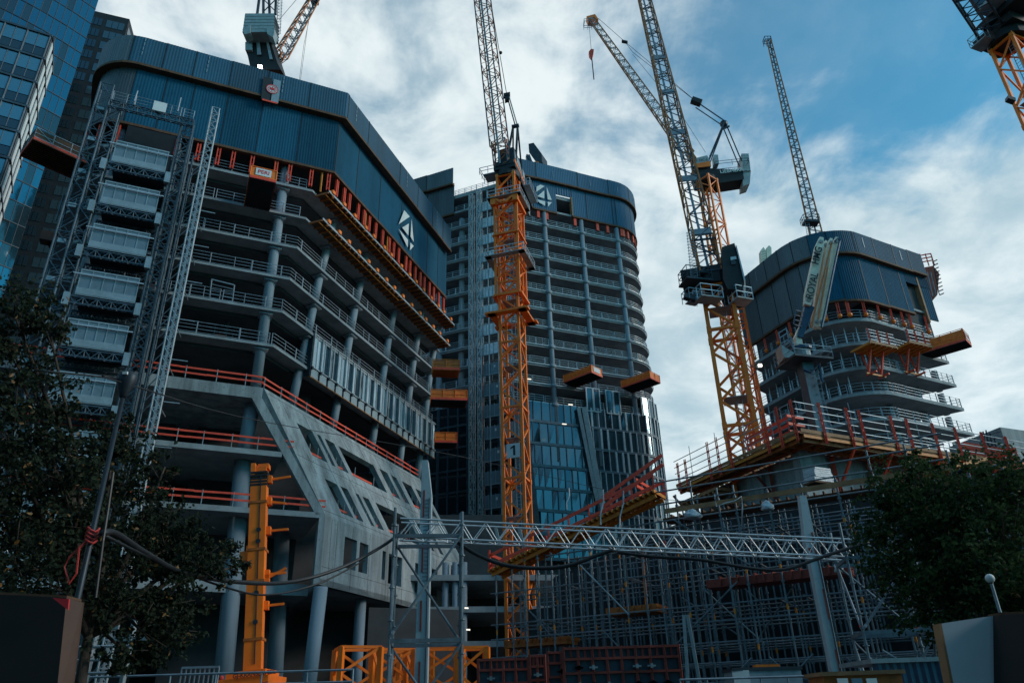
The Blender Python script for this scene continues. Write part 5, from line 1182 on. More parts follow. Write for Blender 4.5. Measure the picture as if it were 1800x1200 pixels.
# big curved blue tower behind it
G2 = thing('glass_tower', 'tall curved deep blue glass tower rising out of the top left corner', 'building', (-80, 96, 0))
E2 = v2(at(170, 10, 96), 0); d0 = dirz(35); pts = [E2]; dd = -d0
pl2_ = [E2]; cur = E2; ang = 35+180
for i in range(14): cur = cur+dirz(ang)*3.2; ang += 3.2; pl2_.append(cur)
pl2_ = pl2_[::-1]; z2t = 150; back = [pl2_[-1]+dirz(-60)*25, pl2_[0]+dirz(-75)*14]
MB().extr(pl2_+back, 0, z2t).build('body', 'dark_steel', G2)
pg = MB(); pg2 = MB(); fr = MB(); L = plen(pl2_); n = 40
for i in range(n):
    for j in range(4, 40):
        q0, d = palong(pl2_, L*i/n+.05); q1, _ = palong(pl2_, L*(i+1)/n-.05); nr = V((d.y, -d.x, 0)); z0 = j*3.8; t = random.uniform(-.02, .02)
        (pg2 if random.random() < .18 else pg).quad(v2(q0, z0)+nr*(.12+t), v2(q1, z0)+nr*.12, v2(q1, z0+3.6)+nr*.12, v2(q0, z0+3.6)+nr*(.12+t))
    q0, d = palong(pl2_, L*i/n); nr = V((d.y, -d.x, 0)); fr.bar(v2(q0, 10)+nr*.14, v2(q0, z2t)+nr*.14, .08)
for j in range(4, 40): strip(fr, pl2_, j*3.8-.14, j*3.8, .02, .2)
tag(pg.build('glass_pane', 'glass_blue', G2), kind='stuff'); tag(pg2.build('glass_pane', 'glass_dark', G2), kind='stuff'); fr.build('mullion_grid', 'dark_steel', G2)
# dark tower with bright bands
G3 = thing('glass_tower', 'dark office tower with narrow light blue window bands between the blue tower and the screen', 'building', (-90, 126, 0))
E3 = v2(at(226, 40, 128), 0); f3 = dirz(70); n3 = V((f3.y, -f3.x, 0)); s3 = dirz(-14); z3 = at(226, 34, 128).z
MB().extr([E3, E3-f3*26, E3-f3*26-n3*14, E3+s3*12], 0, z3).build('body', 'black_steel', G3)
wb = MB(); fr = MB(); z = z3-2.0
while z > 6:
    for (a, b, dk) in ((.6, 4.6, 0), (5.4, 8, 1), (8.6, 11.2, 1), (11.8, 14.4, 1), (15, 18, 1), (18.5, 22, 1)):
        g = fr if dk else wb; w_ = (b-a)/3
        for j in range(3): g.box(v2(E3-f3*(a+w_*(j+.5)), z-1.2)+n3*.05, f3*(w_/2-.06), n3*.04, UP*1.15)
    wb.box(v2(E3+s3*3, z-1.2)+V((s3.y, -s3.x, 0))*.06, s3*2.4, V((.04, 0, 0)), UP*1.1)
    z -= 3.6
split(wb, 'window', 'glass', G3); tag(fr.build('window', 'glass_dark', G3), kind='stuff')
# unseen blocks added round the street to cut low sky light, mirrored in glass
for i, (x, y, w, d, h, lab) in enumerate([(-52, -52, 30, 22, 58, 'tall dark block added across the street for shade, seen only mirrored in glass'), (-6, -60, 40, 20, 62, 'mid-height unseen block added across the street for shade, mirrored in the centre glass'), (46, -46, 36, 20, 56, 'wide unseen block added across the street for shade, mirrored at the right'), (88, 10, 18, 44, 22, 'side street block added right of the site to shape light, outside the frame'), (-78, 0, 20, 40, 44, 'side street block added left of the site for shade, outside the frame')]):
    t = thing('shade_block', lab, 'building', (x, y, 0)); MB().box((x, y, h/2), (w/2, 0, 0), (0, d/2, 0), (0, 0, h/2)).build('wall', 'core_concrete', t)
    m = MB()
    for k in range(int(h/3.6)-1):
        for j in range(int(w/3)): m.box((x-w/2+1.5+3*j, y+d/2+.04, 3+3.6*k), (1.1, 0, 0), (0, .05, 0), (0, 0, 1.1))
        for j in range(int(d/3)):
            for s in (-1, 1): m.box((x+s*(w/2+.04), y-d/2+1.5+3*j, 3+3.6*k), (.05, 0, 0), (0, 1.1, 0), (0, 0, 1.1))
    tag(m.build('window', 'glass_dark', t), kind='stuff')
# ================================================================== SCAFFOLDING BELOW THE RAMP
sd = dirz(-60); sn = V((sd.y, -sd.x, 0)); sn = sn if sn.y < 0 else -sn; S0 = v2(at(1440, 1000, 42), 0)
def tS(px, py): return (onpl(px, py, S0, sd)-S0).dot(sd)
SF = thing('scaffolding', 'dense dark tube scaffolding filling the lower right below the ramp and the podium platform', 'scaffold', S0)
tl_, tr_ = tS(862, 1060), -7.5
def ztop(t): 
    tt = tS(1165, 880); 
    return 13.2 if t < tt else 13.2+(t-tt)/(tS(880, 1005)-tt)*(10.3-13.2)
for row in range(5):
    o = S0-sn*row*2.1; t = tr_; i = 0; st = MB(); mk = MB()
    while t < tl_-(row*.3):
        q = o+sd*t; zt_ = ztop(t)-(.25 if row else 0)+(random.choice((0, 0, .5, 1.2)) if row == 0 else 0)
        if row < 3:
            s1 = MB(); s1.tube(v2(q, 0), v2(q, zt_), .055, 6); z = 1.
            while z < zt_: s1.tube(v2(q, z-.06), v2(q, z+.06), .10, 6); z += 1.0
            k = s1.build('standard', 'scaffold_steel', SF)
            if random.random() < .8:
                m = MB()
                for zz in random.sample([2.4, 4.6, 6.5, 8.6, 10.7], 2): 
                    if zz < zt_: m.tube(v2(q, zz), v2(q, zz+.28), .064, 6)
                split(m, 'yellow_band', 'yellow', k)
        else: st.bar(v2(q, 0), v2(q, zt_), .1)
        if row < 2 and t > 1.5 and random.random() < .5: st.bar(v2(q-sn*1.05, 0), v2(q-sn*1.05, zt_-.6), .09)
        t += random.choice((1.0, 1.0, 1.25, 1.57)) if t > 2 else 1.9; i += 1
    if st.v: tag(st.build('rear_standard', 'scaffold_steel', SF), kind='stuff')
    for z in (1.0, 3.05, 4.05, 5.1, 6.2, 7.1, 9.1, 11.1, 12.2):
        if row > 2 and z in (4.05, 6.2): continue
        e = tl_ if z < 9.8 else tS(880, 1005)-(z-10.3)/2.9*(tS(880, 1005)-tS(1165, 880))-.2; m = MB(); m.tube(v2(o+sd*tr_-sn*.05, z), v2(o+sd*e-sn*.05, z), .05, 6); m.build('ledger', 'scaffold_steel', SF)
m = MB()
for i in range(26):
    t = random.uniform(tr_, tl_-4); r_ = random.choice((0, 0, 1, 2)); z = random.choice((1, 3, 5, 7, 9)); L_ = random.choice((3., 4.2, -3., -4.2)); o = S0-sn*r_*2.1+sn*.08
    if z+3.2 < ztop(t) and z+3.2 < ztop(t+L_) and tr_ < t+L_ < tl_: k = MB(); k.tube(v2(o+sd*t, z), v2(o+sd*(t+L_), z+3.2), .045, 6); k.build('diagonal_brace', 'scaffold_steel' if i % 4 else 'galv', SF)
for i in range(60):                              # transoms running back between the rows
    t = random.uniform(tr_, tl_-1); z = random.choice((3.05, 5.1, 7.1, 9.1, 11.1)); 
    if z < ztop(t)-.5: m.bar(v2(S0+sd*t, z+.06), v2(S0+sd*t-sn*8.4, z+.06), .07)
tag(m.build('transom', 'scaffold_steel', SF), kind='stuff')
for (t0, t1, z, mt, nm) in ((tS(1160, 900), tr_, 12.4, 'timber', 'deck_board'), (tS(1490, 1000), tS(1240, 1040), 8.3, 'red_dark', 'red_waler'), (tS(1150, 1060), tS(1060, 1075), 7.3, 'orange_dark', 'timber_bundle'), (tS(990, 1100), tS(880, 1120), 5.9, 'orange_dark', 'timber_bundle')):
    m = MB(); o = S0-sn*1.2; w_ = abs(t1-t0)
    m.box(v2(o+sd*(t0+t1)/2, z), sd*w_/2, sn*.8, UP*(.06 if nm == 'deck_board' else .22)); n = int(w_/.5)
    for i in range(n): q = v2(o+sd*(min(t0, t1)+.5*i), z+.1); m.bar(q+sn*.95, q-sn*1.0, .09, .2 if nm != 'red_waler' else .5)
    m.build(nm, mt, SF)
m = MB(); o = S0+sn*.1; e0, e1 = tS(1168, 883), tr_
m.bar(v2(o+sd*e0, 12.75), v2(o+sd*e1, 12.75), .05, .3); m.build('toe_board', 'ply', SF)
m = MB()
for h in (13.2, 14.0, 14.6): m.tube(v2(o+sd*(e0+.5), h), v2(o+sd*e1, h), .05, 6)
split(m, 'guard_tube', 'scaffold_steel', SF)
bl = S0-sn*9.2; tA, tB_, tC = tS(1165, 880), tS(1010, 940), tS(862, 1010)
MB().slabp([bl+sd*(tr_-8), v2(bl+sd*(tr_-8), 14.2), v2(bl+sd*tA, 14.6), v2(bl+sd*tC, 11.3), bl+sd*tC], -sn*.6).build('backing_wall', 'black_steel', SF)  # black fill walls shut the sky gaps; the scaffold's inner dark is their colour
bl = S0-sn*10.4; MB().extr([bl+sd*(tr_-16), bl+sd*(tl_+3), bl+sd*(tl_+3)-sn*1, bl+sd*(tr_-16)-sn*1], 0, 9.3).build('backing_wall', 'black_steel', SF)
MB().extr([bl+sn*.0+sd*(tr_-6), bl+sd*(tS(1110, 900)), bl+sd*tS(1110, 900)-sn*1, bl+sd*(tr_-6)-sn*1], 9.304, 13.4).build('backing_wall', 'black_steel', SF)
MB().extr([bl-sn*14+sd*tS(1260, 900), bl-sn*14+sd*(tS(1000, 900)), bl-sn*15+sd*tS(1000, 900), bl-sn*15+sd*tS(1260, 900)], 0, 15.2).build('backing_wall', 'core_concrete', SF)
tg = thing('scaffolding', 'separate darker scaffold bay behind the right tree, right of the tall striped post', 'scaffold', S0-sd*10)
for row in range(3):
    for i in range(9):
        q = S0-sd*(8.2+1.5*i)-sn*(row*2.0); MB().tube(v2(q, 0), v2(q, 12.8-i*.1), .055, 6).build('standard', 'scaffold_steel', tg)
    for z in (1, 3, 5, 7, 9, 11, 12.5): MB().tube(v2(S0-sd*8-sn*(row*2.0), z), v2(S0-sd*20.5-sn*(row*2.0), z), .05, 6).build('ledger', 'scaffold_steel', tg)
for i in range(8):
    a = S0-sd*(8.2+1.5*i)+sn*.07; z = random.choice((1, 3, 5, 7)); MB().tube(v2(a, z), v2(a-sd*3, z+4), .045, 6).build('diagonal_brace', 'scaffold_steel', tg)
MB().bar(onpl(1127, 945, S0-sn*.5, sd), onpl(1137, 1068, S0-sn*.5, sd), .16).build('orange_prop', 'orange', SF)
# ------------------------------------------------ red ramp formwork on top
RP = thing('ramp_formwork', 'red sloping handrails over yellow timber formwork on the ramp beside the numbered crane', 'formwork', at(1000, 960, 49))
ra, rb = onpl(878, 1005, S0-sn*1.0, sd), onpl(1162, 868, S0-sn*1.0, sd); d = (rb-ra); L_ = d.length; d.normalize(); hd = V((d.x, d.y, 0)).normalized()
m = MB(); n = 34
for i in range(n+1): q = ra+d*L_*i/n; m.bar(q+sn*1.45-UP*.1, q-sn*.7-UP*.1, .10, .2)
for o in (1.0, -.3): m.bar(ra+sn*o-UP*.32, rb+sn*o-UP*.32, .12, .24)
m.build('timber_beam', 'yellow', RP); m = MB(); m.slabp([ra+sn*1.2, rb+sn*1.2, rb-sn*.7, ra-sn*.7], UP*.05); m.build('deck_board', 'ply', RP)
for o, f0 in ((1.2, .0), (-.7, .30)):
    a = ra.lerp(rb, f0)+sn*o
    for h in (.25, .95): m = MB(); m.bar(a+UP*h, rb+sn*o+UP*h, .07, .2); m.build('hand_rail', 'red', RP)
    m = MB(); k = 8
    for i in range(k+1): q = a.lerp(rb+sn*o, i/k); m.bar(q, q+UP*1.1, .09)
    split(m, 'rail_post', 'red', RP)
m = MB(); e = rb-d*1.2
for h in (.3, .8, 1.2): m.bar(e+sn*1.2+UP*h, e-sn*1.8+UP*h, .08, .2)
m.bar(e+sn*1.2+UP*1.5-d*2.5-UP*.4, e+sn*1.2+d*2+UP*1.9, .08, .22); m.bar(e+sn*1.2+UP*.9-d*2.5-UP*.4, e+sn*1.2+d*2+UP*1.3, .08, .22); m.build('end_guard', 'red', RP)
m = MB(); 
for h in (.2, .6, 1.0): m.bar(ra+sn*1.4+UP*h, ra-sn*1.4+UP*h-hd*.4, .10, .2)
for o in (1.3, -1.3): m.bar(ra+sn*o-UP*.1, ra+sn*o+UP*1.3, .12)
m.build('end_guard', 'red', RP)
# sling tapes hanging at the ramp
for x, y0, x2, y1 in ((1060, 860, 1056, 922), (1096, 862, 1089, 930), (1000, 858, 996, 895)):
    a = at(x, y0, 47); b = at(x2, y1, 47); m = MB(); m.path([a, a.lerp(b, .35)+V((.08, 0, 0)), a.lerp(b, .7)-V((.06, 0, 0)), b], .045, 5); tag(m.build('sling_tape', 'galv_light'), 'pale lifting tape hanging over the red ramp handrail', 'tape', 'lifting tapes over the ramp')
m = MB(); m.path([at(1256, 868, 44), at(1259, 890, 44), at(1275, 884, 43.8), at(1292, 880, 43.6), at(1303, 872, 43.5), at(1305, 885, 43.5), at(1304, 930, 43.5)], .04, 5); tag(m.build('rope', 'galv_light', None, True), 'pale rope slung in loops along the top rail of the dark scaffolding', 'rope')
# wrapped stacks and bags on the scaffold top
def bag(px, py, Y, w, h, lab):
    c = at(px, py, Y)-UP*.12; m = MB(); n = 12; k = 7; vs = []
    for j in range(k+1):
        t = j/k; r = w*((1.0-.35*t)+.16*sin(5*t))*(1 if j < k else .2)
        for i in range(n): a = 2*pi*i/n; rr = r*(1+.14*sin(3*a+j)+random.uniform(-.12, .12)); vs.append(c+V((cos(a)*rr, sin(a)*rr*.8, h*t+random.uniform(-.05, .05)*h)))
    fs = [(j*n+i, j*n+(i+1) % n, (j+1)*n+(i+1) % n, (j+1)*n+i) for j in range(k) for i in range(n)]+[tuple(range(n-1, -1, -1)), tuple(k*n+i for i in range(n))]
    m.add(vs, fs); tag(m.build('material_bag', 'plastic_wrap', None, True), lab, 'bag', 'white bags on the scaffold top')
bag(1217, 907, 44.4, .5, .55, 'rumpled pale plastic bag at the scaffold edge below the platform tip')
bag(1349, 892, 42.4, .34, .55, 'upright white bag on the scaffold edge left of the striped post')
bag(1474, 1000, 36, .2, .45, 'small white bag hung in the scaffold under the truss end')
WS = at(1441, 850, 47.6); t = thing('wrapped_stack', 'stack of plastic wrapped sheets on the scaffold deck beside the concrete pier', 'stack', WS); dd = dirz(65)
for i in range(7): m = MB(); m.box(WS+UP*(.10+.13*i)+V((random.uniform(-.06, .06), 0, 0)), dd*(.85-.03*i), V((-dd.y, dd.x, 0))*.5, UP*.055); m.build('sheet', 'plastic_wrap', t)
m = MB(); m.box(WS-UP*.02, dd*.9, V((-dd.y, dd.x, 0))*.5, UP*.06); m.build('pallet', 'timber', t)
# ================================================================== TRUSS BRIDGE WITH CABLES
ta, tb_ = at(703, 930, 26), at(1492, 966, 27.5); tz = (tb_-ta); TB = thing('truss_bridge', 'light aluminium lattice truss spanning the street between two scaffold towers', 'truss', (ta+tb_)/2)
td = tz.normalized(); tu = td.cross(UP).normalized(); tv = tu.cross(td).normalized(); hw = .31; n = 19; ch = MB(); br = MB()
cs = [(-1, -1), (1, -1), (1, 1), (-1, 1)]
for k in range(4): ch.tube(ta+tu*hw*cs[k][0]+tv*hw*cs[k][1], tb_+tu*hw*cs[k][0]+tv*hw*cs[k][1], .034, 8)
Lt = tz.length
for i in range(n):
    a, b = ta+td*Lt*i/n, ta+td*Lt*(i+.5)/n; c = ta+td*Lt*(i+1)/n
    for s in (-1, 1):
        br.tube(a+tu*hw*s-tv*hw, b+tu*hw*s+tv*hw, .02, 6); br.tube(b+tu*hw*s+tv*hw, c+tu*hw*s-tv*hw, .02, 6)
    br.tube(a-tu*hw-tv*hw, b+tu*hw-tv*hw, .016, 6); br.tube(b+tu*hw-tv*hw, c-tu*hw-tv*hw, .016, 6)
    if i in (4, 5, 9, 14): br.bar(a-tu*hw+tv*hw-td*.05, a-tu*hw-tv*hw+td*.12, .10, .03)
k = ch.build('chord', 'galv_light', TB); br.build('lacing', 'galv_light', k)
m = MB()
for f_ in (.318, .585, .92): q = ta+td*Lt*f_-tu*hw; m.bar(q+tv*.08-td*.02, q-tv*.08+td*.02, .12, .05)
split(m, 'tape_band', 'tape_red', k)
def cable(pts, r, lab, n=24, mt='black_rubber', nm='power_cable'):
    pts = [V(p) for p in pts]; out = []
    P_ = [pts[0]*2-pts[1]]+pts+[pts[-1]*2-pts[-2]]
    for i in range(1, len(P_)-2):
        for j in range(n//(len(pts)-1)+1):
            t = j/(n//(len(pts)-1)+1); a, b, c, d = P_[i-1], P_[i], P_[i+1], P_[i+2]
            out.append(.5*((2*b)+(c-a)*t+(2*a-5*b+4*c-d)*t*t+(3*b-a-3*c+d)*t**3))
    out.append(pts[-1]); return tag(MB().path(out, r, 7).build(nm, mt, None, True), lab, 'cable')
cable([at(x, y, Y) for x, y, Y in ((180, 936, 11.8), (205, 938, 12.6), (262, 975, 14.5), (330, 1008, 16.8), (440, 1024, 20.3), (520, 1021, 23), (600, 997, 24.5), (668, 962, 25.6), (712, 930, 26))], .055, 'thick twin black cable sagging from the street lamp pole to the truss')
cable([at(x, y, Y) for x, y, Y in ((182, 940, 11.9), (265, 980, 14.6), (385, 1028, 19), (470, 1045, 22), (560, 1025, 24), (640, 985, 25.3))], .028, 'thin black cable sagging below the thick one before the orange boom')
cable([at(x, y, 26.2) for x, y in ((800, 950), (840, 975), (890, 993), (950, 998), (1000, 993), (1050, 975), (1080, 965))], .07, 'black cable hanging in a loop under the left half of the truss')
cable([at(x, y, 26.8) for x, y in ((1085, 970), (1150, 978), (1230, 983), (1320, 998), (1380, 1000), (1440, 980), (1495, 962), (1530, 952))], .06, 'black cable hanging in a loop under the right half of the truss')
cable([at(x, y, Y) for x, y, Y in ((60, 650, 11), (200, 665, 11.9), (228, 676, 12.2), (470, 742, 28), (800, 800, 45), (1100, 868, 50), (1200, 880, 50))], .016, 'hair thin wire running across the whole site from the street lamp', nm='overhead_wire')
# scaffold towers carrying the truss
def stower(cx, cy, yaw, w, d_, h, lab, top=.8):
    t = thing('scaffold_tower', lab, 'scaffold', (cx, cy, 0), 'scaffold towers carrying the truss'); a = dirz(yaw); b = V((-a.y, a.x, 0)); c = V((cx, cy, 0))
    cs = [c-a*w/2-b*d_/2, c+a*w/2-b*d_/2, c+a*w/2+b*d_/2, c-a*w/2+b*d_/2]
    for q in cs:
        m = MB(); m.tube(q, v2(q, h+random.uniform(0, top)), .05, 8); z = .5
        while z < h: m.tube(v2(q, z-.02), v2(q, z+.02), .105, 10); m.tube(v2(q, z-.1), v2(q, z+.1), .062, 8); z += 1.0
        m.build('standard', 'scaffold_steel', t)
    for z in (1.0, 3.9, h-.55):
        for i in range(4): m = MB(); m.bar(v2(cs[i], z), v2(cs[(i+1) % 4], z), .09, .12); m.build('ledger', 'scaffold_steel', t)
    for z0, z1 in ((.9, 3.8), (4.0, h-.5)):
        for i in range(4):
            p, q = (v2(cs[i], z0), v2(cs[(i+1) % 4], z1)) if i % 2 == 0 else (v2(cs[(i+1) % 4], z0), v2(cs[i], z1)); off = (b if i == 0 else -b)*-.08
            m = MB(); m.tube(p+off, q+off, .042, 8); o = m.build('diagonal_brace', 'scaffold_steel', t); m = MB(); m.tube(p.lerp(q, .03)+off, p.lerp(q, .06)+off, .05, 8); m.build('tape_band', 'tape_red' if i % 2 else 'galv', o)
    return t
lt = at(752, 1000, 26.0); stower(lt.x, lt.y, 90-6, 2.25, 1.7, 7.7, 'grey scaffold tower carrying the left end of the truss')
rt = at(1545, 1020, 27.6); stower(rt.x, rt.y, 90+10, 2.2, 1.7, 6.9, 'dark scaffold tower carrying the right end of the truss, beside the tree')
# tall grey tapered posts with red stripe marks
def spost(x0, y0, x1, y1, Y, w, lab, flip=1):
    b = at(x0, y0, Y); tp = at(x1, y1, Y); c = V((b.x, Y, 0)); H_ = tp.z; t = thing('site_post', lab, 'post', c, 'tall grey posts with red stripes')
    m = MB(); pr = [(-w/2, 0), (w/2, 0), (w/2, H_-1.5), (w*.0+w*.12*flip, H_), (-w*.35, H_)] if flip > 0 else [(-w/2, 0), (w/2, 0), (w/2, H_-.2), (w*.45, H_), (-w*.2, H_), (-w/2-.04, H_-1.9), (-w/2, H_-2.3)]
    m.slabp([c+V((x, 0, z)) for x, z in pr], V((0, w*.9, 0))); m.build('shaft', 'post_paint', t)
    m = MB(); z = .4
    while z < H_-1: m.box(c+V((-.05 if flip > 0 else .1, -.02, z+.5)), V((.032, 0, 0)), V((0, .012, 0)), UP*.55); z += 2.15
    split(m, 'stripe', 'red_dark', t)
    m = MB(); m.box(c+V((w*.34, -.015, H_/2-.7)), V((.012, 0, 0)), V((0, .02, 0)), UP*(H_/2-.9)); m.build('seam', 'dark_steel', t)
    m = MB()
    for i in range(5):
        for j in range(22): m.box(c+V((-w*.05+w*.09*i, -.01, H_-1.7-.15*j)), V((.006, 0, 0)), V((0, .01, 0)), UP*.025)
    if flip > 0: tag(m.build('perforation', 'dark_steel', t), kind='stuff')
spost(739, 1195, 749, 808, 30, .50, 'tall pale grey post with red stripes in front of the slanted concrete wall')
spost(1473, 1185, 1413, 870, 30, .38, 'tall leaning-looking grey post with red marks in front of the dark scaffolding', -1)
# ================================================================== TRUCK CRANE
TC = thing('truck_crane', 'orange mobile crane with its thick telescopic boom raised upright before the columns', 'mobile crane', at(448, 1200, 42))
b0 = at(446, 1178, 42); b1 = at(458, 832, 42); ax = (b1-b0).normalized(); sx = V((1, .12, 0)).normalized(); sy = ax.cross(sx).normalized(); sx = sy.cross(ax)
def bsec(f0, f1, w, d_, nm, mt='orange'):
    a = b0.lerp(b1, f0); b = b0.lerp(b1, f1); m = MB(); c = [(-.5, -.5), (.5, -.5), (.5, .2), (.3, .5), (-.3, .5), (-.5, .2)]
    m.prism([a-sx*x*w+sy*y*d_ for x, y in c], [b-sx*x*w+sy*y*d_ for x, y in c]); return m.build(nm, mt, TC)
o1 = bsec(0, .96, .88, 1.0, 'boom_base'); bsec(.90, 1.0, .78, .86, 'boom_collar', 'yellow')
m = MB()
for f_ in (.14, .42, .58, .83): q = b0.lerp(b1, f_); m.box(q, sx*.48, sy*.55, ax*.07)
split(m, 'boom_band', 'orange_dark', o1)
fs_ = -1 if sy.y > 0 else 1
m = MB(); q = b0.lerp(b1, .5)+sy*fs_*.52+sx*.12; m.box(q, sx*.022, sy*.02, ax*5.0); 
for f_ in (.62, .68, .36, .22): m.tube(b0.lerp(b1, f_)+sy*fs_*.49+sx*.1, b0.lerp(b1, f_)+sy*fs_*.56+sx*.1, .13, 10)
m.build('boom_seam', 'dark_steel', o1)
m = MB()
for i in range(5): q = b0.lerp(b1, .925+.017*i); m.box(q, sx*.47, sy*.52, ax*.06)
split(m, 'sheave', 'black_steel', TC)
m = MB(); q = b1
m.box(q+ax*.15, sx*.38, sy*.4, ax*.12); m.box(q+ax*.35+sx*.2, sx*.3, sy*.3, ax*.14); m.box(q+ax*.1-sx*.33, sx*.12, sy*.5, ax*.4); m.build('boom_head', 'orange', TC)
m = MB()
for f_, l, e in ((.96, 1.6, .1), (.84, 1.3, -.2), (.68, 1.5, .0), (.455, 1.4, .0), (.43, 1.4, .5), (.30, 1.3, .0)): q = b0.lerp(b1, f_)+sx*.42; b_ = MB(); b_.bar(q, q+sx*l*.8+ax*e, .12); b_.box(q+sx*.1, sx*.15, sy*.2, ax*.22); b_.build('jib_bracket', 'orange', TC)
q = b0.lerp(b1, .555)-sx*.55; m.box(q, sx*.35, sy*.3, ax*.25); m.bar(q-ax*.3, q+ax*.6, .12); m.build('jib_bracket', 'orange', TC)
m = MB(); c0 = V((b0.x, b0.y, 0)); m.box(c0+UP*3.15, sx*1.25, V((0, 1.6, 0)), UP*.62); m.box(c0+UP*3.9, sx*.95, V((0, 1.2, 0)), UP*.2); m.box(c0+UP*3.0, sx*1.6, V((0, .9, 0)), UP*.35); bd = m.build('superstructure', 'orange', TC)
m = MB(); m.box(c0+UP*1.6, sx*1.5, V((0, 6, 0)), UP*.6); m.build('carrier', 'orange', TC)
for s in (-1, 1):
    for y in (-4.5, -2, 2, 4.5): q = c0+sx*1.35*s+V((0, y, .7)); MB().tube(q-sx*.22, q+sx*.22, .7, 16).build('wheel', 'black_rubber', TC)
    m = MB()
    for i in range(3): m.box(c0+sx*(1.1*s)+V((0, -1.63, 2.75+.3*i)), sx*.14, V((0, .02, 0)), UP*.10+sx*.05)
    split(m, 'warning_stripe', 'tape_red', TC); m = MB(); m.ball(c0+sx*1.15*s+V((0, -1.2, 3.9)), .12); m.build('beacon', 'tape_red', TC)
text('GJ-KRANSERVICE', 'lettering', 'letter_black', TC, at(447, 1184, 40.36), sx, UP, .27, .01, bold=.006)
# ================================================================== MAST SEGMENTS AND FORMWORK PANELS AT STREET LEVEL
def mseg(px, py, Y, w, yaw, lab):
    tp = at(px, py, Y); c = V((tp.x, tp.y, 0)); t = thing('mast_segment', lab, 'crane segment', c, 'stored crane mast segments'); d = dirz(yaw); u = d*w/2; v = V((-d.y, d.x, 0))*w/2; h = tp.z
    ch = MB(); br = MB(); lattice(ch, br, c+UP*.2, c+UP*h, u, v, 4, .24, .13); k = ch.build('chord', 'orange', t); br.build('bracing', 'orange', k)
    m = MB(); m.box(c+UP*(h-1.7), u*.9, v*.9, UP*.04); m.build('inner_platform', 'rail_steel', t)
mseg(629, 1139, 40, 1.9, 68, 'orange lattice mast segment standing nearest the concrete columns')
mseg(690, 1143, 43, 1.9, 70, 'orange mast segment behind the left legs of the scaffold tower')
mseg(726, 1146, 47, 1.9, 72, 'orange mast segment half hidden by the striped grey post')
mseg(778, 1138, 42, 1.9, 80, 'orange mast segment right of the striped grey post')
mseg(829, 1139, 41, 1.5, 84, 'narrow orange mast segment next to the red formwork panels')
def fpan(x0, x1, y, Y, lab, n, tall=True):
    a = at(x0, y, Y); b = at(x1, y, Y); h = a.z; d = V((b.x-a.x, b.y-a.y, 0)); w = d.length; d.normalize(); nn = V((d.y, -d.x, 0)); o = V((a.x, a.y, 0)); t = thing('wall_formwork', lab, 'formwork', o, 'red steel formwork panels')
    m = MB(); m.box(o+d*w/2+UP*h/2-nn*.08, d*w/2, nn*.03, UP*h/2); m.build('sheathing', 'lattice_dark', t); m = MB()
    for i in range(n+1): m.bar(o+d*w*i/n, v2(o+d*w*i/n, h), .10, .14)
    z = h-.06; i = 0
    while z > 1: m.bar(v2(o, z)+nn*.01, v2(o+d*w, z)+nn*.01, .13, .09); z -= (.38, .5, .62)[i % 3]; i += 1
    for i in range(n*2): 
        if i % 2: m.bar(v2(o+d*w*i/(2*n), h-.5), v2(o+d*w*i/(2*n), h-.05), .09, .07)
    m.build('steel_frame', 'red_dark', t); m = MB()
    for i in range(n*3): q = v2(o+d*w*random.randint(1, n-1 if n > 1 else 1)/n, h-random.choice((.75, 1.35, 1.9, 2.4)))+nn*.12; m.bar(q-d*.16, q+d*.16, .09, .06); m.box(q, d*.05, nn*.08, UP*.08)
    split(m, 'clamp', 'galv', t, 100, 2)
fpan(841, 928, 1157, 33, 'short red-brown formwork panel at the left of the formwork row', 4)
fpan(931, 957, 1150, 32.6, 'narrow brown formwork panel with a bright red bracket beside the short panel', 2)
fpan(962, 986, 1144, 32, 'slim grey-edged formwork panel standing between two wider ones', 1)
fpan(990, 1192, 1137, 31.5, 'long red-brown formwork panel under the scaffolding, widest of the row', 8)
q = at(1205, 1080, 31); t = thing('prop_stand', 'grey steel raking prop stand at the right end of the red formwork row', 'prop', (q.x, 31, 0)); m = MB()
for s in (-.35, .35): m.bar((q.x+s*1.1, 31, 0), (q.x+s*.2, 31, q.z), .12)
m.bar((q.x-.3, 31, 2.2), (q.x+.3, 31, 2.2), .08); m.build('frame', 'grey_paint', t)
# lit tube lamps inside the centre tower base
for x, y in ((820, 1068), (823, 1106), (992, 745), (1003, 711), (930, 666)):
    a = at(x, y, 106 if y < 800 else 70); m = MB(); m.box(a, V((.34 if y < 800 else .16, .1, 0)), V((0, .1, 0)), UP*.05); tag(m.build('tube_lamp', 'tube_glow'), 'small lit tube lamp glowing on a bare storey of the centre tower', 'lamp', 'lit tube lamps on the storeys')
# base storeys joining left and centre towers
BL = thing('base_storeys', 'dim low concrete storeys between the left and the centre tower at street level', 'building', at(810, 1100, 74))
for y in (1020, 1075, 1135):
    a = at(775, y, 80); c = V((a.x, a.y, a.z)); m = MB(); m.box(c+V((4, 6, 0)), V((9, 1.5, 0)), V((-1.5, 7, 0)), UP*.28); m.build('floor_slab', 'slab_concrete', BL)
m = MB(); c = at(800, 1100, 92); m.box((c.x, 92, 12), V((10, 1, 0)), V((0, .4, 0)), UP*12); m.build('rear_wall', 'core_concrete', BL)
for x in (782, 800, 815): q = at(x, 1100, 79); MB().tube((q.x, q.y, 0), (q.x, q.y, 16), .35, 10).build('column', 'column_concrete', BL, True)
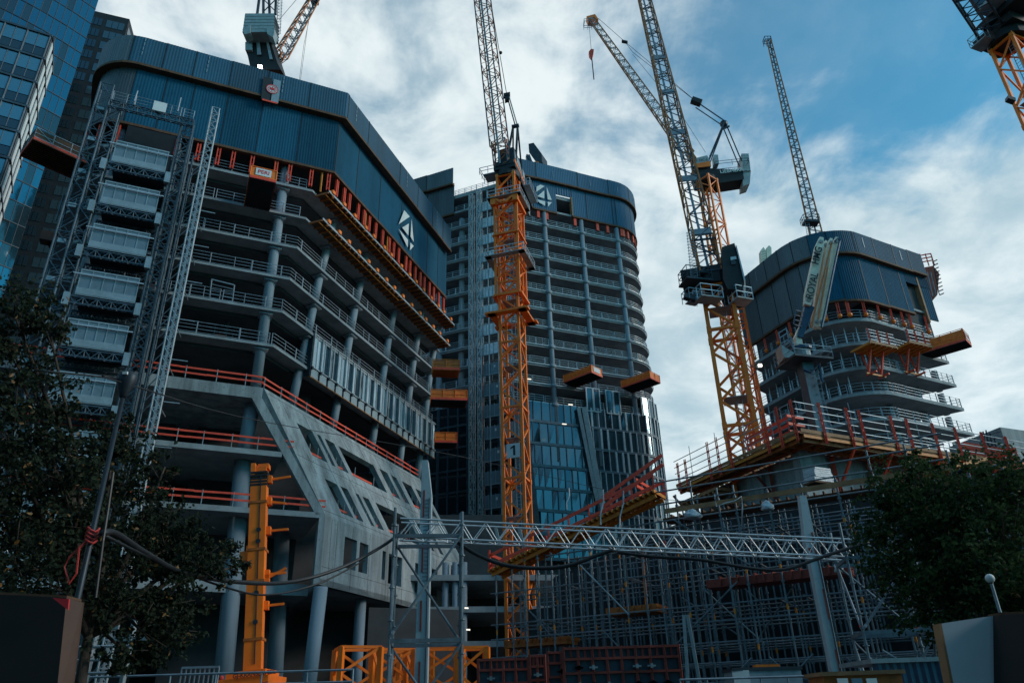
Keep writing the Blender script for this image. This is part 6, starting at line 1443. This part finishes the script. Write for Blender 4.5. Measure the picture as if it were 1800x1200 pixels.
# lamp on the right crane
for x, y, Y in ((1336, 642, 63), (1306, 634, 62)):
    a = at(x, y, Y); t = thing('flood_lamp', 'lit white floodlight beside the right crane mast, %s' % ('on a short arm at its right' if x > 1320 else 'inside the lattice'), 'lamp', a); m = MB(); m.box(a, V((.15, 0, 0)), V((0, .08, 0)), UP*.12); m.build('lit_face', 'lamp_glow', t); m = MB(); m.box(a+V((-.15, .2, .02)), V((.25, 0, 0)), V((0, .1, 0)), UP*.24); m.bar(a-V((.2, -.2, .2)), a-V((.9, -.2, 1.0)), .1); m.build('housing', 'dark_steel', t)
# ================================================================== STREET LAMPS
def lamp(px, ptop, Y, tilt, lab, bx=None, r=.07):
    tp = at(px, ptop, Y); b = at(bx or px, 1200, Y); t = thing('street_lamp', lab, 'street lamp', (tp.x, Y, 0)); c = V((tp.x, Y, 0)); m = MB(); m.tube(c, v2(c, tp.z), r*1.15, 10, r*.7); m.build('pole', 'dark_steel', t, True); return t, v2(c, tp.z)
t, h = lamp(217, 692, 11.9, 0, r=.052, lab='dark street lamp with a drop-shaped head in the left tree before the hoist')
m = MB(); vs = []; n = 14
prof = [(.045, -.08), (.07, -.03), (.13, .10), (.165, .22), (.175, .32), (.155, .38), (.07, .41)]
vs = [h+V((cos(2*pi*i/n)*r_, sin(2*pi*i/n)*r_*.8, z)) for r_, z in prof for i in range(n)]
m.add(vs, [(j*n+i, j*n+(i+1) % n, (j+1)*n+(i+1) % n, (j+1)*n+i) for j in range(len(prof)-1) for i in range(n)]+[tuple(range(n-1, -1, -1)), tuple((len(prof)-1)*n+i for i in range(n))]); hd_ = m.build('lamp_head', 'dark_steel', t, True)
m = MB(); m.box(h+V((.03, -.14, .33)), V((.04, 0, 0)), V((0, .02, 0)), UP*.025); m.build('sensor', 'logo_white', hd_)
zS_ = at(176, 940, 11.9).z; m = MB()
for i in range(4): z = zS_-.1+i*.06; m.path([V((h.x+.085*cos(a_), h.y+.085*sin(a_), z+.04*sin(a_*2))) for a_ in [k*.7 for k in range(10)]], .018, 5)
m.path([V((h.x-.03, h.y-.07, zS_-.1)), V((h.x-.22, h.y-.1, zS_-.35)), V((h.x-.26, h.y-.1, zS_-.5)), V((h.x-.12, h.y-.1, zS_-.75)), V((h.x-.05, h.y-.1, zS_-.6)), V((h.x-.1, h.y-.1, zS_-.2))], .016, 5); tag(m.build('red_strap', 'tape_red'), 'red strap and tape tied round the street lamp pole in the tree', 'strap')
m = MB(); m.path([at(199, 830, 11.75), at(189, 900, 11.75), at(181, 950, 11.7), at(168, 1050, 11.75)], .022, 6); tag(m.build('power_cable', 'black_rubber'), 'black cable dropping down along the left street lamp pole', 'cable')
t, h = lamp(1680, 828, 14.9, 0, 'dark street lamp with a flat cobra head over the right tree', r=.06)
m = MB(); a = at(1668, 843, 14.9); b = at(1704, 820, 14.5); d = (b-a).normalized(); s_ = d.cross(UP).normalized(); u_ = s_.cross(d)
pr = [(0, .02), (.05, .05), (.16, .09), (.30, .10), (.38, .06), (.40, .02)]; n = 10; vs = [a+d*x+s_*cos(2*pi*i/n)*w_*1.2+u_*sin(2*pi*i/n)*w_*.6 for x, w_ in pr for i in range(n)]
m.add(vs, [(j*n+i, j*n+(i+1) % n, (j+1)*n+(i+1) % n, (j+1)*n+i) for j in range(len(pr)-1) for i in range(n)]+[tuple(range(n-1, -1, -1)), tuple((len(pr)-1)*n+i for i in range(n))]); m.build('lamp_head', 'dark_steel', t, True)
m = MB(); m.bar(a-V((0, 0, .03)), v2(a, a.z)-UP*.02+d*.02, .03); m.bar(h-UP*.1, a, .05); m.build('bracket', 'dark_steel', t)
c = at(1740, 1016, 11); t = thing('globe_lamp', 'small pale globe lamp on a thin pole before the right tree', 'street lamp', (c.x, 11, 0)); MB().ball(c, .062, 16, 10).build('globe', 'logo_white', t, True); m = MB(); m.tube((c.x, 11, 0), (c.x, 11, c.z-.05), .022, 8); m.build('pole', 'rail_steel', t); m = MB(); m.tube(c-UP*.07, c-UP*.04, .03, 8); m.build('collar', 'dark_steel', t)
# ================================================================== BOARDS, HUTS, FENCES
def board(pix, Y, th, nm, mt, lab, cat, edge=None):
    Ys = Y if isinstance(Y, (list, tuple)) else [Y]*len(pix); pts = [at(x, y, q) for (x, y), q in zip(pix, Ys)]; t = thing(nm, lab, cat, pts[0]); m = MB(); m.slabp(pts, V((0, th, 0))); m.build('face', mt, t)
    return t, pts
t, p = board([(1655, 1095), (1755, 1080), (1758, 1260), (1688, 1260)], 7, .12, 'notice_board', 'sign_white', 'blank pale blue-white board leaning at the bottom right under the tree', 'board')
m = MB(); m.slabp([p[0]-V((.02, 0, 0)), p[0], p[3], p[3]-V((.025, 0, 0))], V((0, .12, 0))); m.build('wooden_edge', 'ply', t)
t, p = board([(1757, 1080), (1900, 1074), (1900, 1260), (1760, 1260)], [6.9, 6.2, 6.2, 6.9], .15, 'dark_board', 'board_dark', 'black board wall cut by the right frame edge beside the pale board', 'board'); m = MB(); m.slabp([p[0]+UP*.02, p[1]+UP*.02, p[1], p[0]], V((0, .17, 0))); m.build('cap', 'timber', t)
t, p = board([(-80, 1040), (117, 1050), (95, 1260), (-80, 1260)], 7, .03, 'site_hut', 'board_dark', 'black hut wall at the bottom left corner with a brown timber end', 'hut'); m = MB(); m.slabp([p[1], at(145, 1058, 7.15), at(120, 1260, 7.15), p[2]], V((0, .03, 0))); m.build('end_board', 'board_brown', t); m = MB(); m.slabp([p[0]+UP*.02, p[1]+UP*.02, p[1]+UP*.0, p[0]], V((0, .25, 0))); m.build('cap', 'timber', t)
m = MB(); m.slabp([at(92, 1050, 6.9), at(121, 1052, 6.9), at(119, 1071, 6.9)], V((0, .02, 0))); tag(m.build('pennant', 'logo_red'), 'dark red pennant corner on the black hut', 'pennant')
def fence(x0, x1, y, Y, lab, h=1.1, mt='rail_steel', n=6):
    a = at(x0, y, Y); b = at(x1, y, Y); b.z = a.z; t = thing('barrier_rail', lab, 'railing', (a.x, Y, 0)); m = MB()
    for dz_ in (0, .35, .7): m.tube(a-UP*dz_, b-UP*dz_, .035, 6)
    split(m, 'rail', mt, t)
    for i in range(n+1): q = a.lerp(b, i/n); MB().tube((q.x, q.y, 0), (q.x, q.y, q.z+.02), .03, 6).build('post', mt, t)
fence(140, 620, 1190, 26, 'grey tube railing along the bottom edge before the mobile crane')
fence(1195, 1480, 1194, 26, 'grey tube railing before the grey cabinet and the dark scaffolding')
a = at(320, 1173, 40); t = thing('lattice_barrier', 'low grey lattice barrier between the left tree and the mobile crane', 'barrier', (a.x, 40, 0)); m = MB(); b = at(385, 1173, 40)
for z in (a.z, a.z-.9): m.bar(v2(a, z), v2(b, z), .1)
for i in range(9): m.bar(v2(a.lerp(b, i/8), 0), v2(a.lerp(b, i/8), a.z), .06)
m.build('frame', 'rail_steel', t)
# plant with rods at the bottom left behind the pole
a = at(205, 1150, 24); t = thing('drill_rig', 'grey machine with rods and a ladder standing behind the left street lamp', 'machine', (a.x, 24, 0)); m = MB()
m.box((a.x, 24, 1.8), (1.2, 0, 0), (0, .8, 0), (0, 0, 1.0)); m.build('body', 'dark_steel', t); m = MB()
for z in (3.1, 3.45, 3.8): m.tube((a.x-1.1, 23, z), (a.x+1.0, 23, z), .04, 6)
m.bar((a.x-.4, 23.2, 2), (a.x-.3, 23.2, 5.0), .14); m.bar((a.x+.7, 23.2, 2), (a.x+.75, 23.2, 4.6), .12); m.bar((a.x+.2, 23.2, 4.0), (a.x+1.2, 23.2, 4.0), .1); split(m, 'rod', 'galv', t)
m = MB()
for s in (-.14, .14): m.bar((a.x+.25+s, 23, 4.2), (a.x+.3+s, 23, 6.6), .05)
for i in range(9): m.bar((a.x+.12, 23, 4.3+.26*i), (a.x+.42, 23, 4.3+.26*i), .04)
m.build('ladder', 'galv', t)
# containers at the bottom right
c = at(1338, 1178, 28); t = thing('site_cabinet', 'grey site cabinet with a white label at the bottom edge', 'cabinet', (c.x, 28, 0)); m = MB(); m.box((c.x, 28, c.z/2), (1.15, .1, 0), (0, .7, 0), (0, 0, c.z/2)); m.build('body', 'rail_steel', t); m = MB(); m.box((c.x, 28, c.z+.03), (1.2, .1, 0), (0, .75, 0), (0, 0, .05)); m.build('lid', 'dark_steel', t)
q = at(1303, 1190, 27.2); m = MB(); m.box(q, V((.28, 0, 0)), V((0, .02, 0)), UP*.22); m.build('label', 'logo_white', t); m = MB(); m.box(c+V((.1, -.3, .12)), V((.4, 0, 0)), V((0, .2, 0)), UP*.05); m.build('tool', 'orange', t)
c = at(1515, 1184, 22); t = thing('site_container', 'orange-brown site booth with pinned notices at the bottom right', 'booth', (c.x, 22, 0)); m = MB(); m.box((c.x, 22.6, c.z/2), (1.0, -.1, 0), (0, .6, 0), (0, 0, c.z/2)); m.build('wall', 'orange_dark', t); m = MB(); m.box((c.x, 22.6, c.z+.03), (1.08, -.1, 0), (0, .7, 0), (0, 0, .05)); m.build('roof', 'ply', t)
for i, x in enumerate((1482, 1507, 1533)): m = MB(); m.box(at(x, 1200, 21.9), V((.14, 0, 0)), V((0, .015, 0)), UP*.12); m.build('notice', 'logo_white' if i % 2 == 0 else 'sign_blue', t)
c = at(1610, 1165, 24); t = thing('site_container', 'dark blue corrugated container half hidden behind the pale board', 'container', (c.x, 24, 0)); m = MB(); corr(m, [V((c.x-1.5, 23.4, 0)), V((c.x+2.2, 23.0, 0))], 0, c.z, .2, .04); m.build('wall', 'blue_steel', t); m = MB(); m.box((c.x+.35, 24.3, c.z+.06), (1.95, -.2, 0), (0, 1.2, 0), (0, 0, .06)); m.build('roof', 'galv', t)
# ================================================================== TREES
def tree(lab, base, trunk_h, blobs, nleaf, size, mt, tr=.16, rust=.02):
    t = thing('tree', lab, 'tree', base); base = V(base); m = MB(); top = base+UP*trunk_h; pts = [base, base.lerp(top, .5)+V((.08, 0, 0)), top]
    for i in range(2): m.tube(pts[i], pts[i+1], tr*(1-.25*i), 9, tr*(.75-.2*i))
    for c, r in blobs:
        c = V(c); k = top.lerp(c, .5)+V((random.uniform(-.3, .3), 0, .2)); m.tube(top-UP*.3, k, tr*.45, 6, tr*.28); m.tube(k, c, tr*.28, 6, tr*.12)
        for j in range(6): q = c+V((random.gauss(0, 1), random.gauss(0, 1), random.gauss(0, .8))).normalized()*r*.85; m.tube(c.lerp(k, .3*random.random()), q, tr*.1, 4, .008)
    m.build('trunk', 'bark', t, True)
    tot = sum(r**2 for c, r in blobs); A = MB(); Bm = MB()
    for c, r in blobs:
        c = V(c); n = int(nleaf*r*r/tot); cl = []
        for j in range(max(6, int(n/26))):
            dd = V((random.gauss(0, 1), random.gauss(0, 1), random.gauss(0, 1))).normalized(); cl.append((c+dd*r*random.uniform(.35, 1.18), r*random.uniform(.09, .26), dd))
        for j in range(n):
            q, rr, dd = random.choice(cl); p = q+V((random.gauss(0, 1), random.gauss(0, 1), random.gauss(0, .8)))*rr*.62
            a = V((random.gauss(0, 1), random.gauss(0, 1), random.gauss(-.55, .7))).normalized(); b = a.cross(V((random.gauss(0, 1), random.gauss(0, 1), random.gauss(0, 1)))).normalized(); s = size*random.uniform(.6, 1.25); e = a.cross(b)*s*.12
            (Bm if random.random() < rust else A).add([p, p+a*s*.35+b*s*.36+e, p+a*s*.75+b*s*.26+e, p+a*s*1.05, p+a*s*.75-b*s*.26+e, p+a*s*.35-b*s*.36+e], [(0, 1, 2, 3), (0, 3, 4, 5)])
    cr = A.build('crown', mt, t); 
    if Bm.v: tag(Bm.build('autumn_leaf', 'leaf_rust', t), kind='stuff')
    return t
def bl(l): return [(at(x, y, Y), r) for x, y, Y, r in l]
LTx = at(150, 1150, 15)
tree('large dark street tree filling the lower left with scattered rusty leaves', (LTx.x-.3, 15.5, 0), 3.6, bl([(20, 600, 13, 1.0), (60, 690, 13.5, .8), (10, 760, 13, 1.2), (95, 820, 14, 1.1), (40, 900, 14, 1.3), (215, 830, 15.5, .95), (255, 905, 16, .95), (150, 930, 15, 1.1), (90, 990, 14.5, 1.0), (300, 960, 16.5, .85), (345, 990, 17, .75), (395, 985, 18, .55), (425, 992, 18.5, .3), (235, 1010, 16, .9), (290, 1070, 16.5, .75), (185, 1060, 15.5, .8), (250, 1110, 16, .7), (310, 1110, 17, .55), (200, 770, 15, .5), (85, 570, 13, .5), (20, 540, 12.6, .5), (290, 820, 16, .4), (100, 1035, 14, .6), (225, 1150, 16, .5), (165, 800, 15, .6), (5, 980, 13, 1.)]), 25000, .10, 'leaf', rust=.03)
RTx = at(1690, 1150, 14)
tree('leafy green tree at the right before the scaffolding', (RTx.x+.4, 14.5, 0), 3.4, bl([(1600, 860, 15, .75), (1585, 930, 15, .85), (1650, 900, 14.5, 1.0), (1720, 900, 14, 1.0), (1780, 880, 13.5, .9), (1630, 985, 14.5, 1.0), (1710, 985, 14, 1.1), (1790, 975, 13, 1.1), (1660, 1050, 14, .85), (1750, 1050, 13.5, .9), (1560, 985, 15, .6), (1800, 1050, 13, .8), (1605, 815, 15, .35), (1560, 890, 15.2, .4), (1700, 840, 14.5, .5), (1640, 850, 14.8, .45), (1620, 1060, 14.5, .5), (1690, 1100, 14, .45), (1770, 845, 13.5, .5)]), 24000, .082, 'leaf_green', rust=.012)
# ================================================================== GROUND, SKY, LIGHT, CAMERA
g = MB(); R_ = 1500; g.quad((-R_, -R_, 0), (R_, -R_, 0), (R_, R_, 0), (-R_, R_, 0)); tag(g.build('ground', 'asphalt'), kind='structure')
W = bpy.data.worlds.new('World'); SC.world = W; W.use_nodes = True; nt = W.node_tree; N = nt.nodes; L = nt.links
bg = N['Background']; SUN_EL, SUN_AZ = radians(24), radians(96)
sky = N.new('ShaderNodeTexSky'); sky.sky_type = 'NISHITA'; sky.sun_disc = False; sky.sun_elevation = SUN_EL; sky.sun_rotation = SUN_AZ; sky.ozone_density = 3.0; sky.air_density = 1.0; sky.dust_density = .4
tc = N.new('ShaderNodeTexCoord'); sp = N.new('ShaderNodeSeparateXYZ'); L.new(tc.outputs['Generated'], sp.inputs[0])
def mth(op, a, b=None, c=None):
    n = N.new('ShaderNodeMath'); n.operation = op
    for i, x in enumerate((a, b, c)):
        if x is None: continue
        if isinstance(x, (int, float)): n.inputs[i].default_value = x
        else: L.new(x, n.inputs[i])
    return n.outputs[0]
zz = mth('ADD', mth('MAXIMUM', sp.outputs[2], 0.0), .22)
cx = mth('DIVIDE', sp.outputs[0], zz); cy = mth('DIVIDE', sp.outputs[1], zz)
cb = N.new('ShaderNodeCombineXYZ'); L.new(cx, cb.inputs[0]); L.new(cy, cb.inputs[1])
def noise(sc, det, rough, off, dist=0., stretch=(1, 1, 1), rotz=0.):
    mp = N.new('ShaderNodeMapping'); mp.inputs['Location'].default_value = off; mp.inputs['Scale'].default_value = stretch; mp.inputs['Rotation'].default_value = (0, 0, rotz)
    L.new(cb.outputs[0], mp.inputs[0]); n = N.new('ShaderNodeTexNoise'); n.inputs['Scale'].default_value = sc; n.inputs['Detail'].default_value = det
    n.inputs['Roughness'].default_value = rough; n.inputs['Distortion'].default_value = dist; L.new(mp.outputs[0], n.inputs['Vector']); return n.outputs[0]
def ramp(x, a, b, v0=0., v1=1.):
    n = N.new('ShaderNodeMapRange'); n.interpolation_type = 'SMOOTHSTEP'; L.new(x, n.inputs[0]); n.inputs[1].default_value = a; n.inputs[2].default_value = b; n.inputs[3].default_value = v0; n.inputs[4].default_value = v1; return n.outputs[0]
big = noise(.75, 4, .5, (3.1, 1.7, 0)); mid = noise(5.5, 7, .58, (.4, 2.2, 0), .25); wisp = noise(1.6, 8, .62, (5, 1, 0), .6, (1, .35, 1), .5)
# clouds thin out toward the upper right, thick toward the horizon
hole = ray(1590, 40); hole2 = ray(1180, 130); right = ray(1790, 560); hot = ray(760, 250)
def dotd(v):
    n = N.new('ShaderNodeVectorMath'); n.operation = 'DOT_PRODUCT'; L.new(tc.outputs['Generated'], n.inputs[0]); n.inputs[1].default_value = v; return n.outputs['Value']
b1 = ramp(dotd(hole), .965, .999, 0, .24); b2 = ramp(dotd(hole2), .95, 1.0, 0, .05); low = ramp(sp.outputs[2], .40, .73, .40, 0.0); back = ramp(sp.outputs[1], -.35, .30, .55, 0.); b3 = ramp(dotd(hot), .94, 1., 0, .10)
base = mth('ADD', mth('MULTIPLY', big, .42), mth('MULTIPLY', mid, .80)); base = mth('ADD', base, mth('MULTIPLY', wisp, .85)); base = mth('SUBTRACT', base, .50)
base = mth('ADD', base, low); base = mth('SUBTRACT', base, back); base = mth('SUBTRACT', base, b1); base = mth('SUBTRACT', base, b2); base = mth('ADD', base, b3)
cov = ramp(base, .36, .74, .16, .92)
shade = ramp(mth('ADD', mth('MULTIPLY', mid, .6), mth('MULTIPLY', big, .5)), .40, .68, 0, 1)
cc = N.new('ShaderNodeMix'); cc.data_type = 'RGBA'; cc.inputs[6].default_value = (3.9, 5.2, 5.8, 1); cc.inputs[7].default_value = (7.6, 8.3, 8.35, 1); L.new(shade, cc.inputs[0])
tint = N.new('ShaderNodeMix'); tint.data_type = 'RGBA'; tint.blend_type = 'MULTIPLY'; tint.inputs[0].default_value = 1; tint.inputs[7].default_value = (.07, 1.28, 1.36, 1)
L.new(sky.outputs[0], tint.inputs[6])
mx = N.new('ShaderNodeMix'); mx.data_type = 'RGBA'; L.new(cov, mx.inputs[0]); L.new(tint.outputs[2], mx.inputs[6]); L.new(cc.outputs[2], mx.inputs[7])
L.new(mx.outputs[2], bg.inputs[0]); bg.inputs[1].default_value = .1
sl = bpy.data.lights.new('sun', 'SUN'); sl.energy = 1.3; sl.angle = radians(14); sl.color = (1, .90, .80); so = bpy.data.objects.new('sun', sl); COL.objects.link(so)
sd = V((sin(SUN_AZ)*cos(SUN_EL), cos(SUN_AZ)*cos(SUN_EL), sin(SUN_EL))); so.rotation_euler = sd.to_track_quat('Z', 'Y').to_euler()
cam = bpy.data.cameras.new('camera'); co = bpy.data.objects.new('camera', cam); COL.objects.link(co); SC.camera = co
cam.sensor_width = 36; cam.lens = FPX/1800*36; cam.clip_start = .1; cam.clip_end = 4000
B = -FW; co.matrix_world = Matrix(((RT.x, -DN.x, B.x, EYE.x), (RT.y, -DN.y, B.y, EYE.y), (RT.z, -DN.z, B.z, EYE.z), (0, 0, 0, 1)))
SC.view_settings.view_transform = 'Standard'; SC.view_settings.look = 'None'; SC.view_settings.exposure = .25; SC.view_settings.gamma = 1
